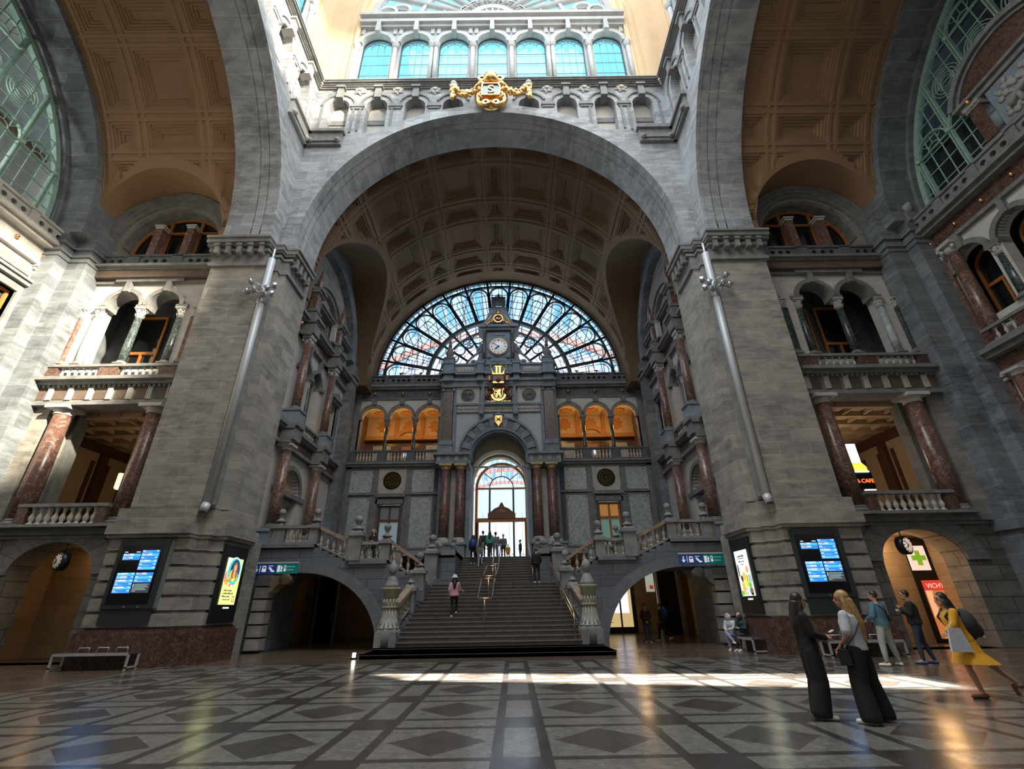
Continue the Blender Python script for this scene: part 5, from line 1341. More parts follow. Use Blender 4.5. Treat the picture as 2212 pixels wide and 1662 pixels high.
def side_stair(s):
    S = 'left' if s < 0 else 'right'
    # body of the bridge with the rampant arch
    prof = [(10.7, 0), (10.7, 4.35), (8.2, 4.35)]
    for i in range(5): prof += [(8.2-.34*i, 4.35-.15*(i+1)), (8.2-.34*(i+1), 4.35-.15*(i+1))]
    prof += [(4.8, 3.6)]
    for i in range(6): prof += [(4.8-.29*i, 3.6-.16*(i+1)), (4.8-.29*(i+1), 3.6-.16*(i+1))]
    prof += [(3.02, 2.6), (3.02, 0), (4.95, 0)]
    arc = [(8.6-3.65*cos(pi/2*i/16), 3.12*sin(pi/2*i/16)) for i in range(1, 17)]
    prof += arc+[(9.5, 3.1), (9.85, 2.75), (9.85, 0)]
    w = MB().flat([[(s*x, z) for x, z in prof]], BY, BY+2.9)
    struct('wall_'+S, w, 'bridge')
    t = MB()
    # arch ring, string courses and corbel
    for i in range(16):
        a0, a1 = pi/2*i/16, pi/2*(i+.985)/16
        P = [(8.6-3.65*cos(a0), 3.12*sin(a0)), (8.6-3.65*cos(a1), 3.12*sin(a1)), (8.6-4.15*cos(a1), 3.55*sin(a1)), (8.6-4.15*cos(a0), 3.55*sin(a0))]
        t.flat([[(s*x, z) for x, z in P]], BY-.07, BY+.1)
    for i in range(4): t.box(s*(8.62+.5*i), s*(9.08+.5*i), BY-.07, BY+.1, 3.12, 3.55)
    t.box(s*8.2, s*10.7, BY-.12, BY+.1, 4.2, 4.35); t.box(s*4.8, s*6.5, BY-.12, BY+.1, 3.45, 3.6)
    struct('trim_35', t, 'ringstone')
    c = MB().prism([(s*9.85, 2.3), (s*9.85, 3.0), (s*9.0, 3.0), (s*9.1, 2.8), (s*9.5, 2.65), (s*9.7, 2.4)], BY-.2, BY+.5).lathe([(.22, -.2), (.22, .45)], 0, 0, 14, M=T(s*9.2, BY+.1, 2.85) @ RX(90))
    tag(c.build('stone_corbel', 'corridor' if s < 0 else 'trim'), 'scrolled stone corbel at the springing of the %s stair arch' % S, 'corbel')
    # rusticated jamb beside the pier
    w = MB()
    for i in range(6): w.box(s*9.8, s*10.4, BY-.3, BY+.3, .1+.5*i, .53+.5*i)
    struct('wall_'+S, w, 'stone')
    deck = MB().box(s*8.2, s*11.6, BY, 30.2, 4.15, 4.35).box(s*2.1, s*11.6, 25.8, 30.2, 4.1, 4.35)
    struct('floor', deck, 'trim')
    # railings on the hall side
    D = 'on the %s side stair' % S
    balustrade('level balustrade of the upper %s landing beside the pier' % S, T(0, LY, 0), *sorted((s*10.45, s*8.2)), 4.35, 5.2, [tuple(sorted((s*10.45, s*9.75))), tuple(sorted((s*8.55, s*8.2)))], mat='trim', bmat='balst', sp=.27)
    balustrade('level balustrade of the half landing %s' % D, T(0, LY, 0), *sorted((s*6.5, s*4.8)), 3.6, 4.42, [tuple(sorted((s*6.5, s*6.2))), tuple(sorted((s*5.15, s*4.8)))], mat='trim', bmat='balst', sp=.27)
    post('newel_post', 'ball-topped post at the pier end of the %s landing' % S, s*10.05, LY, 4.35, 5.25, .2)
    post('newel_post', 'ball-topped post at the head of the %s side stair' % S, s*8.35, LY, 4.35, 5.25, .2)
    post('newel_post', 'tall ball-topped post at the upper end of the half landing %s' % D, s*6.35, LY, 3.6, 4.85, .3, .19)
    post('newel_post', 'ball-topped post at the lower end of the half landing %s' % D, s*4.95, LY, 3.6, 4.5, .22)
    slope_bal('upper raking balustrade with polished rail %s' % D, (s*8.15, LY, 4.3), (s*6.6, LY, 3.6), .84, 5)
    slope_bal('lower raking balustrade with polished rail %s' % D, (s*4.7, LY, 3.55), (s*3.35, LY, 2.7), .84, 4)
    post('newel_post', 'post with a ball where the %s side stair meets the main staircase' % S, s*3.35, LY+.1, 2.3, 3.2, .26, .17)
    post('newel_post', 'stout post with a ball at the far foot of the %s side stair' % S, s*3.25, 25.4, 2.6, 4.3, .32, .2)
    # back railing of the side flight
    slope_bal('rear raking balustrade %s' % D, (s*8.15, 25.3, 4.3), (s*6.6, 25.3, 3.6), .84, 5)
    balustrade('rear balustrade of the half landing %s' % D, T(0, 25.3, 0), *sorted((s*6.5, s*4.8)), 3.6, 4.42, [tuple(sorted((s*6.5, s*6.2))), tuple(sorted((s*5.15, s*4.8)))], mat='trim', bmat='balst', sp=.3)
    post('newel_post', 'rear ball-topped post above the half landing %s' % D, s*6.35, 25.3, 3.6, 4.7, .2, .15)
    # central flank: from the lamp up to the landing
    sg = s
    fl = MB()
    for i in range(17):
        y = 18.7+.34*i
        if i < 3: continue
        fl.box(sg*(hw(y)-.02), sg*(hw(y)+.5), y, y+.36, 0, .155*(i+1)+.04)
    struct('wall_'+S, fl, 'bridge')
    struct('wall_'+S, MB().box(sg*2.1, sg*3.6, 25.9, 30.2, 2.6, 4.36).box(sg*2.1, sg*3.0, 24.9, 26, 2.6, 2.9), 'bridge')
    xa, xb, xc = hw(20.3)+.25, hw(21.9)+.25, hw(22.5)+.25
    slope_bal('first raking balustrade behind the %s stair lamp' % S, (s*xa, 20.25, .95), (s*xb, 21.6, 1.55), .8, 4)
    post('newel_post', 'pyramid-capped post halfway up the %s side of the main staircase' % S, s*(xb), 21.85, 1.4, 2.45, .22, .13)
    # newel lamp pedestal
    l = thing('newel_pillar', 'fluted stone pillar with an urn and pine cone at the %s foot of the staircase' % S, 'pillar', T(s*3.82, 19.75, .31))
    MB().lathe([(.46, 0), (.46, .55), (.42, .6)], 0, 0, 8).box(-.4, .4, -.4, .4, 0, .5).build('plinth', 'trim', l)
    MB().lathe([(.42, .6), (.4, .66), (.33, .74), (.27, .95), (.25, 1.25), (.26, 1.3)], 0, 0, 20).build('fluted_shaft', 'palefl', l)
    f = MB()
    for i in range(14):
        a = i*pi/7; f.tube([(.4*cos(a), .4*sin(a), .68), (.3*cos(a), .3*sin(a), .85), (.262*cos(a), .262*sin(a), 1.05), (.25*cos(a), .25*sin(a), 1.27)], .03, 6)
    for i in range(14): a = i*pi/7; f.tube([(.27*cos(a), .27*sin(a), 1.4), (.27*cos(a), .27*sin(a), 1.62)], .03, 6)
    f.build('fluting', 'palefl', l)
    MB().lathe([(.3, 1.28), (.31, 1.36), (.25, 1.4), (.25, 1.64), (.3, 1.68), (.3, 1.9), (.36, 1.95), (.36, 2.03)], 0, 0, 16).build('drum', 'goldstone2', l)
    MB().lathe([(.34, 2.03), (.26, 2.15), (.2, 2.3), (.16, 2.4), (.08, 2.46), (.07, 2.52)], 0, 0, 12).build('urn', 'trim', l)
    MB().lathe([(.07, 2.5), (.15, 2.56), (.19, 2.68), (.17, 2.8), (.1, 2.92), (.03, 2.98)], 0, 0, 12).build('pine_cone', 'trim', l)
    MB().box(-.3, .3, .3, .75, .0, 1.0).build('side_block', 'trim', l)
    # terrace edge beside the upper flight
    balustrade('terrace balustrade facing the hall on the %s of the upper flight' % S, T(0, 26.05, 0), *sorted((s*2.15, s*3.1)), 4.35-.35, 4.35+.0, [tuple(sorted((s*2.15, s*3.1)))], mat='railstone2')
    for k, (x, y) in enumerate(((2.25, 26.1), (2.95, 26.1), (2.3, 26.8))):
        b = MB(); b.box(-.14, .14, -.14, .14, 0, .2); ball_on(b, 0, 0, .2, .14)
        tag(b.build('stone_ball', 'trim', fr=T(s*x, y, 4.0 if k < 2 else 4.35)), 'stone ball %s, terrace %s of the upper flight' % (('near the flight', 'at the outer corner', 'set back behind the edge')[k], S), 'finial')
M['goldstone2'] = mottled('mossy_gilt_stone', (.2, .19, .12), (.32, .3, .2), scale=6.)
M['palefl'] = mottled('worn_fluted_stone', (.26, .27, .24), (.4, .41, .37), scale=6.)
M['railstone2'] = mottled('rosy_coping_stone', (.3, .2, .14), (.42, .3, .22), scale=5., rough=.3)
side_stair(-1); side_stair(1)
# brass hand rails
def loop_rail(label, p, q, w, r=.034, h0=.25, h1=.95, axis='x', name='hand_rail', mat='brass'):
    """rail frame: elongated loop following the slope from p to q, standing on posts"""
    t = thing(name, label, 'handrail', T(*p)); d = Vector(q)-Vector(p)
    pts = []
    up = Vector((0, 0, 1)); n = 6
    a = Vector((0, 0, 0)); b = d
    for i in range(n+1):
        th = -pi/2+pi*i/n; c = b; pts.append(c+Vector((w*sin(th), .12*cos(th)*1.2, h1)))
    for i in range(n+1):
        th = pi/2+pi*i/n; c = a; pts.append(c+Vector((w*sin(th), .12*cos(th)*1.2, h1)))
    MB().tube([tuple(v) for v in pts], r, 8, closed=True).build('top_loop', mat, t)
    for f in (.0, 1.):
        for s in (0,):
            c = d*f+Vector((0, (-.14 if f < .5 else .14), 0)); MB().tube([tuple(c+Vector((0, 0, h1))), tuple(c+Vector((0, 0, -.02)))], r*.8, 8).build('post', mat, t)
    return t
def SZ(y):  # height of the main staircase at y
    return max(0, min(17, int((y-18.7)/.34)+1))*.155 if y < 26.1 else 2.635+min(11, int((y-26.1)/.36)+1)*.156
loop_rail('lower brass double handrail loop in the middle of the staircase', (-.25, 20.9, 1.02), (-.2, 22.7, 1.87), .3, h1=.9)
loop_rail('second brass double handrail loop in the middle of the staircase', (-.18, 23.0, 1.98), (-.12, 25.8, 2.65), .3, h1=.9)
loop_rail('uppermost steel handrail loop in the middle of the upper flight', (.0, 26.4, 2.8), (.05, 29.6, 4.2), .16, h1=.85, mat='steel')
def wall_rail(label, pts, mat='brass'):
    t = thing('hand_rail', label, 'handrail', T(*pts[0])); o = Vector(pts[0])
    P = [Vector(p)-o for p in pts]
    for dz, nm in ((.92, 'upper_tube'), (.72, 'lower_tube')):
        MB().tube([tuple(p+Vector((0, 0, dz))) for p in P], .028, 8).build(nm, mat, t)
    for p in P: MB().tube([tuple(p+Vector((0, 0, .92))), tuple(p+Vector((0, 0, -.02)))], .02, 8).build('post', mat, t)
wall_rail('brass wall handrail along the right side of the lower flight', [(3.2, 19.6, .46), (2.95, 21.8, 1.5), (2.75, 24.2, 2.6)])
wall_rail('pale steel handrail on the right side of the upper flight', [(1.95, 26.0, 2.6), (1.93, 27.8, 3.4), (1.9, 29.8, 4.2)], 'steel')
# ------------------------------------------------------------------ furniture, boards, signs
E_ = dict(row1=emis('screen_blue', (.03, .22, .75), 1.5), row2=emis('screen_blue_light', (.06, .38, .9), 1.6), pill=emis('screen_white', (.8, .95, 1.), 1.6), redp=emis('screen_red', (.9, .25, .2), 1.4),
          grey=emis('screen_grey', (.1, .1, .13), .5), txt=emis('screen_text', (.5, .75, .7), .8), yel=emis('ad_yellow', (.85, .9, .3), 1.2), teal=emis('ad_teal', (.05, .7, .55), 1.1), navy=emis('ad_navy', (.03, .05, .2), .8),
          skin=emis('ad_skin', (.9, .45, .25), 1.), gold=emis('ad_orange', (1., .55, .08), 1.1), pink=emis('ad_pink', (.85, .25, .3), 1.), white=emis('ad_white', (.85, .95, .9), 1.15), ink=emis('ad_ink', (.03, .04, .03), .1),
          mint=emis('ad_green', (.15, .6, .15), 1.), lblue=emis('ad_blue', (.3, .55, .85), 1.), brown=emis('ad_brown', (.35, .18, .1), .8), ylw2=emis('ad_lemon', (.95, .8, .1), 1.1))
def multi(layers):
    """layers: list of (material, MB) merged into one mesh with several materials"""
    out = MB(); mats = []
    for i, (m, b) in enumerate(layers):
        out.cur = i; out.add(b.v, b.f); mats.append(m)
    return out, mats
def scribble(mb, x0, x1, z, h, y, seed):
    rd = random.Random(seed); x = x0
    while x < x1:
        w = rd.uniform(.012, .03); hh = h*rd.choice((.6, .6, 1.)); mb.box(x, min(x+w, x1), y-.002, y, z, z+hh); x += w+.008+(.03 if rd.random() < .18 else 0)
def info_board(s):
    S = 'left' if s < 0 else 'right'
    t = thing('departure_board', 'tall dark departure board with blue rows of trains on the %s pier' % S, 'display board', T(s*12.0 if s < 0 else 11.62, 17.12, 0))
    w = .87; y = 0
    MB().box(-w, w, .0, .3, 1.72, 3.92).build('housing', 'anthracite', t)
    MB().box(-w+.03, w-.03, .04, .3, 1.22, 1.72).build('base_panel', 'anthracite', t)
    MB().box(-.74, .68, -.015, 0.01, 1.86, 3.74).build('screen', 'screenblack', t)
    L = {k: MB() for k in ('row1', 'row2', 'pill', 'redp', 'grey', 'txt')}
    def row(x, z, k, style):
        L['row2' if k else 'row1'].box(x, x+.6, -.02, -.017, z, z+.098)
        L['pill'].box(x+.02, x+.11, -.023, -.021, z+.062, z+.084)
        L['txt'].box(x+.02, x+.02+.2+.25*((k*7+int(z*100)) % 5)/5, -.023, -.021, z+.02, z+.038)
        if style == 1: L['pill'].box(x+.22, x+.36, -.023, -.021, z+.055, z+.09); L['redp'].box(x+.14, x+.23, -.024, -.021, z+.055, z+.09)
        if style == 2: L['pill'].box(x+.13, x+.36, -.023, -.021, z+.055, z+.09)
        if style in (0, 2): L['pill'].box(x+.5, x+.57, -.023, -.021, z+.06, z+.085)
    for i in range(6): row(-.0, 3.47-.108*i, i % 2, (0, 1, 0, 2, 0, 0)[i])
    for i in range(2): row(-.63, 3.36-.108*i, (i+1) % 2, 1)
    L['pill'].box(-.6, -.5, -.023, -.02, 3.5, 3.52); L['pill'].box(-.2, -.06, -.023, -.02, 3.5, 3.52)
    for i in range(6): row(-.63, 2.74-.108*i, (i+1) % 2, (2, 2, 2, 0, 2, 0)[i])
    for i in range(3): row(-.0, 2.74-.108*i, i % 2, (1, 0, 0)[i])
    L['grey'].box(0, .6, -.02, -.017, 2.2, 2.5)
    L['pill'].box(.03, .045, -.023, -.02, 2.38, 2.48)
    for i in range(6): L['txt'].box(.08 if i < 3 else .03, (.55, .5, .55, .45, .5, .15)[i], -.023, -.02, 2.46-.042*i, 2.475-.042*i)
    mb, mats = multi([(E_[k], L[k]) for k in L]); mb.build('departure_rows', mats, [q for q in t.children if q.name.startswith('screen')][0])
    MB().box(-.1, -.04, -.02, 0, 1.76, 1.8).box(.35, .43, -.02, 0, 1.76, 1.79).build('badge', 'steel', t)
    if s < 0: MB().box(w, w+.12, .05, .3, 1.72, 3.9).build('side_panel', plain('grey_green_metal', (.16, .19, .18), .5), t)
info_board(-1); info_board(1)
def ad_screen(s):
    S = 'left' if s < 0 else 'right'
    fr = T(-9.7, 18.9, 0) @ RZ(90) if s < 0 else T(9.7, 19.0, 0) @ RZ(-90)
    t = thing('advertising_screen', 'black upright advertising screen with a %s' % ('yellow floral poster of a woman on the left pier' if s < 0 else 'white poster of bottles and fruit on the right pier'), 'advertising screen', fr)
    MB().box(-.8, .8, 0, .25, 1.22, 3.85).build('housing', 'black', t)
    x0, x1, z0, z1 = (-.5, .55, 1.82, 3.42)
    names = list(E_); L = {}
    def g(k): return L.setdefault(k, MB())
    P = -.01
    def ell(k, cx, cz, rx, rz, d, n=24): g(k).flat([[(cx+rx*cos(2*pi*i/n), cz+rz*sin(2*pi*i/n)) for i in range(n)]], -d-.001, -d)
    if s < 0:
        g('yel').box(x0, x1, -.02, -.012, z0, z1)
        g('white').box(x0, x0+.2, -.0215, -.021, 2.6, z1); ell('pink', -.4, 2.75, .1, .22, .022)
        ell('white', .05, 2.97, .46, .5, .022); ell('teal', .05, 2.97, .42, .46, .024); ell('navy', .08, 2.98, .31, .4, .026)
        ell('skin', .08, 3.08, .09, .12, .034); ell('brown', .08, 3.13, .15, .17, .03); ell('brown', -.05, 2.9, .06, .2, .031); ell('brown', .21, 2.9, .06, .2, .031)
        ell('gold', -.1, 2.85, .13, .16, .029); ell('gold', .2, 2.82, .12, .15, .029); ell('skin', .07, 2.86, .06, .18, .033); ell('ylw2', .06, 2.66, .14, .06, .035)
        ell('teal', .08, 2.55, .18, .07, .034); ell('pink', .0, 2.47, .15, .06, .036); ell('white', .04, 2.45, .07, .05, .038); ell('gold', -.3, 2.6, .13, .14, .04)
        scribble(g('ink'), -.38, -.2, 2.6, .05, -.042, 9)
        for i, (a, b) in enumerate(((-.38, .18), (-.38, .3), (-.38, .1))): scribble(g('ink'), a, b, 2.27-.1*i, .07, -.022, i+3)
        scribble(g('ink'), -.4, .2, 1.97, .04, -.022, 8)
        g('ink').flat([rect(.3, .45, 1.92, 2.1), rect(.32, .43, 1.94, 2.08)], -.024, -.022)
    else:
        g('white').box(x0, x1, -.02, -.012, z0, z1)
        scribble(g('ink'), -.28, .26, 3.18, .09, -.022, 4); g('ink').box(-.26, .26, -.024, -.022, 3.12, 3.14); scribble(g('ink'), -.24, .22, 3.0, .06, -.022, 5); scribble(g('ink'), -.12, .12, 2.9, .04, -.022, 6)
        ell('brown', -.38, 2.72, .07, .24, .024); ell('skin', .32, 2.72, .11, .13, .024)
        ell('gold', .0, 2.5, .12, .16, .024); ell('ylw2', .1, 2.32, .16, .22, .023); ell('gold', -.2, 2.1, .14, .26, .024); ell('brown', -.22, 2.45, .1, .1, .026); ell('ink', -.18, 2.4, .05, .1, .028)
        for x in (.2, .34, .46): g('mint').box(x, x+.05, -.026, -.023, 2.25, 2.55); g('ink').box(x+.01, x+.04, -.03, -.027, 2.3, 2.5)
        ell('mint', .34, 2.18, .13, .1, .028); ell('lblue', .0, 1.98, .11, .13, .03); ell('white', .0, 1.98, .06, .08, .032); ell('brown', .36, 1.98, .14, .14, .026); ell('mint', -.4, 1.92, .12, .09, .026); ell('ink', .4, 1.88, .08, .05, .03)
    mb, mats = multi([(E_[k], L[k]) for k in L]); mb.build('poster', mats, t)
    MB().box(-.12, .25, -.015, 0, 1.69, 1.74).build('badge', E_['pill'], t)
ad_screen(-1); ad_screen(1)
def bench(label, fr, w=2.35, arms=3):
    t = thing('bench', label, 'bench', fr)
    MB().box(-w/2, w/2, -.24, .24, .42, .47).build('seat', 'benchseat', t)
    MB().box(-w/2, w/2, -.255, -.23, .4, .475).build('front_rail', 'galv', t)
    for s in (-1, 1):
        l = MB(); l.box(s*w/2-.03, s*w/2+.03, -.25, -.2, 0, .42); l.box(s*w/2-.03, s*w/2+.03, .2, .25, 0, .42); l.box(s*w/2-.03, s*w/2+.03, -.25, .25, .05, .09); l.build('leg', 'galv', t)
    for i in range(arms):
        x = -w/2+w*(i+.9)/(arms+.8); MB().tube([(x-.17, .2, .46), (x-.17, .2, .6), (x+.17, .2, .6), (x+.17, .2, .46)], .018, 6).build('armrest', 'galv', t)
M['benchseat'] = plain('dark_bench_seat', (.08, .07, .065), .3)
bench('low metal bench with three arm loops in front of the left pier', T(-12.25, 16.85, 0))
bench('low metal bench in front of the right pier behind the group of people', T(11.95, 16.85, 0))
bench('low metal bench along the side of the right pier where two people sit', T(9.45, 19.5, 0) @ RZ(-90), 2.1, 0)
# pipes with spotlight clusters at the pier corners
for s in (-1, 1):
    S = 'left' if s < 0 else 'right'; x = s*10.4; y = 17.42
    d = thing('cable_duct', 'long pale round metal duct running up the corner of the %s pier' % S, 'duct', T(x, y, 5.2))
    MB().lathe([(.16, 0), (.16, 11.6)], 0, 0, 18).build('tube', 'galv', d)
    MB().tube([(0, -.02, -.0), (-.0, -.12, -.3)], .15, 16).build('angled_end', 'galv', d); MB().lathe([(.125, 0), (.1, .02)], 0, -.14, 14, cz=-.33).build('opening', 'black', d)
    MB().box(s*-.3, s*.0, .1, .16, 0, 10.5).build('cable_tray', 'trim', d)
    MB().lathe([(.07, 11.3), (.07, 12.2)], 0, 0, 10).build('top_tube', 'steel', d)
    MB().lathe([(.13, 8.9), (.2, 9.1), (.19, 9.7), (.13, 9.9)], 0, 0, 14).build('collar', 'steel', d)
    for i, (dx, dz) in enumerate(((-.55, .75), (-.6, .2), (-.3, .3), (.3, .35), (.6, .5), (.55, .05), (.15, .1))):
        dx *= -s
        l = thing('duct_spotlight', 'small silver spotlight on the duct of the %s pier, %s' % (S, ('top outer one', 'low outer one', 'close beside the tube', 'close on the other side', 'highest opposite one', 'lowest opposite one', 'below the collar')[i]), 'lamp', T(x+dx, y-.3, 14.5+dz))
        MB().lathe([(.05, -.16), (.1, -.1), (.12, .12), (.1, .13)], 0, 0, 12, M=RX(70) @ RY(30*dx)).build('housing', 'steel', l)
        MB().tube([(0, 0, 0), (-dx*.5, .1, -.05), (-dx, .3, -.1)], .025, 6).build('arm', 'steel', l)
# direction signs hanging below the side stairs
def way_sign(s):
    S = 'left' if s < 0 else 'right'
    cx, zc = (-9.55, 3.27) if s < 0 else (9.3, 3.38)
    t = thing('direction_sign', 'blue and green direction sign with white icons above the %s passage' % S, 'sign', T(cx, 21.9, zc))
    w = 1.0; h = .21
    MB().box(-w, .05, 0, .08, -h, h).build('blue_panel', plain('sign_blue', (.012, .035, .16), .4, emit=.25, ecol=(.012, .045, .2)), t)
    MB().box(.05, w, 0, .08, -h, h).build('green_panel', plain('sign_green', (.0, .13, .12), .4, emit=.25, ecol=(.0, .15, .14)), t)
    MB().box(-w-.02, w, -.02, .1, h, h+.06).build('cover', 'palestone', t)
    for q in (-.7, .7): MB().box(q-.03, q+.03, .02, .62, h+.02, h+.06).build('bracket', 'steel', t)
    i = MB(); Y0, Y1 = -.012, 0
    i.box(-.84, -.8, Y0, Y1, -.1, .13); i.prism([(-.82, -.14), (-.73, -.03), (-.76, -.01), (-.82, -.08), (-.88, -.01), (-.91, -.03)], Y0, Y1)
    i.box(-.665, -.645, Y0, Y1, -.14, .14)
    i.flat([[(-.57, -.13), (-.39, -.13), (-.39, .06), (-.42, .12), (-.54, .12), (-.57, .06)], rect(-.54, -.42, .01, .07)], Y0, Y1)
    i.prism([(-.28, .06), (-.2, .06), (-.09, -.07), (-.02, -.07), (-.02, -.14), (-.13, -.14), (-.27, -.0)], Y0, Y1); i.box(-.3, -.1, Y0, Y1, .1, .125)
    i.box(.1, .22, Y0, Y1, -.14, .13); i.prism([(.25, -.13), (.33, -.13), (.3, -.02), (.34, .02), (.26, .13)], Y0, Y1)
    i.flat([rect(.39, .48, -.12, .13), rect(.41, .46, -.01, .11)], Y0, Y1)
    i.build('icons', plain('sign_white', (.8, .82, .85), .5, emit=.35), t)
    k = MB(); k.box(.52, .86, Y0, Y1, .06, .08); k.box(.52, .82, Y0, Y1, -.07, -.05); k.build('text_lines', plain('sign_mint', (.4, .65, .6), .5, emit=.3), t)
way_sign(-1); way_sign(1)
def round_clock(label, fr, r=.3, mat='warmdial', h=4.1):
    t = thing('station_clock', label, 'clock', fr)
    MB().lathe([(r, -.14), (r+.04, -.12), (r+.04, .12), (r, .14)], 0, 0, 26, M=RX(90)).build('case', 'black', t)
    MB().lathe([(r-.03, .13), (r-.03, .15)], 0, 0, 26, M=RX(90)).build('dial', mat, t); D = t.children[-1]
    m = MB()
    for i in range(12): a = i*pi/6; m.bar((.76*r*sin(a), -.155, .76*r*cos(a)), (.9*r*sin(a), -.155, .9*r*cos(a)), .03, .01)
    m.build('hour_marks', 'black', D)
    a = R_(229); MB().bar((0, -.165, 0), (.5*r*sin(a), -.165, .5*r*cos(a)), .035, .01).build('hour_hand', 'black', D)
    a = R_(-52); MB().bar((0, -.17, 0), (.8*r*sin(a), -.17, .8*r*cos(a)), .022, .01).build('minute_hand', 'black', D)
    MB().tube([(0, 0, r), (0, 0, r+.35)], .02, 6).build('hanger', 'black', t)
round_clock('round station clock hanging in the brightly lit right passage arch', T(16.0, 18.85, 3.5) @ RZ(25))
round_clock('round station clock hanging in the dim left passage arch', T(-16.3, 18.85, 3.42) @ RZ(-25), mat=plain('dim_dial', (.7, .6, .45), .5, emit=.15))
# right passage: pharmacy sign, poster, ceiling light
t = thing('light_panel', 'bright ceiling light in the right passage arch', 'lamp', T(16.35, 21.3, 4.12)); MB().box(-1.0, .6, -.3, .3, 0, .06).build('diffuser', 'whitelamp', t); MB().box(-1.05, .65, -.35, .35, .05, .08).build('tray', 'steel', t)
t = thing('light_panel', 'orange glowing ceiling light in the left passage arch', 'lamp', T(-17.0, 21.3, 4.12)); MB().box(-.5, .9, -.3, .3, 0, .06).build('diffuser', 'warm', t); MB().box(-.55, .95, -.35, .35, .05, .08).build('tray', 'steel', t)
t = thing('pharmacy_sign', 'white illuminated sign with a green cross in the right passage', 'sign', T(18.6, 21.55, 3.25))
MB().box(-.38, .38, 0, .12, -.5, .5).build('panel', emis('pharmacy_white', (1, .75, .6), .9), t)
MB().box(-.1, .1, -.02, 0, -.3, .3).box(-.3, .3, -.021, 0, -.1, .1).build('cross', emis('pharmacy_green', (.22, .42, .02), .9), t)
t = thing('poster', 'orange cosmetics poster with a large face and red header in the right passage', 'poster', T(18.9, 21.6, 1.1))
MB().box(-.7, .55, .05, .1, -1.1, 3.0).build('backing', 'screenblack', t)
MB().box(-.48, .48, 0, .05, -.95, .85).build('picture', emis('poster_orange', (.85, .26, .07), .65), t)
MB().box(-.48, .48, -.01, .04, .85, 1.25).build('header', emis('poster_red', (.8, .06, .04), .8), t)
MB().text('VICHY', .26, 0, .95, -.02, -.012).build('brand_text', emis('poster_text', (1, .6, .45), 1.), t)
f = MB(); f.tube([(-.25, -.012, .55), (-.1, -.015, .62), (.12, -.012, .52)], .02, 6); f.sphere((-.02, 0, .38), .07, 10, 7, sc=(1.4, .3, .8)); f.tube([(.05, -.012, .3), (.18, -.012, .0), (.08, -.012, -.08)], .015, 6); f.build('face_lines', emis('face_dark', (.2, .05, .04), .5), t)
MB().sphere((.05, -.0, -.32), .13, 12, 8, sc=(1.5, .2, .6)).build('lips', emis('lips', (.8, .07, .05), .7), t)
MB().flat([[(-.48, .85), (-.48, -.2), (-.2, .1), (-.28, .4), (-.2, .85)]], -.008, -.003).build('hair', emis('face_glow', (1., .5, .25), .9), t)
# illuminated cafe sign in the right balcony hall
t = thing('cafe_sign', 'glowing illuminated cafe sign seen behind the right balcony columns', 'sign', T(17.68, 22.0, 6.3))
MB().box(-.22, .22, 0, .1, 1.35, 2.3).build('white_panel', emis('cafe_white', (1, .93, .95), 6.), t)
MB().prism([(-.3, .95), (.42, .95), (.42, 1.15), (.2, 1.4), (-.3, 1.4)], 0, .1).build('logo_panel', emis('cafe_orange', (1., .5, .05), 2.2), t)
MB().box(-.3, .45, -.02, .0, .88, .95).build('white_strip', emis('cafe_strip', (.9, .9, 1), 4.), t)
MB().box(-.35, .55, .02, .12, .1, .88).build('dark_panel', 'black', t)
MB().text('& CAFE', .26, .12, .38, -.02, .0).build('neon_letters', emis('neon_red', (1., .12, .02), 3.), t)
MB().box(.0, .5, 0, .1, -.05, .06).box(-.15, .1, 0, .1, -.6, -.05).build('lower_strip', emis('cafe_low', (.9, .85, 1.), 3.), t)
MB().box(-.1, .1, -.02, 0, -.5, -.2).build('menu', emis('cafe_menu', (1, .8, .1), 1.5), t)
t = thing('wall_sconce', 'warm glowing wall lamp behind the left balcony', 'lamp', T(-16.4, 20.3, 6.9)); MB().lathe([(.08, -.4), (.14, -.35), (.14, .3)], 0, 0, 12).build('shade', emis('sconce_glow', (1, .72, .45), 1.6), t); MB().box(-.03, .03, 0, .3, -.1, 0).build('arm', 'brass', t)
# gilt cartouche with garlands over the great arch
g = thing('gilt_emblem', 'large gilt cartouche with letter S, crown and two hanging garlands above the great arch', 'emblem', T(.03, 17.75, 29.35))
MB().lathe([(1.0, -.1), (.9, -.2), (.75, -.22), (.6, -.16), (0, -.16)][::-1]+[(1.02, .1)], 0, 0, 30, M=RX(90) @ RX(180)).build('round_shield', 'gold', g)
MB().flat([[(-.46, .5), (.4, .5), (.5, .25), (.46, -.5), (-.48, -.5), (-.5, .1)]], -.5, -.3).build('field', plain('dark_green_enamel', (.04, .09, .06), .3), g)
MB().text('S', .95, 0, -.33, -.58, -.48).flat([[(-.53, .57), (.46, .57), (.58, .27), (.53, -.57), (-.55, -.57), (-.57, .1)], [(-.46, .5), (.4, .5), (.5, .25), (.46, -.5), (-.48, -.5), (-.5, .1)]], -.58, -.3).build('letter', 'gold', g)
k = MB().lathe([(.3, .85), (.5, 1.0), (.52, 1.2), (.4, 1.3), (.46, 1.45), (.3, 1.6), (.1, 1.7)], 0, -.3, 14)
for s in (-1, 1):
    k.arch(s*.55, 1.2, .12, .26, -.5, -.2, 0, 2*pi, 14); k.arch(s*.3, -1.0, .1, .22, -.45, -.2, 0, 2*pi, 14); k.tube([(0, -.35, -.8), (s*.2, -.4, -1.15), (s*.45, -.35, -1.15)], .09, 8); k.tube([(s*.9, -.3, .55), (s*.65, -.4, .8), (s*.4, -.4, .75)], .14, 8)
    for j in range(10): k.sphere((s*(.6+.12*cos(j)), -.38, .3-.1*j+.05), .1, 8, 6)
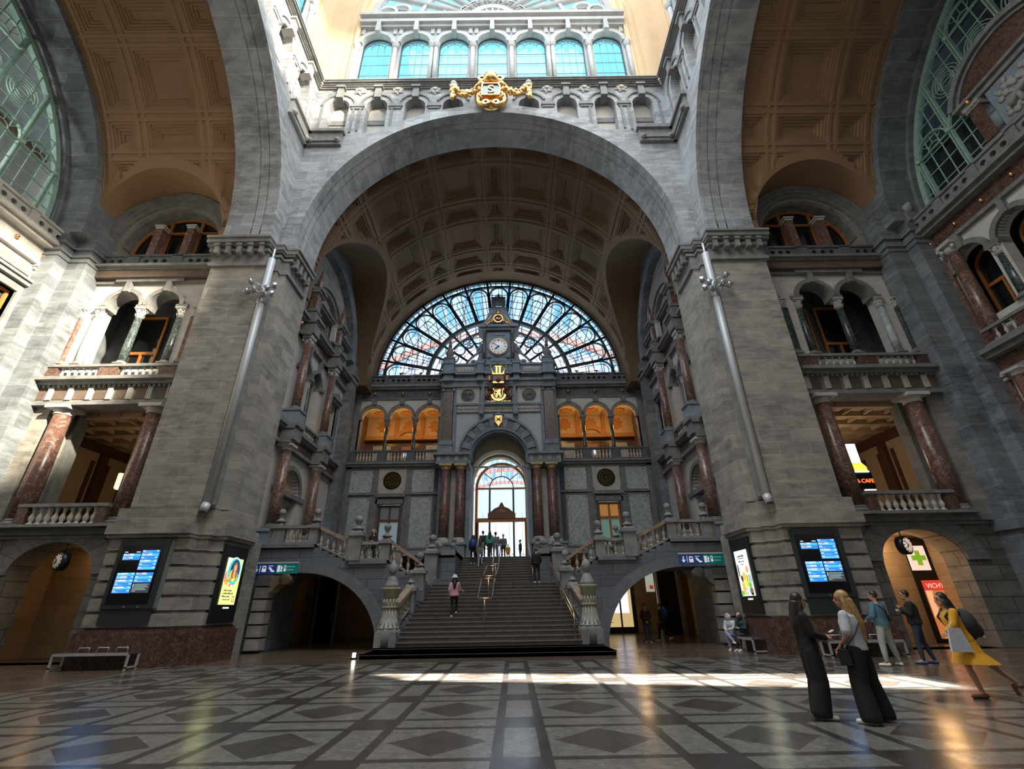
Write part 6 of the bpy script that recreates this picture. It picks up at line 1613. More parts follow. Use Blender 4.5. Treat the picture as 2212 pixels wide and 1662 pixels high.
k.sphere((0, -.3, 1.8), .1, 8, 6); k.sphere((0, -.5, 1.35), .14, 8, 6); k.build('crown', 'gold', g)
random.seed(11)
for s in (-1, 1):
    q = MB()
    for i in range(46):
        f_ = i/45; x = s*(.95+1.35*f_); z = .55-.55*sin(pi*min(1, f_*1.05))+.35*f_
        q.sphere((x+random.uniform(-.06, .06), -.25+random.uniform(-.12, .08), z-.15+random.uniform(-.16, .16)), random.uniform(.08, .16), 7, 5)
    for i in range(16): q.sphere((s*2.3+random.uniform(-.1, .1), -.25, .75-.07*i), random.uniform(.09, .16), 7, 5)
    q.build('garland', 'gold', g); MB().sphere((s*2.28, -.25, 1.0), .2, 12, 8).lathe([(.16, .6), (.2, .8), (.2, 1.0)], s*2.28, -.2, 10).build('hook', 'palestone', g)
# passages below the stairs: walls and shops
for s in (-1, 1):
    S = 'left' if s < 0 else 'right'
    struct('wall_'+S, MB().box(s*3.1, s*3.3, 26.3, 33.6, 0, 4.1), 'corridor')
    struct('wall_front', MB().box(s*3.1, s*11.7, 33.6, 33.8, 0, 4.3), 'corridor')
    struct('wall_'+S, MB().box(s*9.9, s*11.6, 20.0, 21.0, 0, 4.2).box(s*9.95, s*10.3, 20, 20.4, 4.2, 17.9), 'stone')
t = thing('shop_front', 'brightly lit shop window with posters at the end of the right passage', 'shop front', T(7.9, 33.4, 0))
MB().box(-1.0, .7, 0, .1, .35, 2.9).build('glazing', emis('shop_glow', (.75, .55, .25), .8), t)
MB().box(-.45, -.1, -.05, 0, 1.15, 2.4).box(.0, .5, -.05, 0, 1.15, 2.45).build('poster', emis('shop_poster', (.75, .75, 1.), 1.3), t)
MB().box(-.1, .0, -.08, .05, 0, 3.0).box(.7, .95, -.08, .05, 0, 3.0).box(-1.1, .8, -.1, .05, 0, .35).build('frame', 'black', t)
for i in range(3): MB().box(-.95, -.6, -.12, 0, .6+.35*i, .63+.35*i).build('shelf', 'steel', t)
MB().box(-.9, -.65, -.12, 0, 1.5, 1.75).build('red_goods', emis('shop_red', (.8, .15, .05), .8), t)
for s, lab in ((-1, 'dark tall door panel in the left passage under the stairs'), (1, 'dark tall door panel in the right passage under the stairs')):
    t = thing('door_panel', lab, 'door', T(s*10.2, 30.5, 0)); MB().box(-.55, .55, 0, .15, 0, 3.6).build('leaf', 'screenblack', t); MB().box(.55, .68, -.03, .15, 0, 3.6).box(-.68, -.55, -.03, .15, 0, 3.6).build('frame', 'steel', t); MB().box(.4*-s, .44*-s, -.06, 0, 1.0, 1.5).build('handle', 'steel', t)
t = thing('exit_sign', 'pale sign with a small red plate above the right passage door', 'sign', T(9.15, 30.4, 2.6)); MB().box(-.25, .25, 0, .05, -.3, .9).build('panel', emis('pale_sign', (.5, .55, .45), .6), t); MB().box(-.05, .18, -.02, 0, -.15, .05).build('red_plate', emis('red_plate', (.6, .03, .02), .6), t)
t = thing('floor_light', 'small bright floor lamp at the left foot of the staircase', 'lamp', T(-4.75, 18.95, 0)); MB().box(-.1, .1, -.1, .1, 0, .06).build('base', 'black', t); MB().lathe([(.06, .06), (.06, .2)], 0, 0, 10).build('bulb', 'whitelamp', t)
# ------------------------------------------------------------------ people
def cloth(name, c, rough=.85, var=.7):
    return mottled(name, tuple(v*var for v in c), c, scale=7., rough=rough, bump=.3)
SK = {'light': plain('skin_light', (.62, .36, .25), .55), 'tan': plain('skin_tan', (.45, .24, .15), .55), 'dark': plain('skin_dark', (.25, .13, .08), .5)}
def remesh(mb, name, mat, parent, vox, smooth=4, fac=.5):
    me = mb.mesh(name, mat); o = bpy.data.objects.new('tmp', me); COL.objects.link(o)
    r = o.modifiers.new('r', 'REMESH'); r.mode = 'VOXEL'; r.voxel_size = vox; r.use_smooth_shade = True
    s = o.modifiers.new('s', 'SMOOTH'); s.iterations = smooth; s.factor = fac
    dg = bpy.context.evaluated_depsgraph_get(); dg.update()
    m2 = bpy.data.meshes.new_from_object(o.evaluated_get(dg)); m2.name = name
    bpy.data.objects.remove(o)
    m2.materials.clear(); m2.materials.append(M[mat] if isinstance(mat, str) else mat)
    for p in m2.polygons: p.use_smooth = True
    q = bpy.data.objects.new(name, m2); COL.objects.link(q); q.parent = parent; return q
def V(*a): return Vector(a)
def caps(mb, pts, rs, seg=12):
    """closed limb: tube plus ball at every joint"""
    mb.tube([tuple(p) for p in pts], list(rs), seg)
    for p, r in zip(pts, rs): mb.sphere(tuple(p), r*.99, seg, 8)
def torso(mb, rows, seg=20):
    """rows: (centre, rx, ry, yaw)"""
    vs = []; n = seg
    for c, rx, ry, ya in rows:
        for i in range(n):
            a = 2*pi*i/n; x, y = rx*cos(a), ry*sin(a); vs.append((c.x+x*cos(ya)-y*sin(ya), c.y+x*sin(ya)+y*cos(ya), c.z))
    fs = [(j*n+i, j*n+(i+1) % n, (j+1)*n+(i+1) % n, (j+1)*n+i) for j in range(len(rows)-1) for i in range(n)]
    fs += [tuple(range(n-1, -1, -1)), tuple((len(rows)-1)*n+i for i in range(n))]
    mb.add(vs, fs, True)
DEF = dict(pelvis=(0, 0, .93), waist=(0, 0, 1.08), chest=(0, .0, 1.27), neckb=(0, -.01, 1.43), neck=(0, 0, 1.49), head=(0, .02, 1.60),
           shL=(-.17, -.01, 1.385), elL=(-.22, -.03, 1.12), wrL=(-.21, .07, .88), shR=(.17, -.01, 1.385), elR=(.22, -.03, 1.12), wrR=(.21, .07, .88),
           hipL=(-.09, 0, .90), knL=(-.10, .02, .49), anL=(-.11, -.03, .085), toL=(-.13, .13, .03), hipR=(.09, 0, .90), knR=(.10, .02, .49), anR=(.11, -.03, .085), toR=(.13, .13, .03))
def person(label, fr, h=1.7, pose=None, skin='light', top='short', topm=None, bottom='slim', botm=None, hair=('long', (.05, .03, .02)), shoem=None, near=False, head_yaw=0., fem=True, jacket_len=.0, face=True, group=None, hat=None, extra=None):
    k = h/1.72; J = {a: Vector(b)*k for a, b in DEF.items()}
    for a, b in (pose or {}).items(): J[a] = Vector(b)*k
    t = thing('person', label, 'person', fr, group)
    vox = .0075 if near else .014
    b = MB(); sw = .92 if fem else 1.05
    tw = math.atan2(J['shR'].y-J['shL'].y, J['shR'].x-J['shL'].x); hipw = math.atan2(J['hipR'].y-J['hipL'].y, J['hipR'].x-J['hipL'].x)
    rows = [(J['pelvis']-V(0, 0, .07)*k, .13*k, .1*k, hipw), (J['pelvis'], (.165 if fem else .16)*k, .115*k, hipw), (J['waist'], (.125 if fem else .145)*k, .095*k, (tw+hipw)/2), (J['chest'], .155*sw*k, .11*k, tw), (J['chest'].lerp(J['neckb'], .65), .15*sw*k, .09*k, tw), (J['neckb']+V(0, 0, .01), .07*k, .06*k, tw)]
    torso(b, rows)
    caps(b, [J['neckb'], J['neck'], J['head']-V(0, 0, .03)], [.06*k, .052*k, .05*k])
    H = Matrix.Translation(J['head']) @ Matrix.Rotation(R_(head_yaw), 4, 'Z')
    b.sphere((0, -.012*k, .03*k), .098*k, 16, 12, M=H, sc=(.82, 1.0, 1.0)); b.sphere((0, .02*k, -.045*k), .07*k, 14, 10, M=H, sc=(.82, .95, 1.0))
    b.sphere((0, .045*k, -.085*k), .03*k, 10, 8, M=H)
    b.tube([(0, .082*k, .02*k), (0, .105*k, -.02*k), (0, .088*k, -.03*k)], [.009*k, .014*k, .012*k], 8, M=H)
    for s in (-1, 1): b.sphere((s*.08*k, -.0, -.005*k), .024*k, 8, 6, M=H, sc=(.35, .7, 1.1))
    hands = {}
    for s, q in (('L', -1), ('R', 1)):
        sh, el, wr = J['sh'+s], J['el'+s], J['wr'+s]
        caps(b, [sh, el, wr], [.052*k, .04*k, .028*k])
        d = (wr-el).normalized(); side = d.cross(V(0, 1, 0)); 
        if side.length < .3: side = d.cross(V(1, 0, 0))
        side.normalize(); nrm = d.cross(side).normalized()
        pc = wr+d*.05*k
        caps(b, [wr, wr+d*.045*k, wr+d*.085*k], [.025*k, .03*k, .027*k], 10)
        for i, L in enumerate((.062, .072, .068, .052)):
            o = wr+d*.085*k+side*(i-1.5)*.019*k; r = .0098*k
            c = nrm*(-1 if q > 0 else 1)
            p1 = o+d*L*.45*k+c*.006*k; p2 = o+d*L*.85*k+c*.022*k; b.tube([tuple(o-d*.02*k), tuple(p1), tuple(p2)], [r, r*.95, r*.85], 8); b.sphere(tuple(p2), r*.9, 8, 6)
        o = wr+d*.03*k-side*.022*k; b.tube([tuple(o), tuple(o-side*.022*k+d*.025*k), tuple(o-side*.028*k+d*.055*k)], [.013*k, .011*k, .0095*k], 8)
        hands[s] = pc
        hp, kn, an, to = J['hip'+s], J['kn'+s], J['an'+s], J['to'+s]
        caps(b, [hp, hp.lerp(kn, .5), kn, kn.lerp(an, .35), an], [.088*k, .074*k, .052*k, .054*k, .034*k])
        caps(b, [an, to], [.034*k, .026*k])
    b.v and remesh(b, 'body', SK[skin], t, vox, 3 if near else 2)
    # clothing
    c = MB()
    e = .026 if fem else .042
    off = V(0, 0, -jacket_len)
    rows2 = [(J['pelvis']+off*k-V(0, 0, .02)*k, (.175+e+.02*(jacket_len > 0))*k, (.125+e)*k, hipw), (J['pelvis']+V(0, 0, .04)*k, (.165+e)*k, (.118+e)*k, hipw), (J['waist'], (.14+e*1.4)*k, (.105+e)*k, (tw+hipw)/2), (J['chest'], (.165*sw+e)*k, (.115+e)*k, tw), (J['chest'].lerp(J['neckb'], .6), (.16*sw+e)*k, (.095+e*.8)*k, tw), (J['neckb']-V(0, 0, .005)*k, (.085+e*.3)*k, (.072+e*.3)*k, tw)]
    torso(c, rows2)
    if top == 'hood': c.sphere(tuple(J['head']-V(0, .03, .02)*k), .125*k, 14, 10)
    for s in 'LR':
        sh, el, wr = J['sh'+s], J['el'+s], J['wr'+s]
        if top == 'short': caps(c, [sh, sh.lerp(el, .4), sh.lerp(el, .8)], [.07*k, .075*k, .078*k])
        else: caps(c, [sh, el, el.lerp(wr, .5), el.lerp(wr, .93)], [(.062+e*.5)*k, (.05+e*.6)*k, (.045+e*.5)*k, (.038+e*.4)*k])
    remesh(c, 'jacket' if top != 'short' else 'shirt', topm, t, vox*1.4, 5)
    c = MB()
    if bottom == 'skirt':
        pl = J['pelvis']; torso(c, [(pl-V(0, 0, .38)*k+V(.0, -.06, 0)*k, .33*k, .36*k, 0), (pl-V(0, 0, .2)*k, .25*k, .22*k, 0), (pl, .19*k, .15*k, 0), (J['waist'], .15*k, .12*k, 0)])
    else:
        torso(c, [(J['pelvis']-V(0, 0, .1)*k, .14*k, .11*k, hipw), (J['pelvis'], .178*k, .128*k, hipw), (J['pelvis'].lerp(J['waist'], .7), (.145 if fem else .155)*k, .115*k, hipw)])
        for s in 'LR':
            hp, kn, an = J['hip'+s], J['kn'+s], J['an'+s]
            if bottom == 'wide': caps(c, [hp, hp.lerp(kn, .5), kn, kn.lerp(an, .5), an-V(0, 0, .0)*k], [.12*k, .125*k, .12*k, .13*k, .135*k][:5], 16); 
            elif bottom == 'loose': caps(c, [hp, hp.lerp(kn, .5), kn, kn.lerp(an, .5), kn.lerp(an, .93)], [.108*k, .095*k, .078*k, .07*k, .05*k])
            else: caps(c, [hp, hp.lerp(kn, .5), kn, kn.lerp(an, .4), kn.lerp(an, .95)], [.1*k, .083*k, .062*k, .06*k, .045*k])
    if bottom == 'wide':    # cut the hems flat above the ground
        c.v = [(x, y, max(z, .03)) for x, y, z in c.v]
    remesh(c, 'skirt' if bottom == 'skirt' else 'trousers', botm, t, vox*1.3, 4)
    # shoes
    for s in 'LR':
        an, to = J['an'+s], J['to'+s]; d = (to-an); d.z = 0; d.normalize(); m = MB()
        base = an-V(0, 0, .045)*k
        caps(m, [base-d*.035*k, base+d*.06*k-V(0, 0, .005)*k, V(to.x, to.y, to.z)+d*.015*k], [.045*k, .043*k, .036*k], 10)
        m.v = [(x, y, max(z, min(an.z, to.z)-.03*k)) for x, y, z in m.v]
        remesh(m, 'shoe', shoem or 'whiteshoe', t, .012, 2)
    # hair
    if hair:
        kind, col = hair; hm = mottled('hair_%02d%02d' % (int(col[0]*99), len(bpy.data.materials)), tuple(v*.5 for v in col), col, scale=22., rough=.45)
        m = MB(); m.sphere((0, -.026*k, .045*k), .103*k, 16, 12, M=H, sc=(.87, .96, .98)); 
        if kind == 'long' or kind == 'verylong':
            n = .42 if kind == 'long' else .62
            m.tube([(0, -.06*k, .0), (0, -.085*k, -.12*k), (0, -.13*k, -.12*k-n*.35*k), (.0, -.15*k, -.1*k-n*.8*k)], [.088*k, .095*k, .09*k, .045*k], 14, M=H, flat=1.)
            for s in (-1, 1): m.tube([(s*.06*k, -.02*k, .04*k), (s*.085*k, -.02*k, -.05*k), (s*.09*k, -.05*k, -.2*k), (s*.07*k, -.08*k, -.3*k)], [.03*k, .034*k, .036*k, .02*k], 10, M=H)
        elif kind == 'bun': m.sphere((0, -.11*k, .08*k), .045*k, 10, 8, M=H)
        m.v = [v for v in m.v]
        remesh(m, 'hair', hm, t, vox*1.3, 3)
    if face and near or face:
        m = MB()
        for s in (-1, 1): m.sphere((s*.031*k, .079*k, .018*k), .0085*k, 8, 6, M=H, sc=(1.3, .5, .8))
        m.build('eyes', 'eyedark', t); m = MB().tube([(-.022*k, .083*k, -.055*k), (0, .09*k, -.054*k), (.022*k, .083*k, -.055*k)], .006*k, 6, M=H); m.build('mouth', 'lip', t)
        m = MB()
        for s in (-1, 1): m.tube([(s*.046*k, .074*k, .038*k), (s*.03*k, .084*k, .043*k), (s*.016*k, .086*k, .038*k)], .0045*k, 5, M=H)
        m.build('eyebrows', 'eyedark', t)
    if hat:
        m = MB().lathe([(.16*k, .0), (.15*k, .02), (.105*k, .04), (.098*k, .09), (.07*k, .13), (.01, .14)] if hat[0] == 'brim' else [(.1*k, .0), (.105*k, .03), (.09*k, .09), (.03*k, .125), (.0, .13)], 0, -.01, 18, cz=.04*k, M=H)
        if hat[0] == 'cap': m.box(-.07*k, .07*k, .06*k, .17*k, .04*k, .055*k, M=H)
        m.build('hat', hat[1], t)
    return t, J, k, H, hands
M['whiteshoe'] = plain('white_shoe', (.75, .74, .72), .5); M['eyedark'] = plain('eye_dark', (.02, .012, .01), .3); M['lip'] = plain('lip_colour', (.4, .12, .1), .5)
BLK = cloth('black_cloth', (.014, .013, .014)); DK = cloth('charcoal_cloth', (.035, .035, .04)); WHT = cloth('white_cotton', (.62, .64, .7)); TEAL = cloth('denim_blue', (.07, .17, .24)); MINT = cloth('pale_trousers', (.40, .44, .42))
NAVY = cloth('dark_jeans', (.035, .05, .08)); YEL = cloth('mustard_cloth', (.75, .36, .02)); PINK = cloth('pink_fleece', (.6, .3, .36)); LIL = cloth('lilac_trousers', (.28, .27, .42)); GRN = cloth('dark_green_cloth', (.02, .05, .045)); BLUEJ = cloth('blue_jeans', (.04, .07, .2))
REDC = cloth('red_cloth', (.4, .05, .04)); GREY = cloth('grey_cloth', (.2, .2, .21)); AQUA = cloth('aqua_cloth', (.1, .38, .35)); LBL = cloth('light_blue_cloth', (.3, .4, .55)); ORG = cloth('orange_cloth', (.5, .14, .03)); BRT = cloth('bright_blue_nylon', (.02, .12, .4), .5); DBR = cloth('dark_brown_cloth', (.05, .035, .03))
def at(x, y, z, rz): return T(x, y, z) @ RZ(rz)
# 1 woman in black, in profile, holding a phone and paper
holdpose = dict(elL=(-.2, .04, 1.14), wrL=(-.08, .25, 1.10), elR=(.2, .04, 1.14), wrR=(.09, .26, 1.08), anL=(-.1, -.03, .085), anR=(.1, -.06, .085), toR=(.12, .10, .03), head=(0, .03, 1.60))
t, J, k, H, hd = person('woman in black jacket and wide black trousers with long dark hair, holding a phone', at(5.52, 8.35, 0, -104), 1.69, holdpose, 'tan', 'long', BLK, 'wide', BLK, ('verylong', (.035, .02, .014)), near=True, fem=True, head_yaw=8)
o = thing('smartphone', 'pale phone and folded paper in the hands of the woman in black', 'phone', at(5.52, 8.35, 0, -104) @ T(.01, .36, 1.13)); MB().box(-.045, .045, -.01, .06, 0, .012, M=RX(25)).build('phone', 'whiteshoe', o); MB().box(-.03, .09, -.02, .05, -.04, -.03).build('paper', 'whiteshoe', o)
# 2 blonde woman in white t-shirt
p2 = dict(elL=(-.23, -.01, 1.12), wrL=(-.16, .17, .93), elR=(.22, .02, 1.12), wrR=(.12, .22, .95), anL=(-.19, .0, .085), toL=(-.22, .15, .03), anR=(.19, -.05, .085), toR=(.23, .10, .03), knL=(-.15, .04, .49), knR=(.15, .0, .49), hipL=(-.1, 0, .9), hipR=(.1, 0, .9))
t, J, k, H, hd = person('woman with long blonde hair, white t-shirt and wide black trousers seen from behind', at(6.06, 8.02, 0, 38), 1.71, p2, 'tan', 'short', WHT, 'wide', BLK, ('verylong', (.55, .33, .12)), near=True, head_yaw=25)
o = thing('shoulder_bag', 'small black shoulder bag on a thin strap carried by the blonde woman', 'bag', at(6.06, 8.02, 0, 38)); MB().box(-.3, -.2, .0, .16, .72, .92).build('pouch', 'black', o)
MB().tube([(-.25, .06, .93), (-.19, -.1, 1.12), (.0, -.145, 1.3), (.1, -.1, 1.44), (.12, 0, 1.45), (.05, .13, 1.3), (-.17, .12, 1.05), (-.25, .1, .93)], .009, 6).build('strap', 'black', o)
# 3 man in denim jacket
p3 = dict(anL=(-.2, .04, .085), toL=(-.25, .18, .03), anR=(.2, -.02, .085), toR=(.26, .1, .03), knL=(-.15, .05, .49), knR=(.15, .02, .49), elL=(-.26, .0, 1.14), wrL=(-.2, .2, 1.05), elR=(.26, .02, 1.14), wrR=(.18, .2, 1.04))
person('man in a blue denim jacket and pale trousers seen from behind with a dark strap', at(11.05, 14.4, 0, 22), 1.82, p3, 'tan', 'long', TEAL, 'loose', MINT, ('short', (.02, .015, .012)), near=True, fem=False, head_yaw=20)
o = thing('bag_strap', 'dark diagonal strap across the back of the man in the denim jacket', 'strap', at(11.05, 14.4, 0, 22)); MB().tube([(-.14, -.02, 1.52), (-.1, -.13, 1.45), (.05, -.165, 1.3), (.2, -.12, 1.1), (.22, 0, 1.02)], .02, 6).build('band', 'black', o)
# 4 man in black jacket
p4 = dict(elR=(.22, .02, 1.13), wrR=(.1, .2, 1.2), elL=(-.2, .05, 1.15), wrL=(-.06, .2, 1.28), anL=(-.14, .1, .085), toL=(-.16, .25, .03), anR=(.13, -.14, .085), toR=(.18, .0, .03), knL=(-.12, .09, .49), knR=(.12, -.03, .49), head=(0, .04, 1.59))
person('man in black jacket and dark jeans standing in front of the orange poster', at(12.25, 14.75, 0, 55), 1.84, p4, 'tan', 'long', BLK, 'slim', NAVY, ('short', (.02, .015, .012)), near=True, fem=False, shoem=plain('blue_trainer', (.06, .1, .2), .5), head_yaw=10)
# 5 striding woman in yellow
p5 = dict(pelvis=(0, .06, .90), waist=(0, .1, 1.06), chest=(0, .14, 1.25), neckb=(0, .15, 1.41), neck=(0, .17, 1.47), head=(0, .19, 1.58), shL=(-.16, .15, 1.37), shR=(.16, .13, 1.37),
    elL=(-.2, .25, 1.16), wrL=(-.17, .38, 1.05), elR=(.22, -.12, 1.16), wrR=(.24, -.36, 1.02), hipL=(-.08, .06, .87), hipR=(.08, .05, .87), knL=(-.08, .2, .48), anL=(-.08, .12, .085), toL=(-.08, .27, .03), knR=(.08, -.24, .52), anR=(.09, -.58, .22), toR=(.1, -.56, .05))
t, J, k, H, hd = person('woman in a mustard yellow dress striding left with a dark backpack', at(9.25, 9.75, 0, 80), 1.70, p5, 'tan', 'long', YEL, 'skirt', YEL, ('long', (.02, .014, .012)), near=True, shoem=plain('brown_shoe', (.12, .06, .03), .5))
o = thing('backpack', 'dark grey backpack with light reflections on the back of the woman in yellow', 'backpack', at(9.25, 9.75, 0, 80)); m = MB(); m.sphere((0, -.08, 1.15), .23, 16, 10, sc=(.85, .75, 1.15)); m.sphere((0, -.22, 1.06), .13, 12, 8, sc=(1, .6, 1)); m.build('pack', DK, o)
for s in (-1, 1): MB().tube([(s*.1, .02, 1.35), (s*.12, .16, 1.42), (s*.11, .28, 1.28), (s*.12, .15, 1.02)], .02, 6).build('strap', 'black', o)
o = thing('tote_bag', 'white cloth bag hanging from the arm of the woman in yellow', 'bag', at(9.25, 9.75, 0, 80) @ T(-.24, .3, .72)); MB().taper(-.03, .03, -.18, .16, 0, .38, .01, .07).build('bag', WHT, o); MB().tube([(0, -.08, .36), (.02, -.02, .48), (0, .06, .36)], .01, 6).build('handle', WHT, o)
# 6, 7 the couple sitting on the bench
sit = dict(pelvis=(0, 0, .56), waist=(0, .04, .72), chest=(0, .1, .90), neckb=(0, .14, 1.05), neck=(0, .17, 1.11), head=(0, .2, 1.2), shL=(-.16, .12, 1.0), shR=(.16, .12, 1.0), elL=(-.2, .2, .78), wrL=(-.06, .38, .74), elR=(.2, .2, .78), wrR=(.06, .38, .72),
    hipL=(-.09, .02, .54), knL=(-.08, .45, .56), anL=(-.06, .48, .1), toL=(-.08, .63, .04), hipR=(.09, .02, .54), knR=(.02, .48, .64), anR=(-.3, .62, .36), toR=(-.4, .7, .3))
person('seated person in a white hooded top and lilac trousers with crossed legs on the bench', at(9.35, 20.25, -.03, 128), 1.66, sit, 'light', 'hood', WHT, 'loose', LIL, None, fem=True)
sit2 = dict(sit); sit2.update(knR=(.12, .46, .52), anR=(.12, .45, .1), toR=(.13, .6, .04), wrL=(-.1, .4, .8), wrR=(.1, .42, .8))
person('seated person in a dark green hooded top leaning close to the one in white', at(9.6, 19.75, -.03, 118), 1.68, sit2, 'light', 'hood', GRN, 'slim', DBR, None, fem=False)
# 8, 9 in the right passage
walk = dict(knL=(-.1, .16, .5), anL=(-.1, .22, .085), toL=(-.11, .37, .03), knR=(.1, -.08, .5), anR=(.1, -.34, .18), toR=(.1, -.26, .05), elL=(-.22, -.1, 1.13), wrL=(-.22, .02, .92), elR=(.22, .05, 1.13), wrR=(.2, .18, .95))
person('person with a red cap, dark jacket and blue jeans walking out of the right passage', at(7.1, 24.3, 0, 175), 1.62, dict(wrR=(.05, .2, .95), wrL=(-.05, .2, .95)), 'light', 'long', DBR, 'slim', BLUEJ, ('long', (.1, .03, .02)), hat=('cap', REDC), jacket_len=.1)
person('person in dark coat hurrying into the right passage with a backpack', at(8.2, 25.6, 0, 60), 1.66, walk, 'tan', 'long', DK, 'slim', BLK, ('short', (.12, .04, .02)), jacket_len=.12, fem=False)
o = thing('backpack', 'bright blue rucksack on the person hurrying into the right passage', 'backpack', at(8.2, 25.6, 0, 60) @ T(0, -.2, 1.25)); MB().sphere((0, 0, 0), .17, 14, 10, sc=(1, .75, 1.25)).build('pack', BRT, o)
o = thing('carrier_bag', 'orange carrier bag held by the person hurrying into the right passage', 'bag', at(8.2, 25.6, 0, 60) @ T(.28, .2, .45)); MB().taper(-.05, .05, -.15, .15, 0, .42, .01, .02).build('bag', ORG, o); MB().tube([(0, -.06, .4), (0, 0, .5), (0, .06, .4)], .01, 6).build('handle', ORG, o)
# people on the stairs
climb = dict(knR=(.1, .18, .62), anR=(.1, .16, .24), toR=(.11, .3, .19), knL=(-.1, .05, .49), anL=(-.1, -.06, .085), elR=(.25, .08, 1.13), wrR=(.38, .25, 1.08), elL=(-.24, -.05, 1.13))
person('person in pink jacket and white bucket hat climbing the left of the stairs', at(-1.55, 21.35, 1.24, 5), 1.58, climb, 'light', 'long', PINK, 'slim', BLK, ('long', (.02, .015, .012)), hat=('brim', WHT), jacket_len=.05)
person('man in black leaning by the right handrail halfway up the stairs', at(2.1, 24.8, 2.635, 10), 1.66, dict(wrR=(.25, .2, 1.0)), 'tan', 'long', BLK, 'slim', BLK, ('short', (.15, .1, .07)), fem=False)
person('person in dark jacket leaning on the left half landing in front of the window', at(-5.85, 23.6, 3.6, 175), 1.5, dict(wrL=(-.1, .25, 1.1), wrR=(.1, .25, 1.1)), 'light', 'long', BLK, 'slim', BLK, ('long', (.02, .015, .012)))
person('person in dark clothes with a blue pack near the top of the upper flight', at(-1.42, 28.9, SZ(28.9), 5), 1.62, {}, 'light', 'long', DK, 'slim', DK, ('long', (.02, .015, .012)))
o = thing('backpack', 'royal blue backpack on the person near the top of the upper flight', 'backpack', at(-1.42, 28.9, SZ(28.9), 5) @ T(0, -.2, 1.12)); MB().sphere((0, 0, 0), .2, 14, 10, sc=(1, .7, 1.3)).build('pack', cloth('royal_blue_nylon', (.02, .05, .3), .5), o)
person('person in light top and pale blue trousers climbing beside the blue backpack', at(-.95, 28.4, SZ(28.4), 0), 1.56, climb, 'light', 'short', GREY, 'slim', LBL, ('long', (.03, .02, .015)))
person('person in aqua jacket with dark hair at the top of the stairs', at(-.5, 30.4, 4.35, 0), 1.6, {}, 'light', 'long', AQUA, 'slim', DK, ('long', (.02, .015, .012)))
person('tall person in pale grey standing beyond the top step before the doorway', at(-.2, 32.2, 4.35, 10), 1.78, {}, 'light', 'long', GREY, 'slim', GREY, ('short', (.03, .02, .015)), fem=False)
person('person in dark jacket behind the group at the left of the upper flight', at(-.95, 30.8, 4.35, -10), 1.66, {}, 'light', 'long', DK, 'slim', BLK, ('short', (.03, .02, .015)), fem=False)
person('person in grey green coat standing right of the upper handrail', at(.32, 31.6, 4.35, 170), 1.55, {}, 'light', 'long', cloth('grey_green_cloth', (.12, .17, .15)), 'slim', DK, ('short', (.05, .03, .02)))
person('small child in a bright yellow coat in the doorway light', at(.62, 32.4, 4.35, 175), 1.02, {}, 'light', 'long', YEL, 'slim', YEL, ('short', (.05, .03, .02)), jacket_len=.2)
person('person leaning over by the right leaf of the big doorway', at(1.45, 33.6, 4.35, 90), 1.45, {}, 'light', 'long', DK, 'slim', DK, ('short', (.03, .02, .015)))
# ------------------------------------------------------------------ light
def area(name, loc, rot, sx, sy, power, col, spread=180):
    l = bpy.data.lights.new(name, 'AREA'); l.shape = 'RECTANGLE'; l.size = sx; l.size_y = sy; l.energy = power; l.color = col; l.spread = R_(spread)
    o = bpy.data.objects.new(name, l); COL.objects.link(o); o.location = loc; o.rotation_euler = [R_(v) for v in rot]; return o
def point(name, loc, power, col, r=.2):
    l = bpy.data.lights.new(name, 'POINT'); l.energy = power; l.color = col; l.shadow_soft_size = r
    o = bpy.data.objects.new(name, l); COL.objects.link(o); o.location = loc; return o
def spot(name, loc, target, power, col, ang, blend=.15, r=.3):
    l = bpy.data.lights.new(name, 'SPOT'); l.energy = power; l.color = col; l.spot_size = R_(ang); l.spot_blend = blend; l.shadow_soft_size = r
    o = bpy.data.objects.new(name, l); COL.objects.link(o); o.location = loc
    o.rotation_euler = (Vector(target)-Vector(loc)).to_track_quat('-Z', 'Y').to_euler(); return o
sun = bpy.data.lights.new('sun', 'SUN'); sun.energy = 75; sun.angle = R_(.5); sun.color = (1, .93, .78)
so = bpy.data.objects.new('sun', sun); COL.objects.link(so); so.rotation_euler = SUN_D.to_track_quat('-Z', 'Y').to_euler()
area('dome_fill', (0, 7.4, 52), (0, 0, 0), 18, 18, 13000, (.80, .90, 1.))  # added area lamp under the closed ceiling, standing in for sky light
area('crossing_fill', (0, 3, 31), (12, 0, 0), 13, 9, 1900, (1, .93, .84))  # added fill above the view for floor and piers, no fixture here
area('hall_fill', (1, -3, 14), (80, 0, 0), 16, 16, 420, (1, .93, .82))
for s in (-1, 1):
    area('clerestory_light', (s*11.6, 7.4, 36), (0, s*90, 0), 6, 16, 3000 if s > 0 else 1500, (1, .93, .8) if s > 0 else (.8, .9, 1))
spot('added_spot_left', (9, -2, 30), (-22.5, 18.2, 11), 420000, (1, .88, .66), 15.5, .4, .6)  # spot added inside the hall, imitates sunlight on the left arm
spot('added_spot_top', (9, -2, 34), (-10.5, 15, 33.5), 110000, (1, .88, .68), 30, .5, .6)  # second added spot, imitates sunlight on the upper left wall
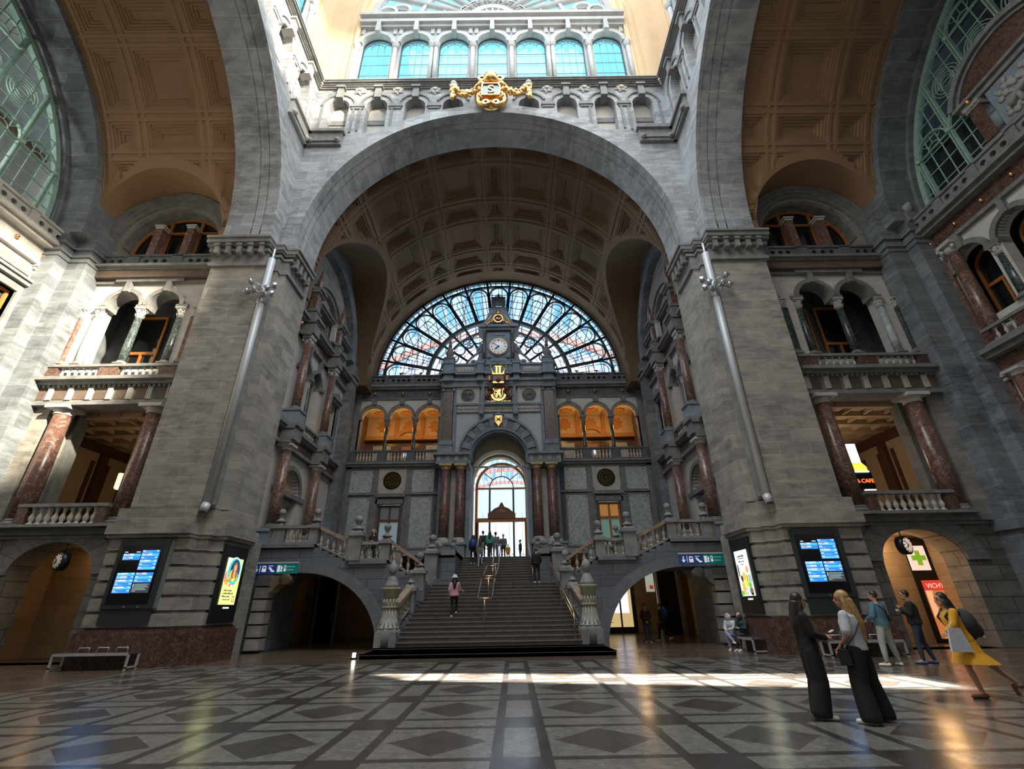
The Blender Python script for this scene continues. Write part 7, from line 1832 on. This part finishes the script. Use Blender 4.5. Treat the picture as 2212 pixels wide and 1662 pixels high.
for s in (-1, 1):
    for x in (10.0, 7.8, 5.6): point('gallery_light', (s*x, 36.0, 15.2), 45, (1, .55, .18), .15)
    point('balcony_light', (s*16.5, 23.0, 8.2), 60 if s > 0 else 35, (1, .72, .4), .3)
    point('passage_light', (s*16.7, 20.6, 3.6), 90 if s > 0 else 8, (1, .55, .22), .25)
    point('under_stair_light', (s*7.6, 28.5, 3.3), 60 if s > 0 else 10, (1, .62, .3), .3)
    area('arm_fill', (s*18, 4, 12), (0, -s*70, 0), 8, 8, 350 if s < 0 else 90, (1, .9, .75) if s < 0 else (.75, .85, 1))
point('left_gallery_fill', (-24.0, 12, 22), 500, (1, .92, .75), .5)  # unseen lamp added to brighten the wall behind the left green window
point('right_gallery_fill', (24.0, 12, 22), 40, (.8, .95, .9), .5)  # weaker unseen lamp added behind the right green window
spot('left_arm_fill', (-15.5, 9, 7), (-17.5, 17, 19), 900, (1, .82, .55), 80, 1., 1.)  # added upward spot that brightens the left arm coffers, no real fixture
area('stair_arm_fill', (0, 27, 26), (0, 0, 0), 12, 8, 500, (.7, .82, 1))
# sky
w = bpy.data.worlds.new('sky'); bpy.context.scene.world = w; w.use_nodes = True
t = w.node_tree; bg = t.nodes['Background']
tc = t.nodes.new('ShaderNodeTexCoord'); sp = t.nodes.new('ShaderNodeSeparateXYZ'); t.links.new(tc.outputs['Generated'], sp.inputs[0])
t.links.new(ramp(t, sp.outputs[2], [(0., (.95, .98, 1.)), (.12, (.75, .88, 1.)), (.55, (.74, .88, 1.)), (.75, (.42, .82, 1.))]), bg.inputs[0]); bg.inputs[1].default_value = 1.6
# ------------------------------------------------------------------ camera
th, yaw, roll = R_(25.723), R_(.2713), R_(-.9653)
F = Vector((sin(yaw)*cos(th), cos(yaw)*cos(th), sin(th))); r_ = Vector((cos(yaw), -sin(yaw), 0)); u_ = r_.cross(F)
c_, s_ = cos(roll), sin(roll); rr = c_*r_+s_*u_; uu = -s_*r_+c_*u_
cam = bpy.data.cameras.new('camera'); cam.sensor_fit = 'HORIZONTAL'; cam.sensor_width = 36; cam.lens = 36*1002.472/2212; cam.clip_end = 500
co = bpy.data.objects.new('camera', cam); COL.objects.link(co)
co.matrix_world = Matrix(((rr.x, uu.x, -F.x, .9126), (rr.y, uu.y, -F.y, 0), (rr.z, uu.z, -F.z, 1.55), (0, 0, 0, 1)))
sc = bpy.context.scene; sc.camera = co
sc.view_settings.view_transform = 'Standard'; sc.view_settings.exposure = 0.
sc.cycles.use_denoising = True; sc.cycles.max_bounces = 6; sc.cycles.diffuse_bounces = 3; sc.cycles.glossy_bounces = 3; sc.cycles.transparent_max_bounces = 12
sc.cycles.sample_clamp_indirect = 6
